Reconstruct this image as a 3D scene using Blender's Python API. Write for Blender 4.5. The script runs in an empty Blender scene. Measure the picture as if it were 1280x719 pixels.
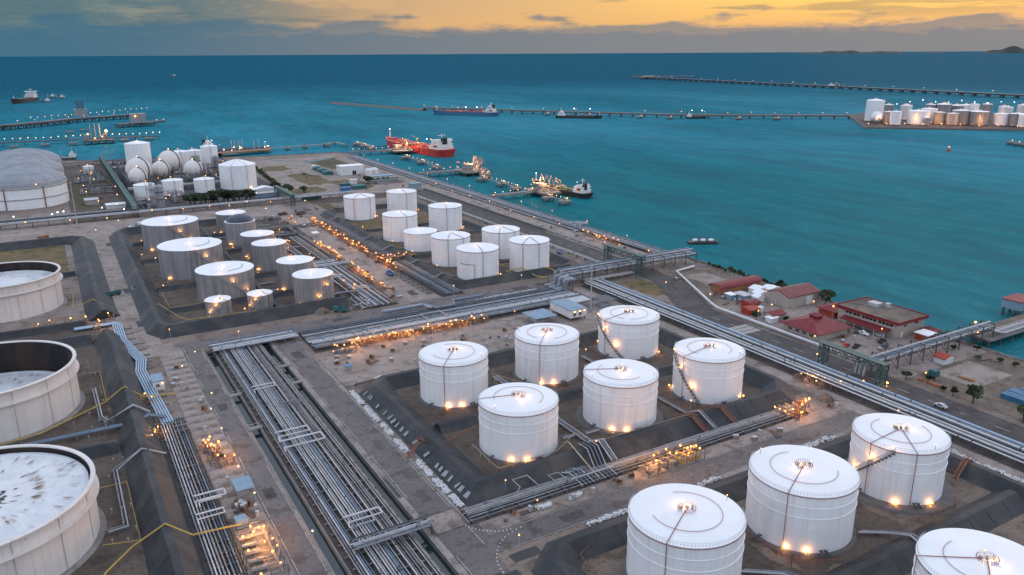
import bpy, math, random
from mathutils import Vector, Matrix
RND = random.Random(11)
rad = math.radians
sc = bpy.context.scene
COL = sc.collection

# ------------------------------------------------------------------ camera
CAM_H, F_PX, PITCH, HEAD, ROLL = 120.0, 985.0, math.atan((359.5-66.5)/985.0), rad(30.2), math.atan(7/1280)
cam_d = bpy.data.cameras.new('camera'); cam = bpy.data.objects.new('camera', cam_d); COL.objects.link(cam)
cam_d.sensor_fit = 'HORIZONTAL'; cam_d.sensor_width = 36; cam_d.lens = F_PX/1280*36
cam_d.clip_start = 1; cam_d.clip_end = 250000
_f = Vector((math.sin(HEAD)*math.cos(PITCH), math.cos(HEAD)*math.cos(PITCH), -math.sin(PITCH)))
_r0 = Vector((math.cos(HEAD), -math.sin(HEAD), 0)); _u0 = _r0.cross(_f)
_r = _r0*math.cos(ROLL) - _u0*math.sin(ROLL); _u = _r0*math.sin(ROLL) + _u0*math.cos(ROLL)
cam.matrix_world = Matrix(((_r.x, _u.x, -_f.x, 0), (_r.y, _u.y, -_f.y, 0), (_r.z, _u.z, -_f.z, CAM_H), (0, 0, 0, 1)))
sc.camera = cam

# ------------------------------------------------------------------ sky, sun, exposure
SUN_AZ = rad(74)      # compass from +Y towards +X: the sunset, just right of the frame
SUN_EL = rad(3.0)
SKY_DIM = .34; VEIL_RIM = (2.74, 3.02, 3.62); VEIL_TOP = (1.60, 1.82, 2.28)
world = bpy.data.worlds.new('World'); sc.world = world; world.use_nodes = True
nt = world.node_tree; nt.nodes.clear()
def wn(t, **k):
    n = nt.nodes.new(t)
    for a, b in k.items(): setattr(n, a, b)
    return n
def wl(a, b): nt.links.new(a, b)
def wmath(op, a, b=None, clamp=False):
    n = wn('ShaderNodeMath', operation=op, use_clamp=clamp)
    for i, v in enumerate((a, b)):
        if v is None: continue
        if isinstance(v, (int, float)): n.inputs[i].default_value = v
        else: wl(v, n.inputs[i])
    return n.outputs[0]
def wramp(v, lo, hi):
    n = wn('ShaderNodeMapRange', interpolation_type='SMOOTHSTEP')
    wl(v, n.inputs[0]); n.inputs[1].default_value = lo; n.inputs[2].default_value = hi
    return n.outputs[0]
sky = wn('ShaderNodeTexSky', sky_type='NISHITA'); sky.sun_disc = False
sky.sun_elevation = SUN_EL; sky.sun_rotation = SUN_AZ
sky.altitude = 100; sky.air_density = 1.2; sky.dust_density = 2.5; sky.ozone_density = 3.0
tc = wn('ShaderNodeTexCoord')
sep = wn('ShaderNodeSeparateXYZ'); wl(tc.outputs['Generated'], sep.inputs[0])
mp = wn('ShaderNodeMapping'); mp.inputs['Scale'].default_value = (1, 1, 4.5); wl(tc.outputs['Generated'], mp.inputs[0])
def wnoise(scale, detail, rough=.55, vec=None):
    n = wn('ShaderNodeTexNoise'); n.inputs['Scale'].default_value = scale
    n.inputs['Detail'].default_value = detail; n.inputs['Roughness'].default_value = rough
    wl(vec or mp.outputs[0], n.inputs['Vector']); return n.outputs['Fac']
z = sep.outputs['Z']
# a low bank of cloud on the sea horizon, its top edge billowing
billow = wmath('MULTIPLY', wmath('SUBTRACT', wnoise(26, 7, .6), .5), .028)
bank = wmath('SUBTRACT', 1.0, wramp(wmath('ADD', z, billow), .020, .034))
puff = wmath('MULTIPLY', wmath('SUBTRACT', wnoise(13, 3), .42), -.11)
bank2 = wmath('SUBTRACT', 1.0, wramp(wmath('ADD', z, wmath('ADD', puff, billow)), .016, .028))
bank = wmath('MAXIMUM', bank, wmath('MULTIPLY', bank2, .85))
# long thin streaks higher up
mp2 = wn('ShaderNodeMapping'); mp2.inputs['Scale'].default_value = (1, 1, 15); wl(tc.outputs['Generated'], mp2.inputs[0])
streak = wramp(wnoise(4.0, 6, .6, mp2.outputs[0]), .515, .60)
streak = wmath('MULTIPLY', streak, wramp(z, .026, .046))
sund = wn('ShaderNodeVectorMath', operation='DOT_PRODUCT'); wl(tc.outputs['Generated'], sund.inputs[0])
sund.inputs[1].default_value = (math.sin(SUN_AZ), math.cos(SUN_AZ), 0)
sunward = wramp(sund.outputs['Value'], .25, .98)
streak = wmath('MULTIPLY', streak, wmath('SUBTRACT', 1.0, wmath('MULTIPLY', sunward, .45)))
# a heap of old cloud away from the sunset
heap = wmath('MULTIPLY', wramp(wnoise(11, 7, .62), .34, .54), wmath('MULTIPLY', wramp(z, .012, .03), wmath('SUBTRACT', 1.0, wramp(sund.outputs['Value'], .38, .70))))
def wmix(f, a, b):
    n = wn('ShaderNodeMix', data_type='RGBA')
    for i, v in ((0, f), (6, a), (7, b)):
        if isinstance(v, tuple): n.inputs[i].default_value = (*v, 1)
        elif isinstance(v, float): n.inputs[i].default_value = v
        else: wl(v, n.inputs[i])
    return n.outputs[2]
dim = wn('ShaderNodeVectorMath', operation='SCALE'); wl(sky.outputs[0], dim.inputs[0]); dim.inputs['Scale'].default_value = SKY_DIM
# the afterglow: grey green away from the sunset, peach, then yellow towards it
after = wmix(wramp(sund.outputs['Value'], .66, .95), wmix(wramp(sund.outputs['Value'], .28, .66), (.34, .52, .55), (1.60, .98, .50)), (2.4, 1.40, .36))
after = wmix(wmath('MULTIPLY', wmath('SUBTRACT', 1.0, wramp(z, .024, .058)), sunward), after, (1.85, 1.05, .42))
low = wmix(.80, dim.outputs[0], after)
low = wmix(wmath('MULTIPLY', streak, .85), low, wmix(sunward, (.16, .31, .38), (.36, .37, .32)))
low = wmix(wmath('MULTIPLY', heap, .85), low, wmix(wnoise(18, 5), (.10, .27, .37), (.25, .38, .42)))
# high even veil of dusk cloud over the whole dome, paler towards its rim
veil = wmix(wramp(z, .10, .75), VEIL_RIM, VEIL_TOP)
full = wmix(wmath('MULTIPLY', wramp(z, .07, .20), .88), low, veil)
full = wmix(wmath('MULTIPLY', bank, .90), full, wmix(sunward, (.10, .29, .45), (.34, .42, .50)))
bg = wn('ShaderNodeBackground'); bg.inputs['Strength'].default_value = 0.11
wl(full, bg.inputs['Color'])
wo = wn('ShaderNodeOutputWorld'); wl(bg.outputs[0], wo.inputs['Surface'])

sun_d = bpy.data.lights.new('sun', 'SUN'); sun = bpy.data.objects.new('sun', sun_d); COL.objects.link(sun)
sun_d.energy = 0.10; sun_d.angle = rad(50); sun_d.color = (1, .74, .52)
_sd = Vector((math.sin(SUN_AZ)*math.cos(rad(14)), math.cos(SUN_AZ)*math.cos(rad(14)), math.sin(rad(14))))
sun.rotation_euler = _sd.to_track_quat('Z', 'Y').to_euler(); sun.location = (0, 0, 200)
sc.view_settings.view_transform = 'Standard'; sc.view_settings.look = 'None'
sc.view_settings.gamma = 1; sc.view_settings.use_curve_mapping = False
sc.view_settings.exposure = 2.3
sc.render.engine = 'CYCLES'
sc.cycles.use_light_tree = True
sc.cycles.max_bounces = 6; sc.cycles.diffuse_bounces = 3; sc.cycles.glossy_bounces = 3
sc.cycles.sample_clamp_indirect = 3
sc.cycles.caustics_reflective = False; sc.cycles.caustics_refractive = False
sc.cycles.use_denoising = True

# ------------------------------------------------------------------ materials
MATS = {}
def M(name, c1, c2=None, scale=.5, rough=.6, metal=0, lo=.38, hi=.62, bump=0, bscale=None, stretch=(1, 1, 1), c3=None, s3=.05, lo3=.45, hi3=.65, spec=.4, detail=6, stain=()):
    m = bpy.data.materials.new(name); m.use_nodes = True; t = m.node_tree; b = t.nodes['Principled BSDF']
    b.inputs['Roughness'].default_value = rough; b.inputs['Metallic'].default_value = metal
    b.inputs['Specular IOR Level'].default_value = spec
    b.inputs['Base Color'].default_value = (*c1, 1)
    if c2 or bump:
        tcx = t.nodes.new('ShaderNodeTexCoord'); mpx = t.nodes.new('ShaderNodeMapping')
        mpx.inputs['Scale'].default_value = stretch; t.links.new(tcx.outputs['Object'], mpx.inputs[0])
    def nz(s, d=detail):
        n = t.nodes.new('ShaderNodeTexNoise'); n.inputs['Scale'].default_value = s; n.inputs['Detail'].default_value = d
        n.inputs['Roughness'].default_value = .6; t.links.new(mpx.outputs[0], n.inputs['Vector']); return n.outputs['Fac']
    def rng(v, a, c):
        n = t.nodes.new('ShaderNodeMapRange'); t.links.new(v, n.inputs[0]); n.inputs[1].default_value = a; n.inputs[2].default_value = c; return n.outputs[0]
    if c2:
        mx = t.nodes.new('ShaderNodeMix'); mx.data_type = 'RGBA'; mx.inputs[6].default_value = (*c1, 1); mx.inputs[7].default_value = (*c2, 1)
        t.links.new(rng(nz(scale), lo, hi), mx.inputs[0]); out = mx.outputs[2]
        if c3:
            my = t.nodes.new('ShaderNodeMix'); my.data_type = 'RGBA'; t.links.new(out, my.inputs[6]); my.inputs[7].default_value = (*c3, 1)
            t.links.new(rng(nz(s3, 8), lo3, hi3), my.inputs[0]); out = my.outputs[2]
        if stain:
            for sc_, amt, l_, h_ in stain:
                k = t.nodes.new('ShaderNodeMix'); k.data_type = 'RGBA'; k.blend_type = 'MULTIPLY'; t.links.new(out, k.inputs[6]); k.inputs[7].default_value = (*amt, 1)
                t.links.new(rng(nz(sc_, 9), l_, h_), k.inputs[0]); out = k.outputs[2]
        t.links.new(out, b.inputs['Base Color'])
    if bump:
        bp = t.nodes.new('ShaderNodeBump'); bp.inputs['Strength'].default_value = bump; bp.inputs['Distance'].default_value = .2
        t.links.new(nz(bscale or scale*4), bp.inputs['Height']); t.links.new(bp.outputs[0], b.inputs['Normal'])
    MATS[name] = m; return m
def E(name, col, st):
    m = bpy.data.materials.new(name); m.use_nodes = True; b = m.node_tree.nodes['Principled BSDF']
    b.inputs['Base Color'].default_value = (*col, 1); b.inputs['Emission Color'].default_value = (*col, 1); b.inputs['Emission Strength'].default_value = st
    MATS[name] = m; return m
M('ground', (.25, .195, .163), (.14, .11, .093), .035, .9, c3=(.27, .235, .215), s3=.011, lo3=.5, hi3=.62, bump=.25, bscale=.6, lo=.3, hi=.7, detail=10, stain=((.9, (.62, .58, .55), .52, .66), (.16, (.66, .62, .60), .53, .62), (.4, (1.25, 1.2, 1.14), .56, .68)))
M('soil', (.078, .061, .051), (.135, .104, .082), .05, .95, bump=.4, bscale=.8, lo=.35, hi=.7, detail=10, stain=((.9, (.62, .58, .55), .52, .66), (.16, (.66, .62, .60), .53, .62), (.4, (1.25, 1.2, 1.14), .56, .68)))
M('rack_bed_dark', (.052, .046, .044), (.095, .082, .074), .12, .95, bump=.4, bscale=1.2, lo=.35, hi=.7, detail=10, stain=((.9, (.6, .58, .56), .52, .66),))
M('soil_light', (.19, .148, .118), (.09, .072, .058), .06, .95, bump=.4, bscale=.8, lo=.4, hi=.7, detail=10, stain=((.9, (.62, .58, .55), .52, .66), (.16, (.66, .62, .60), .53, .62), (.4, (1.25, 1.2, 1.14), .56, .68)))
M('dry_grass', (.17, .115, .05), (.10, .085, .04), .08, .95, bump=.4, bscale=1.5, detail=10, stain=((.9, (.62, .58, .55), .52, .66), (.16, (.66, .62, .60), .53, .62), (.4, (1.25, 1.2, 1.14), .56, .68)))
M('green_grass', (.055, .065, .028), (.10, .08, .035), .06, .95, bump=.4, bscale=1.5, detail=10, stain=((.9, (.62, .58, .55), .52, .66), (.16, (.66, .62, .60), .53, .62), (.4, (1.25, 1.2, 1.14), .56, .68)))
M('concrete', (.31, .258, .228), (.215, .178, .157), .06, .85, bump=.15, c3=(.20, .175, .16), s3=.22, lo3=.58, hi3=.78, detail=10, stain=((.9, (.62, .58, .55), .52, .66), (.16, (.66, .62, .60), .53, .62), (.4, (1.25, 1.2, 1.14), .56, .68)))
M('concrete_slab_pale', (.31, .275, .255), (.23, .20, .185), .1, .85, detail=10, stain=((.9, (.62, .58, .55), .52, .66), (.16, (.66, .62, .60), .53, .62), (.4, (1.25, 1.2, 1.14), .56, .68)))
M('concrete_slab_warm', (.30, .24, .205), (.22, .175, .15), .1, .85, detail=10, stain=((.9, (.62, .58, .55), .52, .66), (.16, (.66, .62, .60), .53, .62), (.4, (1.25, 1.2, 1.14), .56, .68)))
M('concrete_plain', (.25, .232, .22), (.17, .158, .15), .3, .85)
M('asphalt', (.130, .112, .110), (.165, .142, .138), .12, .8, bump=.1, c3=(.085, .078, .08), s3=.03, lo3=.5, hi3=.7, detail=10, stain=((.9, (.62, .58, .55), .52, .66), (.16, (.66, .62, .60), .53, .62), (.4, (1.25, 1.2, 1.14), .56, .68)))
M('asphalt_dark', (.050, .045, .047), (.074, .066, .066), .12, .8, bump=.1, detail=10, stain=((.9, (.62, .58, .55), .52, .66), (.16, (.66, .62, .60), .53, .62), (.4, (1.25, 1.2, 1.14), .56, .68)))
M('paint_line', (.55, .53, .48), (.40, .37, .33), 1.2, .8)
M('membrane', (.025, .028, .032), (.042, .044, .048), .12, .62, spec=.3, bump=.35, bscale=.35, c3=(.085, .072, .062), s3=.06, lo3=.50, hi3=.78, detail=8)
M('seam', (.045, .047, .051), None, rough=.6)
M('rock', (.10, .09, .08), (.20, .17, .15), .4, .9, bump=.6)
M('white_shell', (.83, .83, .835), (.79, .785, .79), .25, .42, stretch=(1, 1, .25), c3=(.62, .60, .60), s3=.12, lo3=.62, hi3=.85)
M('white_roof', (.80, .81, .825), (.75, .755, .77), .12, .5, c3=(.66, .65, .64), s3=.07, lo3=.62, hi3=.85)
M('cream_shell', (0.710, 0.672, 0.634), (0.653, 0.605, 0.576), .12, .5, stretch=(1, 1, .3), c3=(.56, .50, .46), s3=.05, lo3=.6, hi3=.8)
M('weathered', (.19, .19, .195), (.30, .297, .302), .55, .55, stretch=(1, 1, .05), c3=(.22, .20, .20), s3=1.1, lo3=.56, hi3=.75)
M('weathered_dark', (.22, .225, .235), (.30, .30, .31), .55, .55, stretch=(1, 1, .05))
M('dark_dome', (.035, .05, .075), (.06, .075, .10), .3, .5)
M('galvanised', (0.264, 0.276, 0.296), (0.176, 0.184, 0.200), .35, .42, .55)
M('pipe_white', (0.442, 0.446, 0.459), (0.340, 0.344, 0.357), .4, .45, .15)
M('pipe_blue', (0.165, 0.217, 0.277), (0.128, 0.173, 0.225), .35, .42, .3)
M('pipe_dark', (0.052, 0.056, 0.063), (0.084, 0.087, 0.098), .3, .5, .3)
M('pipe_warm', (0.315, 0.285, 0.262), (0.225, 0.199, 0.180), .4, .5, .3)
M('yellow', (0.527, 0.357, 0.068), (0.425, 0.281, 0.060), .5, .5)
M('red_pipe', (.20, .055, .045), (.28, .09, .07), .6, .6)
M('rust', (.22, .10, .05), (.32, .16, .08), .8, .8)
M('rust_orange', (.34, .16, .07), (.22, .10, .05), .8, .8)
M('steel_dark', (.075, .075, .08), (.13, .12, .12), .5, .6, .3)
M('green_steel', (.04, .085, .075), (.06, .11, .10), .4, .6)
M('green_gallery', (.20, .30, .29), (.15, .24, .23), .15, .6)
M('red_roof', (.15, .012, .018), (.20, .022, .028), .35, .6)
M('orange_red', (.36, .045, .025), (.30, .035, .02), .5, .6)
M('beige_wall', (0.390, 0.338, 0.292), (0.338, 0.292, 0.255), .25, .8)
M('white_wall', (.66, .66, .66), (.58, .58, .58), .3, .7)
M('blue_wall', (.22, .31, .39), (.17, .25, .32), .3, .6)
M('grey_metal', (.42, .44, .47), (.35, .365, .39), .2, .5, .2)
M('blue_tarp', (.03, .15, .27), (.02, .11, .20), .3, .6)
M('teal_paint', (.025, .13, .13), (.02, .10, .10), .3, .6)
M('blue_paint', (.05, .14, .30), None, rough=.5)
M('black_paint', (.022, .022, .024), (.035, .034, .034), .2, .5)
M('tyre', (.015, .015, .016), None, rough=.85)
M('glass', (.02, .025, .03), None, rough=.08, spec=.8)
M('ship_red', (.52, .045, .035), (.44, .04, .035), .08, .45)
M('ship_deck_red', (.50, .09, .06), (.38, .07, .05), .15, .6)
M('ship_blue', (.05, .15, .25), (.04, .12, .21), .08, .5)
M('ship_green', (.06, .13, .08), (.09, .10, .07), .15, .6)
M('ship_white', (.74, .74, .74), (.66, .65, .64), .3, .5)
M('foliage', (.045, .065, .030), (.075, .095, .040), .6, .8)
M('foliage_dark', (.028, .045, .025), (.05, .07, .032), .6, .8)
M('bark', (.09, .065, .045), None, rough=.9)
M('island', (.016, .026, .030), (.026, .036, .038), .0015, .9)
M('bag_white', (.62, .62, .63), (.46, .455, .45), 1.2, .75)
M('tent', (.76, .77, .78), None, rough=.6)
M('pipe_sky', (.34, .45, .56), (.28, .37, .47), .35, .42, .2)
M('pipe_bright', (.62, .63, .65), (.52, .53, .55), .4, .45)
M('support_grey', (0.096, 0.090, 0.087), (0.132, 0.123, 0.117), .3, .8)
M('dome_grey', (.23, .25, .28), (.29, .305, .33), .08, .6)
M('dome_unused', (0.216, 0.232, 0.260), (0.264, 0.280, 0.304), .08, .6)
M('cream_dark', (.50, .44, .38), (.42, .35, .29), .5, .7)
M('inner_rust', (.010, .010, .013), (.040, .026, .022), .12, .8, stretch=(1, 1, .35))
E('lamp_warm', (1.0, .31, .07), 1.5)
E('lamp_gold', (1.0, .44, .15), 2.2)
E('lamp_white', (.9, .95, 1.0), 3)
def plated(name, R, dark, amt):
    t = MATS[name].node_tree; b = t.nodes['Principled BSDF']; src = b.inputs['Base Color'].links[0].from_socket; N = t.nodes.new; L = t.links.new
    g = N('ShaderNodeTexCoord'); s = N('ShaderNodeSeparateXYZ'); L(g.outputs['Object'], s.inputs[0])
    at = N('ShaderNodeMath'); at.operation = 'ARCTAN2'; L(s.outputs[1], at.inputs[0]); L(s.outputs[0], at.inputs[1])
    mu = N('ShaderNodeMath'); mu.operation = 'MULTIPLY'; mu.inputs[1].default_value = R; L(at.outputs[0], mu.inputs[0])
    cx = N('ShaderNodeCombineXYZ'); L(mu.outputs[0], cx.inputs[0]); L(s.outputs[2], cx.inputs[1])
    br = N('ShaderNodeTexBrick'); L(cx.outputs[0], br.inputs['Vector']); br.inputs['Scale'].default_value = 1; br.inputs['Brick Width'].default_value = 6.2; br.inputs['Row Height'].default_value = 2.3
    br.inputs['Mortar Size'].default_value = .035; br.inputs['Mortar Smooth'].default_value = .3; br.inputs['Color1'].default_value = (1, 1, 1, 1); br.inputs['Color2'].default_value = (.955, .955, .96, 1); br.inputs['Mortar'].default_value = (.90, .89, .89, 1)
    m1 = N('ShaderNodeMix'); m1.data_type = 'RGBA'; m1.blend_type = 'MULTIPLY'; m1.inputs[0].default_value = 1; L(src, m1.inputs[6]); L(br.outputs[0], m1.inputs[7])
    # streaks washed down from the rim
    ks = N('ShaderNodeCombineXYZ'); L(mu.outputs[0], ks.inputs[0]); z2 = N('ShaderNodeMath'); z2.operation = 'MULTIPLY'; z2.inputs[1].default_value = .045; L(s.outputs[2], z2.inputs[0]); L(z2.outputs[0], ks.inputs[1])
    oi = N('ShaderNodeObjectInfo'); of_ = N('ShaderNodeMath'); of_.operation = 'MULTIPLY'; of_.inputs[1].default_value = 80; L(oi.outputs['Random'], of_.inputs[0]); L(of_.outputs[0], ks.inputs[2])
    n = N('ShaderNodeTexNoise'); n.inputs['Scale'].default_value = .9; n.inputs['Detail'].default_value = 7; n.inputs['Roughness'].default_value = .65; L(ks.outputs[0], n.inputs['Vector'])
    r1 = N('ShaderNodeMapRange'); r1.inputs[1].default_value = .52; r1.inputs[2].default_value = .74; r1.inputs[4].default_value = amt; L(n.outputs['Fac'], r1.inputs[0])
    m2 = N('ShaderNodeMix'); m2.data_type = 'RGBA'; L(r1.outputs[0], m2.inputs[0]); L(m1.outputs[2], m2.inputs[6]); m2.inputs[7].default_value = (*dark, 1)
    L(m2.outputs[2], b.inputs['Base Color'])
plated('white_shell', 12.5, (.42, .38, .35), .38); plated('cream_shell', 27, (.40, .30, .22), .42); plated('weathered', 12, (.10, .09, .085), .55)
# floating roof: white paint with radial rust staining
def float_roof(name, dark, thr):
    m = M(name, (.66, .68, .70), (.56, .58, .61), .25, .6)
    t = m.node_tree; b = t.nodes['Principled BSDF']; src = b.inputs['Base Color'].links[0].from_socket
    g = t.nodes.new('ShaderNodeTexCoord'); s = t.nodes.new('ShaderNodeSeparateXYZ'); t.links.new(g.outputs['Object'], s.inputs[0])
    at = t.nodes.new('ShaderNodeMath'); at.operation = 'ARCTAN2'; t.links.new(s.outputs[1], at.inputs[0]); t.links.new(s.outputs[0], at.inputs[1])
    ln = t.nodes.new('ShaderNodeVectorMath'); ln.operation = 'LENGTH'; t.links.new(g.outputs['Object'], ln.inputs[0])
    mu = t.nodes.new('ShaderNodeMath'); mu.operation = 'MULTIPLY'; mu.inputs[1].default_value = 5.5; t.links.new(at.outputs[0], mu.inputs[0])
    ml = t.nodes.new('ShaderNodeMath'); ml.operation = 'MULTIPLY'; ml.inputs[1].default_value = .13; t.links.new(ln.outputs['Value'], ml.inputs[0])
    cx = t.nodes.new('ShaderNodeCombineXYZ'); t.links.new(mu.outputs[0], cx.inputs[0]); t.links.new(ml.outputs[0], cx.inputs[1])
    n = t.nodes.new('ShaderNodeTexNoise'); n.inputs['Scale'].default_value = 1.6; n.inputs['Detail'].default_value = 9; n.inputs['Roughness'].default_value = .68; t.links.new(cx.outputs[0], n.inputs['Vector'])
    mr = t.nodes.new('ShaderNodeMapRange'); mr.inputs[1].default_value = thr; mr.inputs[2].default_value = thr+.2; t.links.new(n.outputs['Fac'], mr.inputs[0])
    mx = t.nodes.new('ShaderNodeMix'); mx.data_type = 'RGBA'; t.links.new(mr.outputs[0], mx.inputs[0]); t.links.new(src, mx.inputs[6]); mx.inputs[7].default_value = (*dark, 1)
    t.links.new(mx.outputs[2], b.inputs['Base Color'])
float_roof('float_roof', (.34, .22, .15), .55)
# sea water: coloured body seen through a thin glossy skin, deeper blue far from the shore
def sea_mat(name, shore, near, near2, deep, gloss, rough, bump):
    m = bpy.data.materials.new(name); m.use_nodes = True; t = m.node_tree; t.nodes.remove(t.nodes['Principled BSDF']); MATS[name] = m
    N = lambda k: t.nodes.new(k); L = t.links.new; g = N('ShaderNodeTexCoord')
    def nz(s_, st, d=5, ro=.55):
        mp_ = N('ShaderNodeMapping'); mp_.inputs['Scale'].default_value = st; mp_.inputs['Rotation'].default_value = (0, 0, .5); L(g.outputs['Object'], mp_.inputs[0])
        n = N('ShaderNodeTexNoise'); n.inputs['Scale'].default_value = s_; n.inputs['Detail'].default_value = d; n.inputs['Roughness'].default_value = ro; L(mp_.outputs[0], n.inputs['Vector']); return n.outputs['Fac']
    def rng(v, a_, b_):
        n = N('ShaderNodeMapRange'); n.interpolation_type = 'SMOOTHSTEP'; L(v, n.inputs[0]); n.inputs[1].default_value = a_; n.inputs[2].default_value = b_; return n.outputs[0]
    def mix(f, a_, b_):
        n = N('ShaderNodeMix'); n.data_type = 'RGBA'; L(f, n.inputs[0])
        for i, v in ((6, a_), (7, b_)):
            if isinstance(v, tuple): n.inputs[i].default_value = (*v, 1)
            else: L(v, n.inputs[i])
        return n.outputs[2]
    c = mix(rng(nz(.0030, (1, .38, 1), 8, .62), .33, .67), near, near2)
    sb_ = N('ShaderNodeVectorMath'); sb_.operation = 'DISTANCE'; L(g.outputs['Object'], sb_.inputs[0]); sb_.inputs[1].default_value = (420, 420, 0)
    c = mix(rng(sb_.outputs['Value'], 120, 620), shore, c)
    c = mix(rng(sb_.outputs['Value'], 900, 3400), c, deep)
    wm = N('ShaderNodeMix'); wm.data_type = 'RGBA'; wm.blend_type = 'MULTIPLY'; L(rng(nz(.016, (1, .22, 1), 7, .62), .40, .66), wm.inputs[0]); L(c, wm.inputs[6]); wm.inputs[7].default_value = (1.25, .84, .86, 1); c = wm.outputs[2]
    for s2, st2, lo2, hi2, cc in ((.055, (1, .28, 1), .46, .62, (.9, .86, .88)), (.13, (1, .4, 1), .55, .66, (1.5, 1.16, 1.13))):  # ripple light and dark painted into the water colour as streaks
        wm = N('ShaderNodeMix'); wm.data_type = 'RGBA'; wm.blend_type = 'MULTIPLY'; L(rng(nz(s2, st2, 6, .6), lo2, hi2), wm.inputs[0]); L(c, wm.inputs[6]); wm.inputs[7].default_value = (*cc, 1); c = wm.outputs[2]
    h = None
    for s_, w_, st in ((.03, 1.0, (1, .5, 1)), (.14, .5, (1, .6, 1)), (.55, .16, (1, .8, 1))):
        k = N('ShaderNodeMath'); k.operation = 'MULTIPLY'; k.inputs[1].default_value = w_; L(nz(s_, st), k.inputs[0])
        if h is None: h = k.outputs[0]
        else: ad = N('ShaderNodeMath'); L(h, ad.inputs[0]); L(k.outputs[0], ad.inputs[1]); h = ad.outputs[0]
    bp = N('ShaderNodeBump'); bp.inputs['Strength'].default_value = 1; bp.inputs['Distance'].default_value = bump; L(h, bp.inputs['Height'])
    df = N('ShaderNodeBsdfDiffuse'); L(c, df.inputs['Color']); L(bp.outputs[0], df.inputs['Normal'])
    gl = N('ShaderNodeBsdfGlossy'); gl.inputs['Roughness'].default_value = rough; L(bp.outputs[0], gl.inputs['Normal'])
    mx = N('ShaderNodeMixShader'); mx.inputs[0].default_value = gloss; L(df.outputs[0], mx.inputs[1]); L(gl.outputs[0], mx.inputs[2])
    o = t.nodes['Material Output']; L(mx.outputs[0], o.inputs['Surface'])
sea_mat('sea', (.011, .158, .186), (.012, .160, .210), (.032, .240, .315), (.004, .098, .154), .022, .16, 6.0)  # paler open-water tint carries reflected sky glow in the colour
sea_mat('canal_water', (.012, .03, .032), (.012, .03, .032), (.02, .04, .042), (.01, .03, .03), .10, .1, .1)

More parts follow.
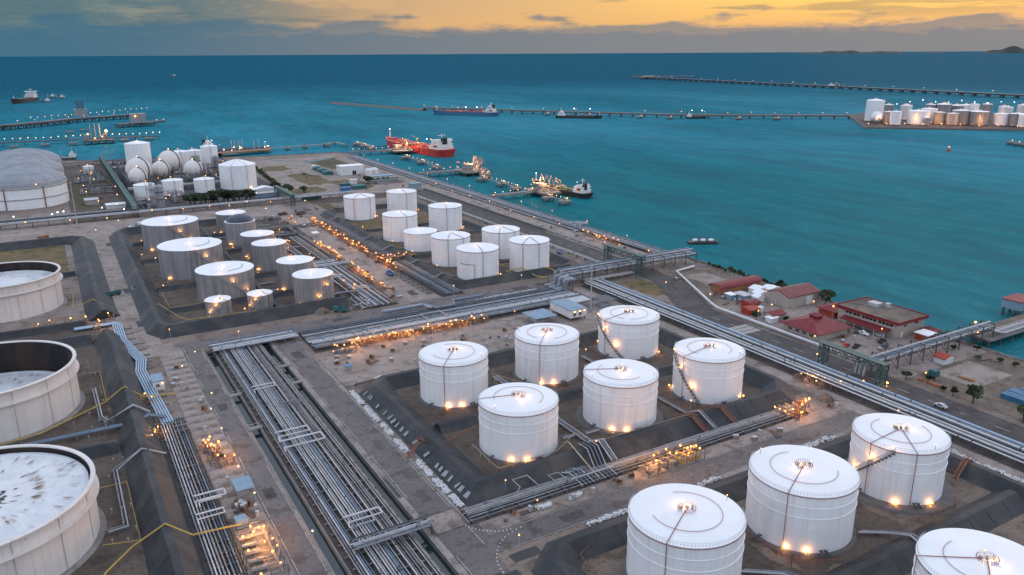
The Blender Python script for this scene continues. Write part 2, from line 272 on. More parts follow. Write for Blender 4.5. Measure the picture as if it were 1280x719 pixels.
# ------------------------------------------------------------------ mesh helpers
class MB:
    def __init__(s): s.v = []; s.f = []; s.m = []
    def add(s, vs, fs, mi=0):
        o = len(s.v); s.v += vs; s.f += [tuple(i+o for i in f) for f in fs]; s.m += [mi]*len(fs); return s
    def box(s, x0, y0, z0, x1, y1, z1, mi=0):
        return s.add([(x0, y0, z0), (x1, y0, z0), (x1, y1, z0), (x0, y1, z0), (x0, y0, z1), (x1, y0, z1), (x1, y1, z1), (x0, y1, z1)],
                     [(3, 2, 1, 0), (4, 5, 6, 7), (0, 1, 5, 4), (1, 2, 6, 5), (2, 3, 7, 6), (3, 0, 4, 7)], mi)
    def prism(s, poly, z0, z1, mi=0):
        n = len(poly)
        return s.add([(x, y, z0) for x, y in poly]+[(x, y, z1) for x, y in poly],
                     [tuple(range(n-1, -1, -1)), tuple(range(n, 2*n))]+[(i, (i+1) % n, n+(i+1) % n, n+i) for i in range(n)], mi)
    def bar(s, a, b, w, h=None, mi=0):
        a = Vector(a); b = Vector(b); d = (b-a).normalized(); h = h or w
        up = Vector((0, 0, 1)) if abs(d.z) < .95 else Vector((0, 1, 0))
        x = d.cross(up).normalized()*w/2; y = x.normalized().cross(d)*h/2
        q = [a-x-y, a+x-y, a+x+y, a-x+y, b-x-y, b+x-y, b+x+y, b-x+y]
        return s.add([tuple(p) for p in q], [(3, 2, 1, 0), (4, 5, 6, 7), (0, 1, 5, 4), (1, 2, 6, 5), (2, 3, 7, 6), (3, 0, 4, 7)], mi)
    def tube(s, pts, r, n=8, mi=0, closed=False):
        P = [Vector(p) for p in pts]; k = len(P); rings = []; ref = None
        for i in range(k):
            if closed: t = (P[(i+1) % k]-P[i-1]).normalized()
            elif i == 0: t = (P[1]-P[0]).normalized()
            elif i == k-1: t = (P[-1]-P[-2]).normalized()
            else:
                t = ((P[i+1]-P[i]).normalized()+(P[i]-P[i-1]).normalized())
                t = t.normalized() if t.length > 1e-6 else (P[i+1]-P[i]).normalized()
            if ref is None: ref = Vector((0, 0, 1)) if abs(t.z) < .9 else Vector((1, 0, 0))
            x = t.cross(ref)
            if x.length < 1e-4: x = t.cross(Vector((0, 1, 0)))
            x.normalize(); y = x.cross(t).normalized(); ref = y
            sc_ = 1.0
            if 0 < i < k-1 and not closed:
                c = max(.5, t.dot((P[i+1]-P[i]).normalized())); sc_ = 1/c
            rings.append([tuple(P[i]+(x*math.cos(2*math.pi*j/n)+y*math.sin(2*math.pi*j/n))*r*(sc_ if False else 1)) for j in range(n)])
        vs = [p for q in rings for p in q]; fs = []
        for i in range(k if closed else k-1):
            a, b = i*n, ((i+1) % k)*n
            fs += [(a+j, a+(j+1) % n, b+(j+1) % n, b+j) for j in range(n)]
        if not closed: fs += [tuple(range(n-1, -1, -1)), tuple(range((k-1)*n, k*n))]
        return s.add(vs, fs, mi)
    def lathe(s, prof, n=48, cx=0, cy=0, mi=0, cap0=False, cap1=False, a0=0, a1=2*math.pi):
        full = abs(a1-a0-2*math.pi) < 1e-6; cols = n if full else n+1; vs = []
        for r, z_ in prof:
            vs += [(cx+r*math.cos(a0+(a1-a0)*j/n), cy+r*math.sin(a0+(a1-a0)*j/n), z_) for j in range(cols)]
        fs = []
        for i in range(len(prof)-1):
            for j in range(n):
                j2 = (j+1) % cols
                fs.append((i*cols+j, i*cols+j2, (i+1)*cols+j2, (i+1)*cols+j))
        if cap0: fs.append(tuple(range(cols-1, -1, -1)))
        if cap1: fs.append(tuple(range((len(prof)-1)*cols, len(prof)*cols)))
        return s.add(vs, fs, mi)
    def ico(s, c, r, mi=0, sq=1.0):
        t = (1+5**.5)/2; k = r/math.sqrt(1+t*t)
        vs = [(-1, t, 0), (1, t, 0), (-1, -t, 0), (1, -t, 0), (0, -1, t), (0, 1, t), (0, -1, -t), (0, 1, -t), (t, 0, -1), (t, 0, 1), (-t, 0, -1), (-t, 0, 1)]
        fs = [(0, 11, 5), (0, 5, 1), (0, 1, 7), (0, 7, 10), (0, 10, 11), (1, 5, 9), (5, 11, 4), (11, 10, 2), (10, 7, 6), (7, 1, 8), (3, 9, 4), (3, 4, 2), (3, 2, 6), (3, 6, 8), (3, 8, 9), (4, 9, 5), (2, 4, 11), (6, 2, 10), (8, 6, 7), (9, 8, 1)]
        return s.add([(c[0]+x*k, c[1]+y*k, c[2]+z_*k*sq) for x, y, z_ in vs], fs, mi)
    def mesh(s, name, mats, smooth=False):
        me = bpy.data.meshes.new(name); me.from_pydata(s.v, [], s.f)
        for k in ([mats] if isinstance(mats, str) else mats): me.materials.append(MATS[k])
        if len(me.materials) > 1: me.polygons.foreach_set('material_index', s.m)
        if smooth:
            me.polygons.foreach_set('use_smooth', [True]*len(me.polygons))
            try: me.set_sharp_from_angle(angle=rad(40))
            except Exception: pass
        me.update(); return me
    def build(s, name, mats, parent=None, smooth=False, loc=None, rz=0):
        return obj(name, s.mesh(name, mats, smooth), parent, loc, rz)
def obj(name, me, parent=None, loc=None, rz=0):
    o = bpy.data.objects.new(name, me); COL.objects.link(o)
    if parent is not None: o.parent = parent
    if loc: o.location = loc
    if rz: o.rotation_euler = (0, 0, rz)
    return o
def tag(o, label, cat, group=None):
    o['label'] = label; o['category'] = cat
    if group: o['group'] = group
    return o
def thing(name, label, cat, loc=(0, 0, 0), rz=0, group=None):
    o = obj(name, None, None, loc, rz); o.empty_display_size = 1
    return tag(o, label, cat, group)
def struct(name, mb, mats, smooth=False, parent=None):
    o = mb.build(name, mats, parent, smooth)
    if parent is None: o['kind'] = 'structure'
    return o
def copy_tree(o, loc=None, rz=None, label=None, group=None, parent=None):
    c = o.copy(); COL.objects.link(c); c.parent = parent
    if loc is not None: c.location = loc
    if rz is not None: c.rotation_euler = (0, 0, rz)
    if label: c['label'] = label
    if group: c['group'] = group
    for ch in list(o.children): copy_tree(ch, parent=c)
    return c
_cache = {}
def shared(key, fn):
    if key not in _cache: _cache[key] = fn()
    return _cache[key]
def facing(x, y): return math.atan2(-y, -x)

def glow(parent, p, watts, col=(1, .42, .12)):
    watts *= 1.3
    d = shared(('glow', watts, col), lambda: bpy.data.lights.new('lamp_light', 'POINT'))
    d.energy = watts; d.color = col; d.shadow_soft_size = 0
    o = bpy.data.objects.new('lamp_light', d); COL.objects.link(o); o.parent = parent; o.location = p; return o
# ------------------------------------------------------------------ the setting
SEA_Z = -3.0
sb = MB(); _n = 96
rings = [0, 300, 900, 2000, 4000, 8000, 16000, 40000, 90000, 160000]
sv = [(300, 700, SEA_Z)]; sf = []
for r_ in rings[1:]:
    sv += [(300+r_*math.cos(2*math.pi*j/_n), 700+r_*math.sin(2*math.pi*j/_n), SEA_Z) for j in range(_n)]
sf += [(0, 1+j, 1+(j+1) % _n) for j in range(_n)]
for i in range(len(rings)-2):
    a, b = 1+i*_n, 1+(i+1)*_n
    sf += [(a+j, b+j, b+(j+1) % _n, a+(j+1) % _n) for j in range(_n)]
sb.add(sv, sf); struct('sea', sb, 'sea')

CX = ((44.4, 47.4), (67.0, 70.0))          # the two drainage canals
def rect(mb, x0, y0, x1, y1, z_=0, mi=0): mb.add([(x0, y0, z_), (x1, y0, z_), (x1, y1, z_), (x0, y1, z_)], [(0, 1, 2, 3)], mi)
COAST_N = [(326, 955), (318, 983), (262, 990), (205, 1000), (156, 1030), (60, 1055), (18, 1080), (-60, 1088), (-600, 1140)]
gm = MB()
for x0, x1 in ((-600, CX[0][0]), (CX[0][1], CX[1][0]), (CX[1][1], 326)): rect(gm, x0, -300, x1, 334)
rect(gm, -600, 334, 326, 955)
gm.add([(x, y, 0) for x, y in COAST_N]+[(-600, 955, 0)], [tuple(range(len(COAST_N)+1))])
struct('ground', gm, 'ground')
for x0, x1 in CX:
    c = MB()
    c.add([(x0, -300, 0), (x0, 334, 0), (x0, 334, -1.6), (x0, -300, -1.6), (x1, -300, 0), (x1, 334, 0), (x1, 334, -1.6), (x1, -300, -1.6)],
          [(0, 3, 2, 1), (4, 5, 6, 7), (1, 2, 6, 5)])
    c.box(x0-.35, -300, -.2, x0, 334, .25); c.box(x1, -300, -.2, x1+.35, 334, .25)
    struct('canal', c, 'concrete_plain')
    w = MB(); rect(w, x0, -300, x1, 334, -1.25); struct('canal_water', w, 'canal_water')
# rock revetment along the shore
rv = MB(); path = [(326, -300), (326, 100)]+[(326, 100+i*6) for i in range(1, 143)]+COAST_N
pp = []
for a, b in zip(path[:-1], path[1:]):
    n = max(1, int(math.hypot(b[0]-a[0], b[1]-a[1])/4))
    pp += [(a[0]+(b[0]-a[0])*i/n, a[1]+(b[1]-a[1])*i/n) for i in range(n)]
pp.append(path[-1]); vs = []; fs = []
for i, p in enumerate(pp):
    q0 = pp[max(0, i-1)]; q1 = pp[min(len(pp)-1, i+1)]; dx, dy = q1[0]-q0[0], q1[1]-q0[1]; L = math.hypot(dx, dy) or 1
    nx, ny = dy/L, -dx/L
    for k, (d, h) in enumerate(((-1.2, .05), (-.6, .9), (.4, .8), (1.6, -.4), (3.0, -1.7), (4.6, -2.7), (6.5, -4.0))):
        j = .0 if k == 0 else RND.uniform(-.5, .5)
        vs.append((p[0]+nx*(d+j), p[1]+ny*(d+j), h+(0 if k < 3 else RND.uniform(-.5, .4))))
for i in range(len(pp)-1):
    for k in range(6): fs.append((i*7+k, i*7+k+1, (i+1)*7+k+1, (i+1)*7+k))
rv.add(vs, fs); struct('shore_revetment', rv, 'rock')

def sheet(name, mat, polys, z_=.03):
    m = MB()
    for i, p in enumerate(polys):
        if i: z_ += .002
        if len(p) == 4 and not isinstance(p[0], tuple): rect(m, *p, z_)
        else: m.add([(x, y, z_) for x, y in p], [tuple(range(len(p)))])
    return struct(name, m, mat)
def blob(x0, y0, x1, y1, n=20, j=.18):
    cx, cy, rx, ry = (x0+x1)/2, (y0+y1)/2, (x1-x0)/2, (y1-y0)/2; out = []
    for i in range(n):
        a = 2*math.pi*i/n; k = 1+RND.uniform(-j, j); c, s = math.cos(a), math.sin(a)
        q = max(abs(c), abs(s))**.6; out.append((cx+rx*c/q*k, cy+ry*s/q*k))
    return out
# yards inside the bunds
sheet('tank_yard_soil', 'soil', [(90, 176, 226, 262), (-600, 150, 8, 398), (34, 368, 132, 606)], .010)
sheet('tank_yard_soil', 'soil_light', [(88, -100, 226, 142), (176, 366, 256, 600)], .016)
sheet('yard_dry_grass', 'dry_grass', [blob(184, 515, 214, 556), blob(222, 515, 250, 556), (-600, 508, 0, 588), blob(256, 296, 274, 324), blob(180, 440, 190, 500)], .040)
sheet('yard_soil_patches', 'soil', [blob(100, 60, 140, 130, 26), blob(140, 100, 180, 136, 24), blob(184, 372, 220, 440, 24), blob(222, 372, 252, 470, 24), blob(190, 470, 250, 514, 24)], .026)
# concrete and asphalt
sheet('concrete_apron', 'concrete', [(27, 60, 36.2, 345), (83, 268, 240, 306), (84, 157.6, 230, 163), (11.5, 351, 30, 612), (-600, 612, 160, 660), (146, 352, 162, 640), (100, 358, 146, 366), (228, 60, 235, 330), (294, 345, 312, 930), (268, 186, 326, 264), (13.5, 338, 34, 352)], .13)
sheet('service_road', 'asphalt', [(36.6, -100, 43.4, 338), (72.2, -100, 81.4, 338), (84, 149.5, 235, 156.8), (14, 339.5, 262, 350.5), (21.5, 352, 28.6, 598), (-600, 618, 175, 640), (147.5, 352, 157.5, 640), (226, 60, 232.5, 330)], .080)
sheet('road_corner', 'asphalt', [[(72.3, 149), (84, 149), (84, 162), (81.4, 166), (72.3, 166)], [(81, 339.6), (81, 329), (85, 336), (92, 339.6)], [(157, 352), (163, 351), (170, 350.4), (157, 350.4)]], .104)
sheet('coast_road', 'asphalt_dark', [(274, 352, 291, 668)], .112)
WEST = [(277, 334), (274, 318), (268, 303), (260, 288), (254, 276), (250, 260), (248.5, 246), (250, 205), (251, 162), (252, 112), (252, -60)]
EAST = [(291, 334), (287, 312), (280, 291), (272, 275), (267, 264), (265.5, 250), (265.5, 232), (266, 205), (266, 165), (266, 120), (266, -60)]
erm = MB()
for i in range(len(WEST)-1): erm.add([(*WEST[i], .118), (*WEST[i+1], .118), (*EAST[i+1], .118), (*EAST[i], .118)], [(0, 1, 2, 3)])
rect(erm, 275, 334, 291.5, 352, .115)
struct('shore_road', erm, 'asphalt_dark')
sheet('sandy_yard', 'soil_light', [(270, 96, 326, 172), blob(276, 276, 322, 330, 24)], .034)
sheet('yard_sand', 'concrete', [(284, 146, 308, 163), (182, 670, 312, 958), (296, 300, 312, 318), (268, 165, 326, 186)], .042)
sheet('plant_paving', 'asphalt_dark', [(56, 676, 180, 1026)], .030)
sheet('plant_paving', 'soil', [(8, 662, 54, 1040), (184, 642, 262, 668)], .020)
sheet('lawn', 'green_grass', [[(257, 914), (303, 940), (294, 866), (263, 838)], blob(288, 236, 300, 243, 12, .05), blob(304, 238, 318, 244, 12, .05), (14, 720, 24, 860), (186, 606, 196, 640)], .086)
sheet('field_soil', 'dry_grass', [blob(208, 742, 236, 830, 22), blob(196, 858, 226, 900, 18), blob(186, 700, 215, 735, 16), blob(232, 700, 262, 760, 18)], .066)
sheet('basin_lining', 'teal_paint', [[(222, 946), (246, 926), (250, 930), (228, 950)], [(250, 912), (292, 934), (294, 931), (258, 906)]], .1)
# road paint and patches
pm = MB()
for i in range(8):
    x0 = 252.5+i*1.55
    for j in range(3): rect(pm, x0, 232+j*3.4, x0+.95, 235+j*3.4, .135)
for y_ in range(100, 330, 9):
    pass
struct('crosswalk_marking', pm, 'paint_line')
pm = MB()
for a, b in ((36.9, 43.1), (72.6, 81.0)):
    for y_ in range(104, 336, 10):
        if RND.random() < .8: rect(pm, a, y_, a+.14, y_+9, .13)
        if RND.random() < .7: rect(pm, b, y_, b+.14, y_+9, .13)
for y_ in range(360, 660, 12): rect(pm, 282.4, y_, 282.6, y_+5, .132)
for y_ in range(0, 260, 12): rect(pm, 258.6, y_, 258.8, y_+5, .132)
struct('road_line_marking', pm, 'paint_line')
pm = MB()
for k in range(16):
    x, y, a, b = RND.choice(((40, RND.uniform(120, 330), 3, 6), (77, RND.uniform(110, 330), 4, 8), (RND.uniform(90, 230), 153, 7, 3), (RND.uniform(30, 240), 345, 9, 4), (153, RND.uniform(360, 620), 4, 9), (25, RND.uniform(360, 590), 3, 10), (283, RND.uniform(360, 660), 6, 10), (259, RND.uniform(80, 240), 5, 9)))
    sk = RND.uniform(-.4, .4); pm.add([(x-a/2, y-b/2, .138+k*.001), (x+a/2+sk, y-b/2+sk*.5, .138+k*.001), (x+a/2, y+b/2, .138+k*.001), (x-a/2+sk, y+b/2-sk*.3, .138+k*.001)], [(0, 1, 2, 3)])
struct('road_repair_patch', pm, 'asphalt_dark')
# low stretches of kerb
kb = MB()
for x0, y0, x1, y1 in ((35.9, 110, 36.3, 336), (71.6, 172, 72.0, 336), (81.6, 172, 82.0, 334), (84, 156.9, 232, 157.3), (86, 148.9, 220, 149.3), (291.2, 352, 291.7, 668), (273.4, 352, 273.8, 668), (146.9, 354, 147.3, 636), (157.8, 354, 158.2, 640)):
    kb.box(x0, y0, -.1, x1, y1, .15)
struct('kerb', kb, 'concrete_plain')
# far islands on the sea horizon
def island(label, az0, az1, dist, h):
    m = MB(); n = 40; vs = []; fs = []
    for i in range(n+1):
        a = az0+(az1-az0)*i/n; t = i/n
        e = math.sin(math.pi*t)**.6*h*(.55+.45*math.sin(2.3+5*t)*.5+.3*math.sin(11*t+az0*40)*.5+.1*math.sin(27*t))
        for k, (d, hh) in enumerate(((-900, 0), (0, 1), (1100, 0))):
            vs.append((math.sin(a)*(dist+d), math.cos(a)*(dist+d), SEA_Z-2+max(0, e)*hh))
    for i in range(n):
        for k in range(2): fs.append((i*3+k, (i+1)*3+k, (i+1)*3+k+1, i*3+k+1))
    m.add(vs, fs); o = struct('island_hill', m, 'island')
def az_of(px): return HEAD+math.atan((px-640)/F_PX)
island('', az_of(984), az_of(1112), 46000, 330)
island('', az_of(1206), az_of(1330), 44000, 560)
island('', az_of(1132), az_of(1160), 52000, 120)

# concrete slabs of the lane beside the left canal, each a little different
apron = struct('slab_lane', MB().box(26.9, 168, -.05, 36.1, 338, .09), 'concrete_plain')
slab_me = [MB().box(-2.2, -2.9, 0, 2.2, 2.9, .06).mesh('slab', k) for k in ('concrete', 'concrete_slab_pale', 'concrete', 'concrete', 'concrete')]
for i in range(28):
    for j in range(2):
        if RND.random() < .94: o = obj('slab', RND.choice(slab_me), apron, (29.3+j*4.5+RND.uniform(-.03, .03), 171.2+i*6.0, .075+RND.uniform(0, .03)))

sheet('rack_bed', 'rack_bed_dark', [(48, -60, 66.9, 333), (84, 308, 226, 337.4), (163.4, 352, 177, 570), (17.6, 60, 26.6, 272), (121, 353, 140.4, 440), (121, 450, 139.5, 532), (235.2, 60, 249.4, 332), (313.4, 352, 325, 930), (82, 163.3, 214, 170.6), (130, 532, 146, 606)], .140)  # dark sheet below the racks, so gaps between the pipes stay dark
sheet('pale_verge', 'concrete_slab_pale', [(43.45, -60, 44.0, 338), (70.4, -60, 72.1, 185), (70.4, 198, 72.1, 338), (81.5, 173, 82.6, 300), (26.7, 60, 36.1, 168), (249.6, 60, 251, 240), (158.3, 416, 160.4, 600), (146.2, 366, 147.2, 600)], .165)
# ------------------------------------------------------------------ containment bunds
def sweep(mb, pts, prof, closed=False, jit=0, step=5):
    Q = []
    m = len(pts)
    for i in range(m if closed else m-1):
        a, b = pts[i], pts[(i+1) % m]; n = max(1, int(math.hypot(b[0]-a[0], b[1]-a[1])/step))
        Q += [(a[0]+(b[0]-a[0])*k/n, a[1]+(b[1]-a[1])*k/n) for k in range(n)]
    if not closed: Q.append(pts[-1])
    n = len(Q); w = len(prof); vs = []; fs = []
    for i in range(n):
        if closed: a, c = Q[i-1], Q[(i+1) % n]
        else: a, c = Q[max(0, i-1)], Q[min(n-1, i+1)]
        p = Q[i]
        d0 = Vector((p[0]-a[0], p[1]-a[1])); d1 = Vector((c[0]-p[0], c[1]-p[1]))
        if d0.length < 1e-6: d0 = d1
        if d1.length < 1e-6: d1 = d0
        d0.normalize(); d1.normalize(); t = (d0+d1).normalized(); sc_ = 1/max(.5, t.dot(d1))
        nx, ny = t.y*sc_, -t.x*sc_
        jj = RND.uniform(-jit, jit); jh = RND.uniform(-jit, jit)*.5
        for o, h in prof: vs.append((p[0]+nx*(o+(jj if h > .5 else 0)), p[1]+ny*(o+(jj if h > .5 else 0)), h+(jh if h > 1 else 0)))
    for i in range(n if closed else n-1):
        j = (i+1) % n
        for k in range(w-1): fs.append((i*w+k, j*w+k, j*w+k+1, i*w+k+1))
    if not closed: fs += [tuple(range(w)), tuple(range((n-1)*w+w-1, (n-1)*w-1, -1))]
    mb.add(vs, fs)
def bund(label, pts, half=6.0, h=3.4, top=.95, closed=False, mat='membrane', group='dark lined containment bunds'):
    root = thing('containment_bund', label, 'bund', (pts[0][0], pts[0][1], 0), 0, group)
    L = [(x-pts[0][0], y-pts[0][1]) for x, y in pts]
    m = MB(); prof = [(-half, 0.0), (-half*.56, h*.47), (-top, h), (top, h+.02), (half*.56, h*.46), (half, 0.0)]
    sweep(m, L, prof, closed, .12); m.build('slope', mat, root)
    s = MB()
    segs = list(zip(L, L[1:]+L[:1])) if closed else list(zip(L, L[1:]))
    for a, b in segs:
        d = math.hypot(b[0]-a[0], b[1]-a[1]); n = int(d/7.5)
        for k in range(1, n):
            t = k/n; x, y = a[0]+(b[0]-a[0])*t, a[1]+(b[1]-a[1])*t; nx, ny = (b[1]-a[1])/d, -(b[0]-a[0])/d
            for sg in (-1, 1):
                s.bar((x+nx*half*sg*.97, y+ny*half*sg*.97, .1), (x+nx*half*.56*sg, y+ny*half*.56*sg, h*.47+.03), .09, .07)
                s.bar((x+nx*half*.56*sg, y+ny*half*.56*sg, h*.47+.03), (x+nx*top*sg, y+ny*top*sg, h+.05), .09, .07)
    if s.v: s.build('weld_seam', 'seam', root)['kind'] = 'stuff'
    return root
bund('long dark lined bund round the yard of six white tanks, beside the sandbags', [(91.5, 177.5), (214, 177.5), (221, 184), (221, 258), (216, 262), (96, 262), (91.5, 257)], 6.2, 3.6, closed=True)
bund('low dark bund between the two rows of the six-tank yard', [(98, 218), (215, 218)], 3.8, 2.2)
bund('dark lined bund round the four tanks nearest the bottom corner', [(222, 30), (222, 137), (217, 141), (97, 141), (91, 136), (91, 30)], 5.6, 3.2)
bund('smooth dark bund crossing between two rows of front tanks', [(98, 97), (217, 97)], 5.2, 3.0)
bund('dark lined bund round the nine white tanks by the sea', [(182, 364), (250, 364), (256, 370), (256, 598), (188, 604), (180, 596), (178, 372)], 5.5, 3.0, closed=True)
bund('low bund splitting the yard of nine white tanks', [(183, 434), (251, 434)], 3.4, 1.8)
bund('low bund behind the squat tank of the nine', [(183, 520), (251, 520)], 3.0, 1.6)
bund('dark bund with hipped corners round the grey weathered tanks', [(117, 366), (35, 366), (32, 372), (33, 596), (38, 604), (117, 604)], 6.5, 4.2)
bund('low dark wall bund between slim grey tanks and the pale pipes', [(118.6, 366), (118.6, 604)], 2.4, 1.5, .4)
for y_, tx in ((398, 'behind the two small grey tanks'), (440, 'between the widest grey tanks and the pair in front'), (508, 'between the two widest grey tanks'), (560, 'under the dark-domed grey tank')):
    bund('low dark bund '+tx, [(39, y_), (116, y_)], 3.2, 2.2)
bund('low dark bund dividing wide and slim grey tanks', [(86, 372), (86, 590)], 2.8, 2.0)
bund('tall dark bund between open-topped tanks and the pipe corridor', [(11.6, 60), (11.8, 352), (10, 372)], 6.0, 5.0)
bund('dark bund beside the truck lane, around the farthest open tank', [(11.5, 404), (10.5, 420), (10.5, 588), (4, 594), (-300, 594)], 7.0, 4.4)
bund('short dark bund between the two nearest open-topped tanks', [(-300, 259), (5, 259)], 4.2, 2.8)
bund('grey bund between the middle and farthest open-topped tanks', [(-300, 374), (4, 374)], 6.5, 3.2)
bund('thin dark bund in front of the dry grass plot', [(-300, 500), (3, 500)], 3.5, 2.4)
bund('dark bund wall at the end of the cross bund behind the open tanks', [(-300, 398), (3, 398)], 3.5, 2.6)

# ------------------------------------------------------------------ storage tanks
def arc(r, a0, a1, z_, n=40): return [(r*math.cos(a0+(a1-a0)*i/n), r*math.sin(a0+(a1-a0)*i/n), z_) for i in range(n+1)]
def bulb(parent, p, r=.32, mat='lamp_warm', name='lamp'):
    me = shared(('bulb', r, mat), lambda: MB().ico((0, 0, 0), r).mesh('lamp_bulb', mat))
    return obj(name, me, parent, p)
def rail_mesh(R, a0, a1, z_, hgt=1.1, n=40, r=.035, post=.04):
    m = MB()
    for h in (hgt, hgt*.5): m.tube(arc(R, a0, a1, z_+h, n), r, 4)
    for i in range(n+1):
        a = a0+(a1-a0)*i/n; m.bar((R*math.cos(a), R*math.sin(a), z_), (R*math.cos(a), R*math.sin(a), z_+hgt), post)
    return m
def stair_mesh(R, H, a0, a1, n=None):
    n = n or int(abs(a1-a0)*R/.8); m = MB()
    for i in range(n):
        a = a0+(a1-a0)*i/n; z_ = .4+(H-.4)*i/n; b = a+(a1-a0)/n*.95
        p = [((R+.08)*math.cos(a), (R+.08)*math.sin(a)), ((R+1.0)*math.cos(a), (R+1.0)*math.sin(a)), ((R+1.0)*math.cos(b), (R+1.0)*math.sin(b)), ((R+.08)*math.cos(b), (R+.08)*math.sin(b))]
        m.prism(p, z_-.06, z_)
    for rr, dz in ((R+1.0, 1.1), (R+1.0, .55), (R+1.0, -.15), (R+.1, -.15)):
        m.tube([(rr*math.cos(a0+(a1-a0)*i/n), rr*math.sin(a0+(a1-a0)*i/n), .4+(H-.4)*i/n+dz) for i in range(n+1)], .07, 4)
    return m
def cone_tank(label, group, x, y, R, H, shell='white_shell', roof='white_roof', slope=.1, detail=2, pipes=(-15,), ring=True, ring_a=(30, 300), lamps_base=(-10, 12), lamps_roof=3, stair=None, girders=(.62, .80), rim_red=True, name='storage_tank', rails=True, stair_mat='steel_dark', pipe_mat='red_pipe', found=True, lmat='lamp_warm', fw=.7):
    root = thing(name, label, 'tank', (x, y, 0), 0, group)
    F = facing(x, y); n = 96 if detail > 1 else 56
    rz = RND.uniform(0, 6.28)
    if found: MB().lathe([(R+fw+.4, .02), (R+fw, .5), (R-.2, .56)], n).build('foundation_ring', 'support_grey', root, True)
    MB().lathe([(R, .5), (R, H)], n).build('shell', shell, root, True, rz=rz)
    rf = MB().lathe([(R+.16, H-.12), (R+.16, H+.02), (R*.5, H+R*slope*.56), (.25, H+R*slope), (0, H+R*slope)], n).build('roof', roof, root, True)
    for g in girders:
        k = R+.15
        MB().lathe([(R, H*g-.07), (k, H*g-.04), (k, H*g+.04), (R, H*g+.07)], n).build('stiffener_ring', shell, root, True)
    if rim_red: MB().tube(arc(R+.3, F-1.25, F+1.5, H-.25, 60), .08, 6).build('rim_pipe', pipe_mat, root, True)
    if rails and detail > 1:
        rail_mesh(R-.05, F-1.9, F+1.9, H+.05, 1.0, 64).build('rim_railing', 'pipe_white', root)
        for a in (F-.5, F+.7): pass
    zc = H+R*slope
    if ring: MB().tube([(px, py, H+(R-math.hypot(px, py))*slope+.25) for px, py, _ in arc(R*.62, F+rad(ring_a[0]), F+rad(ring_a[1]), 0, 56)], .06 if detail > 1 else .1, 6).build('roof_cooling_pipe', pipe_mat, rf)
    if detail > 1:
        v = MB(); v.lathe([(.35, zc-.1), (.35, zc+.5), (.6, zc+.55), (0, zc+.8)], 12); v.box(-1.3, .6, zc-.2, -.7, 1.2, zc+.6); v.box(.8, -1.0, zc-.2, 1.2, -.6, zc+.9)
        v.build('roof_vent', 'pipe_warm', rf)
        rail_mesh(2.1, 0, 2*math.pi, zc-.2, .9, 22, .03, .05).build('vent_railing', pipe_mat, rf)
    for a in pipes:
        A = F+rad(a); c, s = math.cos(A), math.sin(A)
        MB().tube([(.8*c, .8*s, zc+.15), (R*.5*c, R*.5*s, H+R*.5*slope+.22), ((R+.3)*c, (R+.3)*s, H+.2), ((R+.3)*c, (R+.3)*s, .5)], .1 if detail > 1 else .13, 6).build('riser_pipe', pipe_mat, root)
    if stair:
        stair_mesh(R, H, F+rad(stair[0]), F+rad(stair[1])).build('spiral_stair', stair_mat, root)
        for t in (.25, .62, .95):
            a = F+rad(stair[0]+(stair[1]-stair[0])*t); bulb(root, ((R+.9)*math.cos(a), (R+.9)*math.sin(a), .4+H*t+1.6), .28, lmat); glow(root, ((R+1.2)*math.cos(a), (R+1.2)*math.sin(a), .4+H*t+2.1), 40)
    for a in lamps_base:
        A = F+rad(a); q = ((R+1.1)*math.cos(A), (R+1.1)*math.sin(A))
        MB().bar((q[0], q[1], .4), (q[0], q[1], 1.5), .09).build('lamp_post', 'steel_dark', root); bulb(root, (q[0], q[1], 1.6), .34, lmat)
        if detail: glow(root, ((R+.55)*math.cos(A), (R+.55)*math.sin(A), 1.15), 34 if detail > 1 else 40)
    for i in range(lamps_roof):
        a = rz+i*2.4; rr = 1.7 if i < 2 else R*.9
        zl = zc+.9 if i < 2 else H+1.6; MB().bar((rr*math.cos(a), rr*math.sin(a), H+(R-rr)*slope), (rr*math.cos(a), rr*math.sin(a), zl), .08).build('lamp_post', 'steel_dark', root)
        bulb(root, (rr*math.cos(a), rr*math.sin(a), zl+.1), .14 if detail else .35, 'lamp_warm')
        if detail and i == 0: glow(root, (rr*math.cos(a), rr*math.sin(a), zl+.3), 55 if detail > 1 else 25, (1, .55, .25))
    if detail > 1:   # inlet nozzles, valve and manway at the foot
        v = MB()
        for a in (F+rad(26), F+rad(31), F+rad(-38)):
            c, s = math.cos(a), math.sin(a)
            v.tube([((R-.1)*c, (R-.1)*s, 1.3), ((R+2.6)*c, (R+2.6)*s, 1.3)], .24, 8); v.tube([((R+1.2)*c, (R+1.2)*s, 1.3), ((R+1.2)*c, (R+1.2)*s, 2.3)], .12, 6); v.lathe([(.42, 0), (.42, .08)], 10, cap0=True, cap1=True, cx=(R+1.2)*c, cy=(R+1.2)*s)
        v.build('inlet_valve', 'pipe_dark', root)['kind'] = 'stuff'
    return root
GA = 'six white tanks in the middle yard'
cone_tank('white tank behind the pipe trench corner, streaked shell, red pipe down its side', GA, 115.5, 240.8, 12.4, 16.2, pipes=(-16,), ring_a=(-70, 205))
cone_tank('white tank beside the flat blue-roofed shelter, back row middle of the six', GA, 155.4, 240.4, 12.3, 16.4, pipes=(-12,), ring_a=(20, 330))
cone_tank('white tank with dark spiral stair, back row of the six near the white mast', GA, 198.2, 244, 12.5, 15.6, pipes=(-48,), stair=(-5, -75), ring_a=(0, 345), lamps_base=(70, -110))
cone_tank('white tank at the roadside end of the six, lit mounds at its foot', GA, 196.4, 195.3, 12.5, 16.5, pipes=(-42,), stair=(-8, -68), ring_a=(60, 330), lamps_base=(72, -85))
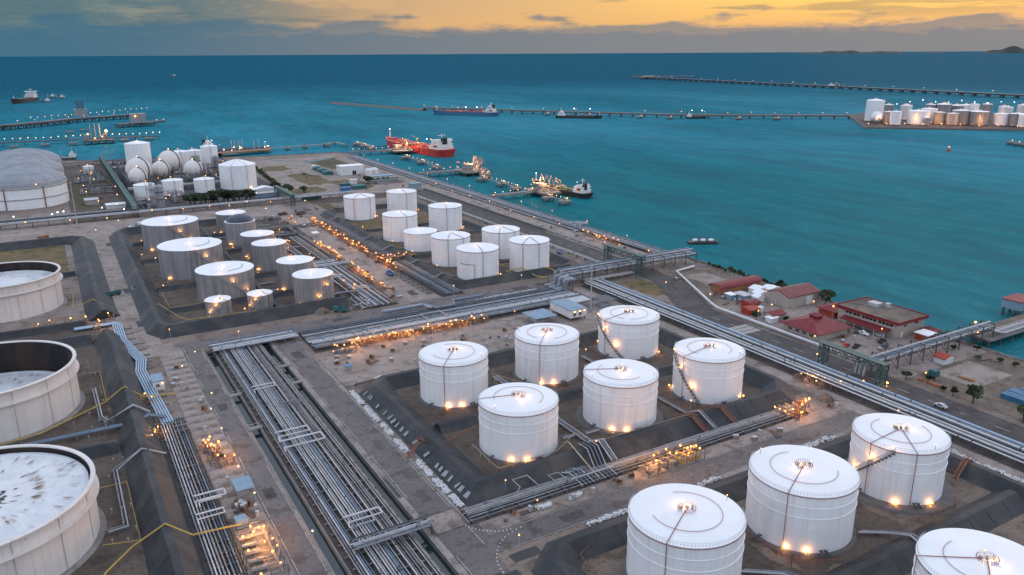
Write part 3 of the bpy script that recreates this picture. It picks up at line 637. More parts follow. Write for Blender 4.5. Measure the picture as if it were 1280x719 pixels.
cone_tank('white tank on a raised ring with bright flare of lamps on its peak', GA, 156.0, 195.2, 12.5, 16.3, pipes=(-92,), ring_a=(-120, 55), lamps_roof=4, fw=2.2)
cone_tank('white tank nearest the sandbag line, front row of the six', GA, 116.0, 195.7, 12.5, 15.9, pipes=(-88,), ring_a=(55, 285))
GB = 'large white tanks along the bottom edge'
cone_tank('big white tank cut off by the bottom edge, red pipe down its front', GB, 116.5, 119.5, 13.4, 16.3, pipes=(-16,), ring_a=(-65, 205))
cone_tank('big white tank with two raised rings and twin lamps at its foot', GB, 156.6, 119.5, 13.4, 16.2, pipes=(-12,), ring_a=(-150, 100))
cone_tank('white tank with lit diagonal stair and two red pipes beside the road', GB, 196.8, 119.5, 12.5, 16.3, pipes=(-32, 22), stair=(-75, -2), ring_a=(-130, 140), lamps_base=(5, 48), fw=3.4)
cone_tank('white tank roof cut off by the lower right corner of the frame', GB, 157.5, 72.8, 13.2, 16.3, pipes=(-68, 10), ring_a=(-120, 120), lamps_base=(-20,))
GC = 'nine white tanks by the sea'
for lb, x, y, R, H, pp_ in (
    ('white tank standing by itself at the end of the nine nearest the waste ground', 198, 569.5, 11.7, 17, (-20, 40)),
    ('white tank with hidden base behind others, farthest seaward of the nine', 235.5, 577, 11.7, 16.3, (18,)),
    ('tall white tank behind the squat one among the nine', 197, 487.6, 11.6, 17.3, (22,)),
    ('white tank by the twin roadside pipes, third seaward of the nine', 237, 501, 11.8, 16.8, (5,)),
    ('squat white tank without vertical pipe, shortest of the nine', 197.3, 454.9, 10.6, 11.7, ()),
    ('white tank between the squat one and the corner tank of the nine', 198.2, 412.5, 11.5, 16.9, (-8, 40)),
    ('white tank partly hidden behind the two front ones of the nine', 232.3, 412.5, 11.6, 16.8, (-5, 45)),
    ('white tank with bent pipe on its shell at the front bund corner', 198.2, 378.4, 11.7, 16.5, (14,)),
    ('white tank with two red pipes at the roadside corner of the nine', 231, 376.8, 11.5, 17.3, (-18, 28))):
    t = cone_tank(lb, GC, x, y, R, H, detail=1, pipes=pp_, ring=False, lamps_base=(80,), lamps_roof=1, girders=(.45, .88), slope=.14)
    if 'bent pipe' in lb:
        F = facing(x, y); A0, A1 = F-.95, F-.15
        MB().tube([((R+.3)*math.cos(A0), (R+.3)*math.sin(A0), 9.5)]+arc(R+.3, A0, A1, 9.5, 12)+[((R+.3)*math.cos(A1), (R+.3)*math.sin(A1), .6)], .13, 6).build('riser_pipe', 'red_pipe', t)
GD = 'weathered grey tanks'
for lb, x, y, R, H, st, mt in (
    ('widest grey streaked tank nearest the far road', 61.3, 547.8, 17.2, 16.8, (55, -5), 'weathered'),
    ('wide grey streaked tank in the middle of the left column', 61.5, 470.1, 17.1, 16.9, (62, 5), 'weathered'),
    ('wide grey streaked tank just behind the two small tanks', 69.1, 411.9, 14.2, 15.1, (60, -15), 'weathered'),
    ('slim pale grey tank behind the dark-domed one', 104, 571.4, 9.9, 13.8, None, 'weathered'),
    ('grey tank with dark blue tarred dome roof', 102, 531.6, 9.6, 15.1, None, 'weathered_dark'),
    ('slim grey tank in front of the dark-domed one', 104, 492.1, 9.9, 13.9, (100, 60), 'weathered'),
    ('slim grey tank third from the bund corner', 103, 458.4, 9.7, 15, (110, 70), 'weathered'),
    ('slim grey tank second from the bund corner', 104.8, 410.4, 9.5, 15, (110, 70), 'weathered'),
    ('slim grey tank with lit stair beside the gravel heap', 104.8, 377.9, 9.8, 15.1, (-5, 62), 'weathered'),
    ('smallest grey tank at the bund corner, leftmost of two', 59.1, 379.6, 5.8, 8.8, (-60, 20), 'weathered'),
    ('small grey tank beside the smallest, nearer the slim tanks', 78.6, 379.7, 5.9, 8.7, (-70, 10), 'weathered')):
    dome = 'dome' in lb and 'with dark' in lb
    t = cone_tank(lb, GD, x, y, R, H, mt, 'white_roof', .07 if not dome else .02, 1, pipes=(38,) if R < 7 else (), ring=R > 12, ring_a=(10, 110), lamps_base=(-45,) if R > 8 else (), lamps_roof=2, stair=st, girders=(.68,), rim_red=False, stair_mat='grey_metal', pipe_mat='steel_dark')
    if dome: MB().lathe([(R*.9, H+.15), (R*.85, H+1.5), (R*.66, H+3.0), (R*.36, H+4.0), (0, H+4.4)], 36).build('dome', 'dark_dome', t, True)
# open-topped tanks with floating roofs
M('rust_stain', (.26, .14, .08), (.13, .07, .045), .4, .8)
def open_tank(label, x, y, R, H, zr, hole=False):
    root = thing('floating_roof_tank', label, 'tank', (x, y, 0), 0, 'open topped tanks at the edge'); n = 128
    F = facing(x, y)
    MB().lathe([(R+1.5, .02), (R+1.0, .5), (R-.2, .55)], n).build('foundation_ring', 'concrete_plain', root, True)
    MB().lathe([(R, .55), (R, H)], n).build('shell', 'cream_shell', root, True)
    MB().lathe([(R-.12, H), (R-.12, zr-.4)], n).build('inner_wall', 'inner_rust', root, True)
    MB().lathe([(R-.15, H-.25), (R-.15, H+.12), (R+1.0, H+.12), (R+1.0, H-.25), (R, H-.55)], n).build('top_girder', 'cream_shell', root, True)
    k = H*.74
    MB().lathe([(R, k-.75), (R+1.35, k-.1), (R+1.35, k+.2), (R, k+.25)], n).build('wind_girder', 'cream_shell', root, True)
    rf = MB().lathe([(R-.35, zr-.8), (R-.45, zr+.15), (R-1.8, zr+.2), (R-2.0, zr-.1), (R*.55, zr-.15), (R*.53, zr+.15), (R*.1, zr+.22), (0, zr+.22)], n).build('floating_roof', 'float_roof', root, True)
    MB().lathe([(R-.13, zr+.05), (R-.75, zr+.3)], n).build('rim_seal', 'black_paint', rf, True)
    v = MB(); rs = random.Random(int(y)); ns = 120 if hole else 50
    for i in range(ns):
        a = rs.uniform(0, 6.283); rr = R*rs.choice((rs.gauss(.57, .03), rs.gauss(.84, .04), rs.uniform(.3, .93))); l_, w_ = rs.uniform(.3, 1.5), rs.uniform(.1, .32); c, s = math.cos(a), math.sin(a)
        v.add([(rr*c+dx*l_*c-dy*w_*s, rr*s+dx*l_*s+dy*w_*c, zr+.27+i*.0003) for dx, dy in ((-1, -.3), (-.2, -1), (.9, -.5), (1.1, .2), (.1, 1), (-.8, .6))], [(0, 1, 2, 3, 4, 5)])
    v.build('rust_stain', 'rust_stain', rf)['kind'] = 'stuff'
    for k2 in range(15):
        a = F-.2+k2*2*math.pi/15; c, s = math.cos(a), math.sin(a)
        m = MB(); m.bar(((R+.04)*c, (R+.04)*s, .6), ((R+.04)*c, (R+.04)*s, H*.70), .12, .3); m.bar(((R+.04)*c, (R+.04)*s, H*.77), ((R+.04)*c, (R+.04)*s, H-.4), .12, .3)
        m.build('shell_conduit', 'cream_dark', root)
    if hole:
        v = MB(); rr_ = random.Random(5)
        for i in range(210):
            a = rr_.uniform(0, 6.28); r_ = rr_.uniform(2.0, 7.8); px, py = r_*math.cos(a), r_*math.sin(a); w = rr_.uniform(.4, 1.1)
            v.add([(px+dx*w*RND.uniform(.5, 1), py+dy*w*RND.uniform(.5, 1), zr+.26+i*.0004) for dx, dy in ((-1, -.4), (0, -.8), (1, -.2), (.6, .7), (-.5, .8))], [(0, 1, 2, 3, 4)])
        v.build('tar_patch', 'black_paint', rf)['kind'] = 'stuff'
    return root
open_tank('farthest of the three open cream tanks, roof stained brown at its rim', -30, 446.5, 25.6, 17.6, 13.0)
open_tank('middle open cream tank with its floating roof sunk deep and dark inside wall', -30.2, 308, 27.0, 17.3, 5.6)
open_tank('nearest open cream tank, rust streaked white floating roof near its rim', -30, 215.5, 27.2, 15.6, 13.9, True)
# dome tanks, spheres and process tanks of the far plant
def dome_tank(label, x, y, R, H, D):
    root = thing('dome_roof_tank', label, 'tank', (x, y, 0), 0, 'ribbed dome tanks')
    MB().lathe([(R, 0), (R, H)], 80).build('shell', 'white_shell', root, True)
    for k in (.45, .93): MB().lathe([(R, H*k-.3), (R+.6, H*k-.2), (R+.6, H*k+.2), (R, H*k+.3)], 80).build('stiffener_ring', 'pipe_warm', root, True)
    m = MB(); prof = []
    for i in range(9):
        a = rad(10+80*i/8); prof.append((R*1.02*math.cos(math.asin(min(1, (i/8)**.999)))if False else R*1.02*math.cos(rad(90)*(i/8)**1.0), H+D*math.sin(rad(90)*(i/8))))
    rf = m.lathe(prof, 40).build('dome_roof', 'dome_grey', root)
    r = MB()
    for j in range(20):
        a = 2*math.pi*j/20
        r.tube([(p*math.cos(a), p*math.sin(a), q+.15) for p, q in prof], .12, 4)
    for p, q in prof[2:-1:2]: r.tube(arc(p, 0, 2*math.pi, q+.1, 40)[:-1], .12, 4, closed=True)
    r.build('dome_rib', 'grey_metal', rf)
    for a in (F_ for F_ in (facing(x, y)+.45, facing(x, y)-.4)):
        MB().bar(((R+.3)*math.cos(a), (R+.3)*math.sin(a), 0), ((R+.3)*math.cos(a), (R+.3)*math.sin(a), H), .8, .4).build('ladder', 'red_pipe', root)
    bulb(root, ((R+.5)*math.cos(facing(x, y)+.3), (R+.5)*math.sin(facing(x, y)+.3), H+2), .4)
for y_, tx in ((780, 'nearest grey dome-roofed tank at the left edge, white shell showing'), (856, 'second grey ribbed dome behind the nearest dome'), (932, 'farthest grey ribbed dome, rising behind the other two')): dome_tank(tx, -24, y_, 33.5, 17.5, 13.5)
GF = 'white vessels of the far plant'
cone_tank('tall white cylinder towering over the spheres', GF, 79.3, 900, 12.1, 33.5, detail=1, pipes=(), ring=False, lamps_base=(), lamps_roof=1, girders=(.3, .55, .8), slope=.22, rim_red=False)
cone_tank('stout white dome-topped tank beside the hedge of the far plant', GF, 150.1, 768, 16.3, 22, detail=1, pipes=(-20, 30), ring=False, lamps_base=(40,), lamps_roof=1, girders=(.9,), slope=.3, rim_red=False)
for lb, x, y, R, H in (('small white tank beside the green gallery, left of three', 66.4, 743, 8.4, 13.5), ('small white tank in the middle of three below the spheres', 91, 756, 8.6, 13.5), ('small white tank above the dark bushes', 118.1, 759, 8.9, 12), ('white tank behind the middle sphere', 119, 905, 9.5, 22), ('white tank left of the grey column pair near the water', 137, 925, 8.0, 20), ('tall white tank above the smallest sphere', 146, 884, 8.4, 28), ('little white tank standing alone beside the red vehicle pad', 33.6, 947, 5.3, 7.8), ('white pill tank behind the tall cylinder', 160, 960, 6, 10)):
    cone_tank(lb, GF, x, y, R, H, detail=0, pipes=(10,), ring=False, lamps_base=(20,), lamps_roof=1, girders=(), slope=.2, rim_red=False, found=False, pipe_mat='steel_dark', lmat='lamp_gold')
for lb, x, y, r_, h in (('largest white gas sphere in front of the tall cylinder', 71.5, 832, 11.5, 15), ('white gas sphere nested before the largest', 68, 806, 8.2, 12), ('tall white gas sphere with stair arch in the middle', 105, 872, 11.5, 16), ('white gas sphere with dark arch beside the middle one', 93, 846, 8.6, 12), ('small white gas sphere by the grey columns', 121, 833, 8.6, 12)):
    root = thing('gas_sphere', lb, 'gas sphere', (x, y, 0), 0, GF)
    MB().lathe([(r_*math.sin(math.pi*i/20)+.001, h-r_*math.cos(math.pi*i/20)) for i in range(21)], 36).build('vessel', 'cream_shell', root, True)
    for i in range(9):
        a = 2*math.pi*i/9; MB().bar((r_*.92*math.cos(a), r_*.92*math.sin(a), 0), (r_*.92*math.cos(a), r_*.92*math.sin(a), h), .8).build('leg', 'pipe_warm', root)
    F = facing(x, y); st = [((r_+.5)*math.cos(F+.9)*math.sin(t_), (r_+.5)*math.sin(F+.9)*math.sin(t_), h-(r_+.5)*math.cos(t_)) for t_ in [math.pi*(.35+.65*i/14) for i in range(15)]]
    MB().tube(st, .45, 5).build('stair', 'steel_dark', root); bulb(root, (0, 0, h+r_+1.2), .4, 'lamp_gold')
# ------------------------------------------------------------------ pipe racks
def mk_offs(a, b, n, seed, mats=('galvanised', 'galvanised', 'pipe_white', 'pipe_blue', 'pipe_dark', 'pipe_warm'), rr=(.16, .36)):
    r = random.Random(seed); out = []; st = (b-a)/n
    for i in range(n):
        if r.random() < .14: continue
        q = r.uniform(*rr)
        if r.random() < .18: q *= 1.45
        out.append((a+st*(i+.5)+r.uniform(-.12, .12)*st, min(q, st*.46), r.choice(mats)))
    return out
def rack(label, axis, a0, a1, offs, z_=.9, sup=6.0, group='pipe racks', legs=True, bents=False, loops=(), sup_mat='support_grey', cat='pipe rack', w0=None, w1=None, seed=1):
    rr = random.Random(seed)
    lo = min(o[0] for o in offs)-.5 if w0 is None else w0; hi = max(o[0] for o in offs)+.5 if w1 is None else w1
    P = (lambda o, a, z: (o, a, z)) if axis == 'y' else (lambda o, a, z: (a, o, z))
    root = thing('pipe_rack', label, cat, P((lo+hi)/2, (a0+a1)/2, 0), 0, group); ox, oy, _ = root.location
    D = lambda p: (p[0]-ox, p[1]-oy, p[2])
    for o, r, m in [q[:3] for q in offs]:
        zz = z_+r
        e0, e1 = a0+rr.uniform(0, 1.5), a1-rr.uniform(0, 1.5)
        MB().tube([D(P(o, e0, zz)), D(P(o, e1, zz))], r, 8).build('pipe', m, root, True)
    for o0, a, o1, d, dz, r, m in loops:
        zz = z_+r; s = 1 if d > 0 else -1
        pts = [P(o0, a-s*1.2, zz), P(o0, a, zz+dz), P(o1, a, zz+dz), P(o1, a+d, zz+dz), P(o0, a+d, zz+dz), P(o0, a+d+s*1.2, zz)]
        MB().tube([D(p) for p in pts], r, 8).build('expansion_loop', m, root, True)
    fl = MB()
    for o, r, m in [q[:3] for q in offs]:
        for q in range(max(1, int((a1-a0)/34))):
            a = rr.uniform(a0+3, a1-3); fl.tube([D(P(o, a-.16, z_+r)), D(P(o, a+.16, z_+r))], r*1.45, 8)
            if rr.random() < .3: fl.tube([D(P(o, a+.8, z_+r)), D(P(o, a+.8, z_+r*2+.7))], .09, 5); fl.tube([D(P(o, a+.8, z_+r*2+.62)), D(P(o, a+.8, z_+r*2+.7))], .34, 8)
    fl.build('flanges', 'pipe_dark', root)['kind'] = 'stuff'
    # cross beams
    n = int((a1-a0)/sup)
    bm = MB(); w = hi-lo
    if axis == 'y': bm.box(-w/2, -.28, z_-.32, w/2, .28, z_-.02)
    else: bm.box(-.28, -w/2, z_-.32, .28, w/2, z_-.02)
    if legs:
        k = max(2, int(w/5)+1)
        for i in range(k):
            o = -w/2+.3+(w-.6)*i/(k-1)
            if axis == 'y': bm.box(o-.2, -.2, 0, o+.2, .2, z_-.3)
            else: bm.box(-.2, o-.2, 0, .2, o+.2, z_-.3)
    me = bm.mesh('support', sup_mat)
    for i in range(n+1):
        a = a0+1+(a1-a0-2)*i/max(1, n); p = P((lo+hi)/2, a, 0); obj('support', me, root, D(p))
    return root
G4 = ('galvanised', 'galvanised', 'pipe_white', 'pipe_bright', 'pipe_blue', 'pipe_dark')
rack('broad ground-level pipe rack running between two dark canals', 'y', 60, 332, mk_offs(49, 66.2, 24, 3, ('galvanised', 'galvanised', 'pipe_white', 'pipe_white', 'pipe_blue', 'pipe_warm'), (.12, .25)), .9, 5.5, loops=(
    (52.2, 281.5, 60, -3.0, .9, .24, 'pipe_bright'), (50.2, 239.5, 60.4, -3.6, 1.0, .26, 'pipe_bright'), (50.0, 228, 63.0, 5.0, .8, .28, 'pipe_bright'), (53.5, 181, 63, -3, .9, .26, 'pipe_bright'), (53.6, 176, 60, 2.4, .7, .24, 'pipe_white'), (57, 262, 64, -2.6, .7, .2, 'galvanised')), w0=48.4, w1=66.8)
rack('wide pipe rack fronted by glowing valves, leading towards the portal frame', 'x', 84, 224, mk_offs(309.5, 336, 26, 5, G4, (.18, .36)), .9, 7, loops=(
    (318, 140, 327, 10, .9, .28, 'pipe_white'), (314, 118, 322, -6, .8, .25, 'pipe_white'), (312, 104, 320, 4, .8, .25, 'galvanised')))
rack('short pipe rack bridging the head of the broad rack', 'x', 46, 83, mk_offs(326.5, 338, 14, 8, G4, (.2, .4)), 1.7, 6)
t = thing('transfer_line', 'fat pale pipe stepping sideways above the rack behind the glowing valves', 'pipe', (126, 338, 0))
MB().tube([(0, 0, 2.4), (22, 0, 2.4), (24, -7, 2.4), (34, -7, 2.4), (36.5, -.4, 2.4), (54, -.4, 2.4)], .72, 10).build('pipe', 'pipe_blue', t, True)
MB().tube([(0, 1.7, 2.4), (20.5, 1.7, 2.4), (22.5, -5.2, 2.4)], .5, 10).build('pipe', 'pipe_white', t, True)
for k, (x, y) in enumerate(((4, 0), (14, 0), (28, -7), (42, -.4), (51, -.4))): MB().bar((x, y, 0), (x, y, 1.8), .4).build('support', 'concrete_plain', t)
rack('pipe bridge crossing over the broad rack beside the road culvert', 'x', 50, 72.4, mk_offs(164, 169.6, 9, 14, ('pipe_white', 'galvanised', 'pipe_dark'), (.16, .28)), 2.5, 7.4, sup_mat='steel_dark')
rack('pipe rack along the foot of the six-tank bund, from culvert to lit valves', 'x', 81.8, 214, mk_offs(163.6, 170, 10, 15, ('pipe_white', 'galvanised', 'galvanised', 'pipe_warm'), (.16, .28)), .75, 5, loops=((169.5, 101, 174, 5, 1.6, .16, 'pipe_white'), (168, 112, 172, 3.5, .8, .14, 'pipe_white'), (168.5, 118, 172, 3, .8, .14, 'galvanised')))
rack('raised run of pipes beside the tank-yard road, ending under the lattice portal', 'y', 60, 331, [(237, .26, 'pipe_bright'), (238.2, .26, 'pipe_dark'), (239.6, .34, 'pipe_bright'), (240.9, .22, 'pipe_warm'), (242, .3, 'pipe_bright'), (243.6, .34, 'pipe_dark'), (245.2, .38, 'pipe_bright'), (246.6, .3, 'galvanised'), (248, .46, 'pipe_sky')], 2.0, 6.5, sup_mat='steel_dark')
rack('long pipe rack following the sea wall', 'y', 352, 930, mk_offs(314.2, 324, 14, 21, ('pipe_white', 'galvanised', 'pipe_blue', 'pipe_dark', 'pipe_dark'), (.2, .36)), .9, 9, loops=((316, 462, 326, -8, 1.2, .4, 'pipe_white'), (319, 452, 326.5, 5, 1.5, .4, 'pipe_white')))
rack('twin fat pipes on stubby legs between coast road and nine tanks', 'y', 356, 655, [(269.4, .5, 'pipe_white'), (271.2, .46, 'pipe_warm')], 1.5, 9)
rack('dark pipe rack beside the bund of the nine tanks', 'y', 353, 430, mk_offs(164.4, 176, 12, 25, ('pipe_blue', 'pipe_blue', 'pipe_dark', 'galvanised'), (.16, .28)), .8, 6)
rack('dark pipe rack beyond the lit cross platform', 'y', 440, 568, mk_offs(164.4, 176, 12, 26, ('pipe_blue', 'pipe_dark', 'pipe_dark', 'galvanised'), (.16, .28)), .8, 6)
rack('tangle of pale pipes beside the slim grey tanks', 'y', 353, 440, mk_offs(122, 139.5, 20, 31, G4, (.16, .32)), .8, 6, loops=((132, 412, 124, 4, .6, .25, 'pipe_bright'), (136, 385, 128, 3, .6, .22, 'pipe_bright')))
rack('short pipe rack behind the slim grey tanks', 'y', 452, 530, mk_offs(122, 138.4, 17, 33, ('galvanised', 'pipe_white', 'pipe_dark', 'pipe_warm'), (.16, .32)), .8, 6)
rack('crosswise pipes reaching the slim grey tanks', 'x', 114, 139, mk_offs(446, 451, 5, 34, G4, (.2, .32)), 1.5, 8)
rack('crosswise pipes by the dark-domed tank', 'x', 112, 142, mk_offs(532, 540, 7, 35, ('galvanised', 'pipe_dark', 'pipe_warm'), (.2, .36)), 1.2, 8)
# corridor beside the open-topped tanks
rack('corridor of pipes along the tall bund of the open tanks', 'y', 60, 268, [(18.9, .2, 'galvanised'), (19.7, .24, 'pipe_white'), (20.6, .2, 'pipe_white'), (21.4, .26, 'galvanised'), (22.3, .2, 'pipe_warm'), (23.4, .22, 'pipe_blue'), (24.2, .2, 'pipe_dark'), (25.0, .22, 'pipe_blue'), (25.7, .18, 'pipe_dark')], .8, 5.5, loops=((20.6, 212, 28.6, -3.2, 1.3, .28, 'pipe_bright'), (21.4, 209.5, 27.2, -1.0, 1.0, .26, 'pipe_bright'), (19.7, 202.5, 26.6, -2.6, 1.0, .24, 'pipe_bright'), (22.3, 262, 26.4, -4, .8, .2, 'pipe_warm')))
t = thing('blue_pipeline', 'bundle of bluish pipes bending past the white container', 'pipe', (18, 330, 0))
for i in range(5):
    o = i*.85-1.7
    MB().tube([(-20, 61.5+o*.8, 1.0), (-3.5+o*.3, 61.5+o*.8, 1.0), (-2.6+o, 59, 1.0), (-2.6+o, 35, 1.0), (2+o, 5, 1.0), (.4+o, -8, 1.0), (1.6+o, -33, 1.0), (3.2+o, -62, 1.0)], .33, 8).build('pipe', 'pipe_sky', t, True)
for y in range(-60, 60, 8): MB().box(-5+(.0 if y > 30 else 3), y-.25, 0, 3+(.0 if y > 30 else 3), y+.25, .66).build('support', 'concrete_plain', t)
t = thing('transfer_line', 'pale blue pipe pair reaching out from between the open tanks', 'pipe', (-40, 272.4, 0))
for k, dy in enumerate((0, 1.1)): MB().tube([(0, dy, 1.5), (52, dy, 1.5), (56, dy, 3.2), (61, dy, 1.4)], .42, 8).build('pipe', 'pipe_blue', t, True)
for x in range(2, 50, 8): MB().bar((x, .5, 0), (x, .5, 1.1), .35, 1.5).build('support', 'concrete_plain', t)
for lb, pts, o in (('pair of pale pipes looping beside the middle open tank', [(1, 312), (1.5, 284), (3, 279), (12, 277.5), (17, 277)], (0.9, 0.4)), ('pair of pale pipes stepping out from the nearest open tank', [(-2.2, 208), (2.6, 208.5), (2.6, 242), (11, 243), (17.5, 243.4)], (.9, -.9))):
    t = thing('tank_feed_line', lb, 'pipe', (pts[0][0], pts[0][1], 0))
    for k in range(2):
        z_ = [1.0]*len(pts); 
        Q = [(x-pts[0][0]+o[0]*k*(1 if i < len(pts)-2 else 0), y-pts[0][1]+o[1]*k+(.8*k if i >= len(pts)-2 else 0), 1.2 if x < 5 else (5.6 if x < 13 else 2.0)) for i, (x, y) in enumerate(pts)]
        MB().tube(Q, .26, 8).build('pipe', 'pipe_white' if k else 'galvanised', t, True)
    for x, y in pts[1:3]: MB().box(x-pts[0][0]-.6, y-pts[0][1]-.3, 0, x-pts[0][0]+1.2, y-pts[0][1]+.3, .9).build('support', 'concrete_plain', t)
def line(label, pts, r, mat, cat='pipe', legs=9, name='foam_line', n=6):
    t = thing(name, label, cat, (pts[0][0], pts[0][1], 0)); Q = [(x-pts[0][0], y-pts[0][1], z_) for x, y, z_ in pts]
    MB().tube(Q, r, n).build('pipe', mat, t, True)
    for a, b in zip(Q, Q[1:]):
        d = math.hypot(b[0]-a[0], b[1]-a[1]); k = int(d/legs)
        for i in range(k):
            u = (i+.5)/k; x, y, z_ = (a[j]+(b[j]-a[j])*u for j in range(3))
            if z_ < 3.2: MB().bar((x, y, 0), (x, y, z_), .1).build('post', 'grey_metal', t)
    return t
line('yellow line climbing over the bund beside the middle open tank', [(-60, 278, 1.2), (-27, 278.6, 1.2), (-16, 280.5, 1.2), (4, 296, 1.4), (11, 297.6, 5.4), (16.5, 291.5, 2.4), (27.5, 291.8, 1.2)], .22, 'yellow')
line('bright yellow line crossing the bund below the nearest open tank', [(-8, 178, 1.2), (-3, 189, 1.2), (3.4, 196.6, 1.4), (11.6, 196.3, 5.5), (17.2, 191.6, 3.0), (29, 191.6, 2.2)], .24, 'yellow')
line('thin yellow frame line round pipes beside the middle open tank', [(-6, 330, 1.2), (4.6, 330, 1.2), (4.6, 297, 1.2)], .12, 'yellow')
line('thin yellow frame line round pipes beside the nearest open tank', [(-3, 232.5, 1.2), (5.4, 232.5, 1.2), (5.6, 199, 1.2), (-3, 201.5, 1.2)], .12, 'yellow')
line('yellow line beside the farthest open tank, dropping to the truck lane', [(-4, 456, 1.2), (0, 455, 1.2), (-1, 426, 1.2), (8, 425, 4.8), (16, 414, 1.2)], .2, 'yellow')
line('yellow line zigzagging along the corner of the grey tank bund', [(28, 402, 1.0), (35, 400, 4.8), (42, 384, 1.2), (44, 372, 3.2), (88, 372, 2.2), (88, 380, 1.2)], .16, 'yellow')
line('thin yellow line inside the grey tank bund', [(40, 432, 1.4), (40, 402, 1.4), (64, 402, 1.4)], .12, 'yellow')
line('yellow line at the foot of the stair-lit slim grey tank', [(94, 366, 4.6), (97, 364, 2.0), (118, 364, 1.2), (126, 380, 1.4)], .14, 'yellow')
line('yellow pipe dropping over the bund below the bent-pipe tank', [(214, 374, 1.4), (222, 370, 3.4), (224, 358, 1.0), (228, 354, .6)], .28, 'yellow')
line('yellow pipe ladder between two front tanks of the nine', [(210, 392, 1.2), (226, 388, 1.2), (234, 362, 3.4), (240, 356, .8)], .22, 'yellow')
def guard(label, pts, mat='yellow', z_=1.8):
    t = thing('sprinkler_frame', label, 'railing', (pts[0][0], pts[0][1], 0)); Q = [(x-pts[0][0], y-pts[0][1], z_) for x, y in pts]
    MB().tube(Q, .1, 6).build('top_rail', mat, t)
    for a, b in zip(Q, Q[1:]):
        d = math.hypot(b[0]-a[0], b[1]-a[1]); k = max(1, int(d/4.5))
        for i in range(k+1):
            u = i/k; x, y = a[0]+(b[0]-a[0])*u, a[1]+(b[1]-a[1])*u; MB().bar((x, y, 0), (x, y, z_), .12).build('post', mat, t)
    return t
M('rail_cream', (.52, .42, .28), (.42, .33, .22), .5, .6)
guard('cream pipe frame round the foot of the tank nearest the sandbags', [(101.5, 200), (101.2, 182.6), (122, 182.6), (134, 190)], 'rail_cream', 2.0)
line('cream pipe crossing the bund beside the tank nearest the sandbags', [(127, 186, 2.0), (126, 182, 4.2), (124, 172, 4.0), (124.6, 164, 1.0)], .2, 'rail_cream')
guard('cream pipe frame below the tank with the flaring lamps', [(134, 190), (136, 181.6), (176, 181.6)], 'rail_cream', 1.8)
guard('cream pipe frame behind the streaked white tank', [(130, 232), (134, 246), (140, 232)], 'rail_cream', 2.4)
guard('thin red rail at the foot of the big two-ring tank', [(141, 126), (141, 108), (152, 102)], 'red_pipe', 1.6)
guard('thin red rail between the front tank with diagonal stair and the road bund', [(180, 104), (200, 103), (216, 112), (216, 118)], 'red_pipe', 1.4)
guard('red rail beside the tank cut off by the bottom edge', [(96, 112), (98, 136), (102, 138)], 'red_pipe', 1.8)
guard('rusty rail along the low bund of the six-tank yard', [(94, 206), (112, 213)], 'rust_orange', 1.6)
for lb, x, y, dx, dy in (('rusty red stairway over the sandbag-side bund', 81.6, 205, 11.0, 4.2), ('rusty stairway over the bund by the lit pumps', 173, 170.5, -3.0, 13.0), ('rusty stairway over the bund near the roadside tank', 186, 170.5, -3.0, 13.0), ('rusty red stairway over the road-side bund', 215, 112, 13, 2)):
    t = thing('bund_stair', lb, 'stairway', (x, y, 0)); L = math.hypot(dx, dy); nx, ny = dy/L*.55, -dx/L*.55
    prof = [(-.02, .1), (.42, 3.9), (.56, 3.9), (1.02, .1)]
    for s in (-1, 1):
        MB().tube([(dx*u+nx*s, dy*u+ny*s, z_+1.0) for u, z_ in prof], .1, 5).build('handrail', 'red_pipe', t)
        MB().tube([(dx*u+nx*s, dy*u+ny*s, z_) for u, z_ in prof], .16, 4).build('stringer', 'rust', t)
    st = MB()
    for (u0, z0), (u1, z1) in zip(prof, prof[1:]):
        for i in range(10):
            u = u0+(u1-u0)*(i+.5)/10; z_ = z0+(z1-z0)*(i+.5)/10; st.bar((dx*u-nx, dy*u-ny, z_), (dx*u+nx, dy*u+ny, z_), .34, .06)
    st.build('tread', 'rust', t)
# lattice portals and high pipe bridges
def lattice(mb, a, b, w, h, n, t=.22):
    a = Vector(a); b = Vector(b); d = (b-a); x = Vector((d.y, -d.x, 0))
    vert = x.length < 1e-3
    if vert: x = Vector((w/2, 0, 0)); y = Vector((0, h/2, 0))
    else: x = x.normalized()*w/2; y = Vector((0, 0, h/2))
    C = [-x-y, x-y, x+y, -x+y]
    for c in C: mb.bar(a+c, b+c, t)
    for i in range(n):
        p, q = a+d*i/n, a+d*(i+1)/n
        for k in range(4):
            c0, c1 = C[k], C[(k+1) % 4]
            mb.bar(p+c0, p+c1, t*.7); mb.bar(p+(c0 if i % 2 else c1), q+(c1 if i % 2 else c0), t*.6)
def portal(label, x, y0, y1, h, w=3.2):
    t = thing('lattice_portal', label, 'portal frame', (x, y0, 0), 0, 'green lattice portals over the road')
    for y in (0, y1-y0):
        m = MB(); lattice(m, (0, y, 0), (0, y, h), w, w, 6, .3); m.build('tower', 'green_steel', t)
        MB().box(-2, y-2, 0, 2, y+2, .4).build('footing', 'concrete_plain', t)
    m = MB(); lattice(m, (0, -1.6, h-1.4), (0, y1-y0+1.6, h-1.4), w, 2.6, 11, .26); m.build('beam', 'green_steel', t)
    MB().box(-1.8, -1.8, h-.06, 1.8, y1-y0+1.8, h+.08).build('walkway', 'green_steel', t)
    MB().box(-1.0, -.5, h-.8, 1.0, y1-y0+.5, h-.4).build('cable_tray', 'pipe_dark', t)
    return t
portal('tall dark green lattice portal over the coast road', 272.5, 327, 357, 13)
portal('dark green lattice portal over the shore road near the compound', 254.5, 165, 191, 9.5, 2.6)
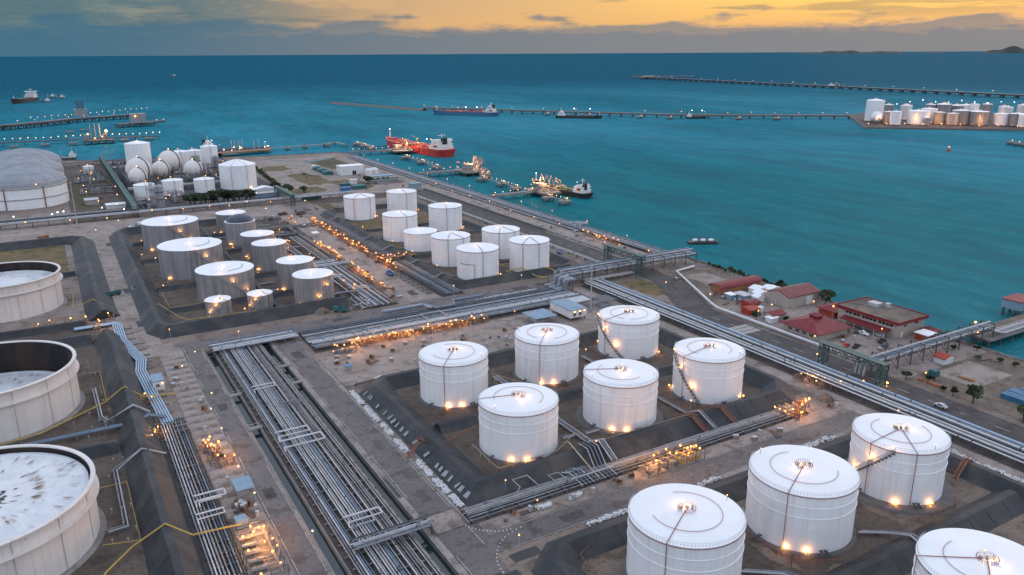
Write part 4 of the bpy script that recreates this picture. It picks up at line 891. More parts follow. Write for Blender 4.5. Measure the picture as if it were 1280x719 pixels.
def high_bridge(label, x0, x1, y, w, z_, pipes, mat='steel_dark', sup=8, drop=True):
    t = thing('pipe_bridge', label, 'pipe bridge', (x0, y, 0)); L = x1-x0
    for o, r, m, dz in pipes:
        pts = [(0, o, z_+dz), (L, o, z_+dz)]
        if drop: pts = [(-2.5, o, 1.2+dz*.2), (-1.8, o, z_+dz-.5), (-1.0, o, z_+dz)]+pts[1:]
        MB().tube(pts, r, 8).build('pipe', m, t, True)
    n = int(L/sup)
    for i in range(n+1):
        x = 1+(L-2)*i/n; m = MB()
        for s in (-1, 1):
            m.bar((x, s*w/2, 0), (x, s*w/2, z_+1.5), .35)
        for zz in (z_-.5, z_+1.4): m.bar((x, -w/2, zz), (x, w/2, zz), .35)
        m.bar((x, -w/2, .5), (x, w/2, z_-.5), .16); m.bar((x, w/2, .5), (x, -w/2, z_-.5), .16)
        m.build('trestle', mat, t)
    m = MB()
    for s in (-1, 1):
        m.bar((0, s*w/2, z_-.5), (L, s*w/2, z_-.5), .3)
        for i in range(n): m.bar((1+(L-2)*i/n, s*w/2, z_-.4 if i % 2 else z_+1.3), (1+(L-2)*(i+1)/n, s*w/2, z_+1.3 if i % 2 else z_-.4), .16)
    m.build('girder', mat, t)
    return t
high_bridge('high pipe bridge from the wide rack through the tall portal to the sea wall', 230, 322, 341, 12, 6.0, [(o-5.2, r, m, dz) for o, r, m, dz in ((0, .5, 'pipe_white', 0), (1.6, .4, 'galvanised', 0), (3.1, .4, 'pipe_blue', 0), (4.8, .55, 'pipe_white', 0), (6.4, .4, 'galvanised', 0), (7.8, .4, 'pipe_dark', 0), (9.2, .45, 'pipe_white', 0), (10.5, .4, 'galvanised', 0), (3.9, .5, 'pipe_white', 1.9), (7.1, .45, 'pipe_blue', 1.9))])
high_bridge('raised pipe bridge leading out to the pier beside the compound', 258, 342, 175.5, 6, 5.6, [(-2.2, .42, 'pipe_white', 0), (-1.1, .36, 'galvanised', 0), (.1, .45, 'pipe_blue', 0), (1.3, .4, 'pipe_white', 0), (2.3, .3, 'galvanised', 0), (-.4, .4, 'pipe_white', 1.6)])
t = thing('riser_pipes', 'stack of pale pipe elbows where the wide rack meets the high bridge', 'pipe', (222, 328, 0))
for i in range(9):
    o = i*1.5
    MB().tube([(-4, o, 1.3), (1.2, o, 1.3), (2.2, o, 2.4), (2.2, o, 4.6), (3.2, o, 5.6), (8, o, 5.6)], .48, 8).build('pipe', ('pipe_blue', 'galvanised', 'pipe_white')[i % 3], t, True)
m = MB()
for x in (-1, 5):
    for y in (-1.2, 5.6, 13): m.bar((x, y, 0), (x, y, 5), .35)
m.build('frame', 'steel_dark', t)
t = thing('pipe_bundle', 'bundle of warm pipes elbowing from the portal towards the raised run', 'pipe', (248, 331, 0))
for i in range(4): MB().tube([(-6-i*1.1, -4, 2.3), (-6-i*1.1, 1+i*1.1, 2.3), (24, 1+i*1.1, 2.3)], .36, 8).build('pipe', ('pipe_white', 'pipe_warm')[i % 2], t, True)
for x in (0, 10, 20): MB().bar((x, .6, 1.8), (x, 5.2, 1.8), .35).build('support', 'steel_dark', t)
for x in (0, 10, 20): MB().bar((x, 2.6, 0), (x, 2.6, 1.7), .4).build('support', 'steel_dark', t)
line('large white pipe bordering the shore road, kinked at the bend', [(313, 328, 1.2), (297, 325, 1.2), (271, 270, 1.2), (268.8, 264, 1.2), (268.8, 196, 1.2)], .62, 'pipe_bright', 'pipe', 12, 'roadside_pipeline', 10)
# far plant: green gallery and pipe racks along the far road
t = thing('pipe_gallery', 'long pale green raised gallery running down to the water', 'gallery', (51, 666, 0))
MB().box(-1.7, 0, 6.0, 1.7, 366, 9.2).build('casing', 'green_gallery', t)
m = MB(); lattice(m, (0, 0, 7.6), (0, 366, 7.6), 3.9, 3.5, 60, .3); m.build('lattice', 'green_steel', t)
for i in range(19):
    m = MB(); y = 2+i*20; m.bar((-1.8, y, 0), (-1.5, y, 6), .5); m.bar((1.8, y, 0), (1.5, y, 6), .5); m.bar((-1.8, y, 3), (1.8, y, 3), .3); m.build('trestle', 'green_steel', t)
rack('raised pipe rack along the far road below the spheres', 'x', -90, 226, [(662.5, .4, 'pipe_warm'), (664, .5, 'galvanised'), (665.8, .7, 'pipe_white'), (667.6, .4, 'pipe_dark'), (669, .6, 'galvanised')], 3.2, 10, sup_mat='green_steel')
rack('dark low rack in front of the dome tanks', 'x', -90, 46, mk_offs(684, 694, 8, 51, ('pipe_dark', 'galvanised', 'pipe_warm'), (.3, .5)), 1.8, 9)
rack('pipe strips between the spheres and the small tanks', 'x', 56, 165, mk_offs(780, 794, 7, 52, ('pipe_dark', 'galvanised', 'pipe_white'), (.3, .5)), 3.5, 12, sup_mat='steel_dark')
rack('pipe strips behind the gas spheres', 'x', 56, 170, mk_offs(940, 956, 8, 53, ('pipe_dark', 'galvanised', 'pipe_white'), (.3, .5)), 4.5, 12, sup_mat='steel_dark')
rack('pipe rack along the far shore beyond the tall cylinder', 'x', -60, 200, mk_offs(1008, 1018, 6, 54, ('pipe_dark', 'pipe_white'), (.3, .5)), 3.5, 14, sup_mat='steel_dark')
t = thing('duct_portal', 'green box portal over the far road beside the two round trees', 'portal frame', (168, 648, 0))
for y in (0, 52):
    m = MB(); lattice(m, (0, y, 0), (0, y, 9), 3, 3, 4, .3); m.build('tower', 'green_steel', t)
MB().box(-1.6, -2, 7, 1.6, 54, 9.6).build('beam', 'green_steel', t)

# ------------------------------------------------------------------ lamps and valve stations
def lamp_proto(h, r, mat, pm='grey_metal', arm=0):
    t = thing('lamp_post', 'x', 'lamp', (0, 0, -500))
    m = MB(); m.lathe([(.11, 0), (.07, h)], 6)
    if arm: m.bar((0, 0, h), (arm, 0, h+.25), .09)
    m.build('pole', pm, t); MB().box(arm-.25, -.2, h+.02+(.2 if arm else 0), arm+.25, .2, h+.18+(.2 if arm else 0)).build('lamp_hood', pm, t)
    bulb(t, (arm, 0, h-.22+(.2 if arm else 0)), r, mat, 'bulb'); return t
PROTO = {}
def lamps(label, group, pts, h=6, r=.33, mat='lamp_warm', z_=0, arm=0, watts=0):
    k = (h, r, mat, arm, watts)
    for i, p in enumerate(pts):
        zz = p[2] if len(p) > 2 else z_
        if k not in PROTO: o = PROTO[k] = lamp_proto(h, r, mat, arm=arm); glow(o, (arm, 0, h-.95), watts) if watts else None; o.location = (p[0], p[1], zz)
        else: o = copy_tree(PROTO[k], (p[0], p[1], zz))
        o['label'] = label; o['group'] = group; o.rotation_euler = (0, 0, RND.uniform(0, 6.28)); k_ = RND.uniform(.7, 1.1); o.scale = (k_, k_, RND.uniform(.8, 1.1))
lamps('low lamp post along the concrete lane beside the left canal', 'lamps along the left canal lane', [(35.4, 250), (35.3, 268), (38, 282), (34.8, 222), (44, 178), (33, 316), (35.6, 205), (40, 330)], 3, .22, 'lamp_gold')
lamps('tall lamp post with warm light beside the coast road', 'lamps beside the coast road', [(292.6, 372+i*33) for i in range(9)]+[(312.6, 390+i*44) for i in range(12)], 9, .30, watts=300)
lamps('warm lamp post along the far road below the plant', 'lamps along the far road', [(-40, 656), (-22, 656), (6, 652), (30, 646), (36, 626), (62, 656), (84, 655), (104, 656), (118, 650), (133, 656), (150, 648), (176, 640), (140, 622), (122, 612), (20, 604)], 6, .40, watts=520)
lamps('white lamp post standing among the plant pipework', 'lamps in the far plant', [(14+RND.uniform(0, 36), 690+i*26) for i in range(10)]+[(58+RND.uniform(0, 112), 690+i*16) for i in range(20)], 7, .3, 'lamp_gold')
lamps('warm lamp among the pipework below the domes', 'lamps below the domes', [(-5, 690), (-1, 690), (3, 690), (-30, 690), (30, 700), (44, 676)], 5, .4, 'lamp_white')
lamps('warm lamp post beside the shore road', 'lamps along the shore road', [(270.5, 271), (270.5, 240), (267.6, 206), (270.5, 158), (249.5, 190), (267.4, 300)], 6, .3, watts=300)
lamps('warm lamp post in the red-roofed compound', 'lamps in the compound', [(303, 236), (298, 196), (286, 246), (300, 262), (324, 210)], 6, .36, watts=520)
lamps('lamp post inside the six-tank yard', 'lamps in the middle tank yard', [(134, 226), (176, 214), (178, 246), (134, 178.6), (208, 224), (216, 202), (180, 186), (175, 226)], 4, .26, watts=150)
lamps('lamp post inside the yard of the nine white tanks', 'lamps in the nine-tank yard', [(214, 560), (216, 520), (216, 470), (182, 520), (184, 470), (214, 440), (215, 395), (250, 400), (252, 470), (222, 540), (183, 400), (250, 540), (214, 424)], 4, .3, watts=150)
lamps('lamp post inside the yard of the grey tanks', 'lamps in the grey-tank yard', [(44, 560), (46, 505), (42, 440), (90, 560), (92, 510), (118, 500), (118, 470), (118, 545), (66, 392), (70, 375), (92, 400), (118, 396), (40, 520)], 3.5, .3, watts=150)
lamps('slim lamp post on the crossroads verge', 'lamps around the crossroads', [(34, 356), (134, 300), (88, 296), (98, 172.6), (100, 158.8), (87.5, 147.5), (205, 160), (232, 180), (234, 144), (60, 341), (170, 352), (212, 354), (176, 300)], 5, .24, watts=150)
# bright white and warm masts
for lb, x, y, h in (('tall white mast beside the raised hut by the wide rack', 215.5, 294.5, 22.5), ('tall white mast beside the far road before the dome tanks', 10, 644, 33)):
    t = thing('light_mast', lb, 'mast', (x, y, 0)); MB().lathe([(.42, 0), (.2, h), (0, h)], 10).build('pole', 'pipe_white', t, True)
    MB().box(-.9, -.9, 0, .9, .9, .5).build('footing', 'concrete_plain', t); MB().lathe([(.6, h-.6), (.6, h-.3)], 8, cap0=True, cap1=True).build('lamp_ring', 'grey_metal', t)
# valve stations
def station_proto(seed, lit=True):
    r = random.Random(seed); t = thing('valve_station', 'x', 'valves', (0, 0, -500))
    m = MB(); h = r.uniform(1.2, 2.0)
    m.tube([(-.9, -.8, 0), (-.9, -.8, h), (-.9, .8, h), (-.9, .8, 0)], .16, 6)
    m.tube([(.2, -1.2, .6), (.2, 1.2, .6)], .2, 6); m.tube([(.9, -.6, 0), (.9, -.6, h*1.25), (.9, .9, h*1.25), (.9, .9, 0)], .13, 6)
    m.build('pipework', r.choice(('pipe_warm', 'galvanised', 'rust_orange')), t)
    w = MB()
    for x, y, zz in ((-.9, 0, h+.75), (.2, .4, 1.5), (.9, .1, h*1.25+.6)):
        w.tube([(x+.32*math.cos(2*math.pi*i/8), y+.32*math.sin(2*math.pi*i/8), zz) for i in range(8)], .05, 4, closed=True); w.bar((x, y, zz-.8), (x, y, zz), .08); w.lathe([(.26, zz-.95), (.3, zz-.75), (.16, zz-.5)], 8, x, y)
    w.build('hand_wheel', r.choice(('red_pipe', 'steel_dark', 'yellow')), t)
    f = MB()
    for x in (-1.3, 1.3):
        for y in (-1.3, 1.3): f.bar((x, y, 0), (x, y, 2.4), .1)
    for zz in (1.3, 2.4):
        f.bar((-1.3, 1.3, zz), (1.3, 1.3, zz), .08); f.bar((-1.3, -1.3, zz), (-1.3, 1.3, zz), .08)
    for y in (-1.3, 1.3): f.bar((-1.35, y, 2.0), (1.35, y, 2.0), .07)
    f.bar((1.3, -1.35, 1.9), (1.3, 1.35, 1.9), .07)
    f.build('frame', 'rust_orange', t)
    MB().bar((1.2, -1.2, 0), (1.2, -1.2, 3.1), .1).build('lamp_pole', 'steel_dark', t); bulb(t, (1.2, -1.2, 3.2), .30, 'lamp_warm', 'bulb')
    if lit: glow(t, (.9, -.9, 3.0), 120, (1, .42, .11))
    return t
SP = [station_proto(100+i, i < 2) for i in range(4)]; SPU = [False]*4
def stations(label, group, pts):
    for x, y in pts:
        k = RND.randrange(4)
        if SPU[k]: o = copy_tree(SP[k])
        else: o = SP[k]; SPU[k] = True
        o.location = (x+RND.uniform(-.3, .3), y+RND.uniform(-.5, .5), 0); o.rotation_euler = (0, 0, RND.choice((0, 1.5708, 3.1416))+RND.uniform(-.1, .1)); o['label'] = label; o['group'] = group; k_ = RND.uniform(.75, 1.2); o.scale = (k_, k_, k_)
stations('lit valve station in the glowing row before the wide rack', 'glowing valves before the wide rack', [(101+i*2.75, 306.2) for i in range(24)])
stations('lit valve station along the seaward kerb of the tank lane', 'glowing valves beside the dark rack', [(161.6, 418+i*4.7) for i in range(34)])
stations('lit valve station along the landward kerb of the tank lane', 'glowing valves beside the slim grey tanks', [(141.8, 378+i*4.4) for i in range(13)]+[(142.2, 448+i*4.2) for i in range(13)])
stations('lit valve station on the cross platform over the dark rack', 'glowing valves on the cross platform', [(166+i*4.5, 435) for i in range(4)]+[(164, 428), (163, 410)])
stations('lit valve station below the high bridge by the sea wall', 'glowing valves by the sea wall', [(309.5, 396+i*5) for i in range(8)]+[(310, 362), (303, 356)])
stations('lit valve station below the lattice portal near the compound', 'glowing valves under the small portal', [(234.4, 186), (234.2, 181), (234.6, 176), (239, 172.6), (247, 169), (251.5, 160)])
stations('lit valve station at the end of the rack near the roadside tank', 'glowing valves at the rack end', [(206, 162), (210, 163.6), (213, 167), (216, 168)])
stations('lit valve station beside the bund corridor pipes', 'glowing valves of the bund corridor', [(15.8, 291), (18, 288.6), (16.6, 262), (17, 259), (28.5, 244), (29.6, 241), (31, 238.5), (29.5, 232), (31.5, 230), (34, 231)])
stations('lit valve station among pipes by the slim grey tanks', 'glowing valves among the pale pipes', [(126, 398), (128, 386), (124, 420), (128, 470), (126, 508), (121, 522), (130, 546), (146, 566), (150, 590)])
stations('lit valve station in the gap behind the open tanks', 'glowing valves behind the open tanks', [(-4, 402), (-10, 404), (2, 401), (-17, 404), (9, 395), (14, 400), (7, 388)])

# feed pipes from the tanks to their racks
def feed(label, pts, r=.24, mat='pipe_white', n=2, gap=.9, dirx=True):
    t = thing('tank_feed_line', label, 'pipe', (pts[0][0], pts[0][1], 0), 0, 'feed pipes in the tank yards')
    for k in range(n):
        o = k*gap; MB().tube([(x-pts[0][0]+(0 if dirx else o), y-pts[0][1]+(o if dirx else 0), z_) for x, y, z_ in pts], r, 7).build('pipe', mat if k % 2 == 0 else 'galvanised', t, True)
    for a, b in zip(pts, pts[1:]):
        d = math.hypot(b[0]-a[0], b[1]-a[1]); q = int(d/6)
        if a[2] < 2 and b[2] < 2:
            for i in range(q):
                u = (i+.5)/q; x, y = a[0]+(b[0]-a[0])*u-pts[0][0], a[1]+(b[1]-a[1])*u-pts[0][1]; w = (n-1)*gap/2
                MB().box(x-.3-(0 if dirx else 0), y-.3, 0, x+.3+(0 if dirx else n*gap-.6), y+.3+(n*gap-.6 if dirx else 0), a[2]-r).build('support', 'support_grey', t)
feed('pale pipes down the aisle between the first two columns of the six tanks', [(134.5, 246, 1), (134.5, 184, 1), (134.5, 178, 4.3), (133, 169, 2.0)], .28, n=3, dirx=False)
feed('pale pipes down the aisle by the roadside tank of the six', [(176, 246, 1), (176, 184, 1), (176, 178, 4.3), (175, 169, 2.0)], n=2, dirx=False)
feed('short pipes from the tank nearest the sandbags to the aisle', [(129.5, 190, 1), (134, 190, 1)]); feed('short pipes from the flaring-lamp tank to the aisle', [(143, 189, 1), (137.5, 189, 1)]); feed('short pipes from the streaked tank to the aisle', [(128, 236, 1), (134, 236, 1)])
feed('pale pipe pair stepping from the big two-ring tank to the bund', [(166, 108, 1), (172, 104, 1), (172, 98, 3.8), (172, 88, 1)], .3, n=2, gap=1.1, dirx=False); feed('pale pipe pair at the foot of the cut-off bottom tank', [(128, 112, 1), (136, 106, 1), (136, 98, 3.8), (136, 90, 1)], .3, n=2, gap=1.1, dirx=False)
for i, y_ in enumerate((380, 413, 460, 494, 534, 572)): feed('pipes from the slim grey tank column out over the bund, '+('first', 'second', 'third', 'fourth', 'fifth', 'sixth')[i]+' from the crossroads', [(114.5, y_, 1), (117, y_, 2.2), (121, y_, 2.2), (130, y_, 1.7)], .26, 'galvanised')
for i, y_ in enumerate((406, 422, 470, 550)): feed('pipes between wide and slim grey tanks, '+('first', 'second', 'third', 'fourth')[i]+' from the crossroads', [(78, y_, .9), (96, y_, .9)], .3, 'galvanised', 2, 1.1)
for i, y_ in enumerate((382, 416, 458, 492, 565)): feed('pipes from the nine-tank yard out over its bund, '+('first', 'second', 'third', 'fourth', 'fifth')[i]+' from the crossroads', [(187, y_, 1), (183, y_, 1.3), (178, y_, 3.8), (172, y_, 1.5)], .26, 'pipe_warm')
for i, (y_, tx) in enumerate(((396, 'the front pair'), (428, 'the corner tanks'), (480, 'the tall tank behind the squat one'), (506, 'the third seaward tank'))): feed('dark pipes running seaward across the nine-tank yard beside '+tx, [(208, y_, .8), (250, y_, .8)], .2, 'pipe_dark', 3, .7)
# small white posts and hydrants in the yards of the open tanks
pm_ = MB(); pm_.bar((0, 0, 0), (0, 0, 1.5), .14); pm_.box(-.18, -.18, 1.2, .18, .18, 1.6); post_me = pm_.mesh('marker_post', 'pipe_white')
for i in range(44):
    x, y = RND.choice(((RND.uniform(-1.5, 6), RND.uniform(198, 250)), (RND.uniform(-1.5, 5), RND.uniform(268, 350)), (RND.uniform(-12, 4), RND.uniform(266, 286)), (RND.uniform(-3, 3), RND.uniform(405, 470))))
    tag(obj('marker_post', post_me, None, (x, y, 0)), 'short white marker post in the yard of the open tanks', 'post', 'white posts in the open-tank yard')
# ground clutter: crates, drums, spools and cable trays
def crate_proto(k):
    t = thing('equipment_crate', 'x', 'crate', (0, 0, -500))
    if k == 0: MB().box(-.9, -.6, .12, .9, .6, 1.2).build('body', 'pipe_warm', t); MB().box(-1, -.7, 0, 1, .7, .12).build('skid', 'rust', t); MB().box(-.92, -.62, 1.2, .92, .62, 1.26).build('lid', 'grey_metal', t)
    elif k == 1:
        for x in (-.35, .35): MB().lathe([(.3, 0), (.3, .9), (.26, .94), (0, .94)], 10, x).build('drum', 'blue_paint' if x < 0 else 'rust_orange', t, True)
    elif k == 2: MB().tube([(0, -.7, .8), (0, .7, .8)], .45, 10).build('cable', 'black_paint', t); [MB().tube([(0, y-.06, .8), (0, y+.06, .8)], .8, 12).build('flange', 'rust', t) for y in (-.75, .75)]
    elif k == 3:
        for i in range(5): MB().tube([(-2.6, i*.34-.7, .16), (2.6, i*.34-.7, .16)], .15, 6).build('pipe_length', 'rust' if i % 2 else 'pipe_dark', t)
    else: MB().box(-.5, -.35, 0, .5, .35, 1.7).build('cabinet', 'pipe_white', t); MB().box(-.55, -.4, 1.7, .55, .4, 1.78).build('cap', 'grey_metal', t); MB().box(-.4, -.38, .3, .4, -.35, 1.5).build('door', 'grey_metal', t)
    return t
CP = [crate_proto(i) for i in range(5)]; CU = [False]*5
def clutter(label, group, n, area, seed):
    r = random.Random(seed)
    for i in range(n):
        k = r.randrange(5); x0, y0, x1, y1 = area[r.randrange(len(area))]
        if CU[k]: o = copy_tree(CP[k])
        else: o = CP[k]; CU[k] = True
        o.location = (r.uniform(x0, x1), r.uniform(y0, y1), .12); o.rotation_euler = (0, 0, r.uniform(0, 6.28)); o['label'] = label.replace('bits of site equipment', ('brown equipment crate', 'pair of blue and rusty drums', 'black cable reel', 'bundle of loose rusty pipes', 'white control cabinet')[k]); o['group'] = group
clutter('bits of site equipment on the slab lane beside the canal', 'equipment on the slab lane', 26, [(27.5, 196, 35, 206), (27.5, 216, 35, 330)], 1)
clutter('bits of site equipment on the apron behind the six tanks', 'equipment on the apron', 44, [(86, 270, 180, 300)], 2)
clutter('bits of site equipment beside the tank lane', 'equipment beside the tank lane', 46, [(144, 366, 147, 600), (158.5, 360, 160, 600), (112, 354, 145, 366), (130, 545, 145, 605)], 3)
clutter('bits of site equipment on the verge of the far road', 'equipment by the far road', 40, [(60, 606, 180, 617), (160, 600, 260, 660), (-60, 600, 20, 612)], 4)
clutter('bits of site equipment on the waste ground', 'equipment on the waste ground', 34, [(184, 680, 262, 840), (262, 690, 300, 780)], 5)
clutter('bits of site equipment on the pavement by the drum pumps', 'equipment by the drum pumps', 16, [(90, 158.5, 136, 162.5), (162, 158, 228, 163)], 6)
clutter('bits of site equipment on the sandy yard', 'equipment on the sandy yard', 34, [(272, 100, 324, 164), (276, 262, 296, 320), (270, 188, 300, 208)], 7)

# denser pipework
rack('crosswise dark pipes under the lit row behind the grey tanks', 'x', 112, 160, mk_offs(556, 566, 8, 61, ('galvanised', 'pipe_dark', 'pipe_warm'), (.2, .34)), 1.0, 8)
rack('crosswise pale pipes between pale rack and the lane', 'x', 122, 146, mk_offs(440, 446, 6, 62, G4, (.18, .3)), 1.1, 7)
rack('short pale rack beside the corner slim grey tank', 'y', 356, 372, mk_offs(118, 130, 11, 63, G4, (.16, .26)), .9, 5)
rack('dark rack on the landward side of the lit row', 'y', 455, 560, mk_offs(139, 141, 3, 64, ('pipe_dark', 'galvanised'), (.18, .3)), 1.2, 6)
rack('low dark rack seaward of the lane', 'y', 360, 415, mk_offs(158.6, 162, 4, 65, ('pipe_dark', 'galvanised', 'pipe_warm'), (.16, .26)), .8, 6)
rack('thin rack of dark pipes along the apron edge behind the six tanks', 'x', 86, 200, mk_offs(265.5, 268, 3, 66, ('pipe_dark', 'pipe_warm'), (.12, .2)), .5, 8)
rack('dark pipes along the verge of the truck lane', 'y', 404, 590, mk_offs(29.2, 31, 2, 67, ('pipe_dark', 'pipe_warm'), (.16, .26)), .6, 9)
def process_frame(label, x, y, w, d, h, seed):
    r = random.Random(seed); t = thing('process_frame', label, 'pipework', (x, y, 0), 0, 'dark pipework frames of the far plant')
    m = MB(); nx, ny, nz_ = max(2, int(w/5)), max(2, int(d/6)), max(1, int(h/4))
    for i in range(nx):
        for j in range(ny): m.bar((w*i/(nx-1), d*j/(ny-1), 0), (w*i/(nx-1), d*j/(ny-1), h), .35)
    for k in range(1, nz_+1):
        for i in range(nx): m.bar((w*i/(nx-1), 0, h*k/nz_), (w*i/(nx-1), d, h*k/nz_), .3)
        for j in range(ny): m.bar((0, d*j/(ny-1), h*k/nz_), (w, d*j/(ny-1), h*k/nz_), .3)
    m.build('frame', 'steel_dark', t)
    for k in range(10):
        z_ = h*r.uniform(.1, 1); q = r.random()
        MB().tube([(0, d*q, z_), (w, d*q, z_)] if k % 2 else [(w*q, 0, z_), (w*q, d, z_)], r.uniform(.2, .6), 6).build('pipe', r.choice(('pipe_white', 'galvanised', 'pipe_dark', 'pipe_warm')), t)
    for k in range(4): MB().lathe([(1.2, 0), (1.2, h*r.uniform(.4, .9)), (0, h*.95)], 10, w*r.random(), d*r.random()).build('vessel', r.choice(('pipe_white', 'weathered_dark', 'grey_metal')), t, True)
for i, a in enumerate(((58, 800, 10, 40, 12), (82, 782, 16, 14, 8), (100, 800, 22, 20, 9), (134, 800, 20, 30, 10), (128, 850, 26, 16, 12), (58, 850, 9, 60, 14), (90, 915, 24, 20, 14), (122, 945, 30, 26, 10), (84, 712, 10, 26, 7), (56, 690, 8, 30, 6), (20, 800, 26, 12, 6), (16, 870, 28, 10, 7), (24, 900, 20, 30, 6), (150, 800, 14, 50, 8), (60, 965, 40, 30, 8))):
    process_frame('dark pipework frame among the vessels of the far plant, '+('beside the green gallery', 'behind the small left tank', 'below the middle sphere', 'before the stout tank', 'behind the smallest sphere', 'under the largest sphere', 'beside the tall cylinder', 'near the water', 'beside the stout grey column', 'at the foot of the gallery', 'on the vehicle pad', 'beside the domes', 'behind the vehicle pad', 'beside the bushes', 'behind the tall cylinder')[i], *a, 300+i)

t = thing('boundary_wall', 'long low dark wall with posts beside the coast road', 'wall', (292.6, 455, 0))
MB().box(-.2, 0, 0, .2, 208, 1.7).build('wall', 'support_grey', t)
for i in range(22): MB().box(-.35, i*9.8-.3, 0, .35, i*9.8+.3, 2.1).build('post', 'concrete_plain', t)
rack('pair of slim pipes along the foot of the coast road wall', 'y', 352, 668, [(294.2, .2, 'pipe_white'), (294.9, .16, 'pipe_warm'), (295.5, .2, 'galvanised')], .6, 9)
rack('slim dark rack landward of the sea wall rack', 'y', 440, 925, mk_offs(308.6, 312.4, 5, 72, ('pipe_dark', 'galvanised', 'pipe_white'), (.16, .28)), .8, 10)
clutter('bits of site equipment on the coast road verge', 'equipment on the coast road verge', 30, [(296, 350, 308, 920)], 8)
# ------------------------------------------------------------------ lit pump skids
def skid(label, x0, y0, x1, y1, n, axis, seed, lampn=8):
    r = random.Random(seed); t = thing('pump_skid', label, 'pumps', (x0, y0, 0), 0, 'floodlit pump skids'); W, D = x1-x0, y1-y0
    MB().box(0, 0, 0, W, D, .3).build('plinth', 'concrete_plain', t)
    for i in range(n):
        u = (i+.5)/n
        m = MB()
        if axis == 'x':
            x = W*u; m.tube([(x, .8, 1.3), (x, D*.55, 1.3)], .62, 10); m.tube([(x, D*.55, 1.3), (x, D-.5, 1.3)], .3, 8); m.tube([(x+.5, 1.2, 1.6), (x+.5, 1.2, 3.0), (x+.5, D-.6, 3.0), (x+.5, D-.6, .4)], .16, 6); m.box(x-.6, .9, .3, x+.6, D*.5, .75)
        else:
            y = D*u; m.tube([(.8, y, 1.3), (W*.55, y, 1.3)], .62, 10); m.tube([(W*.55, y, 1.3), (W-.5, y, 1.3)], .3, 8); m.tube([(1.2, y+.5, 1.6), (1.2, y+.5, 3.0), (W-.6, y+.5, 3.0), (W-.6, y+.5, .4)], .16, 6); m.box(.9, y-.6, .3, W*.5, y+.6, .75)
        m.build('pump', r.choice(('pipe_warm', 'galvanised', 'pipe_warm', 'yellow')), t, True)
    f = MB(); nx = max(2, int(W/3.5)+1); ny = max(2, int(D/3.5)+1)
    for i in range(nx):
        for j in range(ny):
            if i in (0, nx-1) or j in (0, ny-1): f.bar((W*i/(nx-1), D*j/(ny-1), .3), (W*i/(nx-1), D*j/(ny-1), 3.8), .14)
    for zz in (3.8,):
        for j in (0, ny-1): f.bar((0, D*j/(ny-1), zz), (W, D*j/(ny-1), zz), .12)
        for i in range(nx): f.bar((W*i/(nx-1), 0, zz), (W*i/(nx-1), D, zz), .12)
    f.build('steel_frame', 'steel_dark', t)
    p = MB()
    for i in range(6):
        zz = r.uniform(.6, 2.4)
        if axis == 'x': y = r.uniform(.4, D-.4); p.tube([(0, y, zz), (W, y, zz)], r.uniform(.09, .2), 6)
        else: x = r.uniform(.4, W-.4); p.tube([(x, 0, zz), (x, D, zz)], r.uniform(.09, .2), 6)
    p.build('header_pipe', 'pipe_warm', t)
    for i in range(lampn): bulb(t, (r.uniform(0, W), r.uniform(0, D), r.choice((2.3, 3.3, 4.1))), .30, 'lamp_warm')
    for i in range(max(1, lampn//3)): glow(t, (r.uniform(0, W), r.uniform(0, D), 4.6), 230, (1, .42, .10))
    return t
skid('row of drum pumps glowing orange beside the road above the front tanks', 138, 157.9, 160, 163.4, 7, 'x', 1, 14)
skid('rusty pump frame glowing at the bottom edge beside the corridor pipes', 26.4, 166, 34.6, 188, 6, 'y', 2, 12)
skid('little glowing pump skid beside the bund corridor', 28.6, 236, 31.8, 246, 2, 'y', 3, 4)
skid('box-shaped manifold with gauges at the start of the glowing row', 90, 300.5, 99, 304.4, 3, 'x', 4, 5)
skid('small pump skid at the end of the rack near the roadside tank', 203, 164.4, 209, 170, 2, 'x', 5, 4)
t = thing('pipe_manifold', 'fan of pale pipes stepping over the bund beside the drum pumps', 'pipe', (118, 163, 0))
for i in range(10): MB().tube([(i*1.35, 0, 1.1), (i*1.35, 5.5, 1.9), (i*1.35+2.2, 12.5, 4.3), (i*1.35+3.0, 18, 3.4)] if i > 5 else [(i*1.35, 0, 1.1), (i*1.35, 6.5, 1.9), (i*1.35-2, 8.2, 1.9)], .17, 6).build('pipe', ('pipe_white', 'galvanised', 'pipe_blue')[i % 3], t, True)
for y in (1, 5): MB().box(-2, y-.2, .2, 14, y+.2, 1.0).build('support', 'steel_dark', t)
MB().tube([(-2, 3, 2.2), (13, 3, 2.2)], .2, 6).build('pipe', 'pipe_white', t)
t = thing('cross_platform', 'rusty lit walkway crossing the dark rack beside the nine tanks', 'walkway', (162, 434, 0))
MB().box(0, -1.4, 2.6, 22, 1.4, 2.8).build('deck', 'rust', t)
m = MB()
for x in range(0, 23, 2):
    for y in (-1.4, 1.4): m.bar((x, y, 0 if x % 6 == 0 else 2.7), (x, y, 3.8), .1)
for y in (-1.4, 1.4): m.bar((0, y, 3.8), (22, y, 3.8), .08)
m.build('railing', 'rust_orange', t)
for x in (2, 7, 12, 17, 21): bulb(t, (x, 1.4, 4.2), .28)
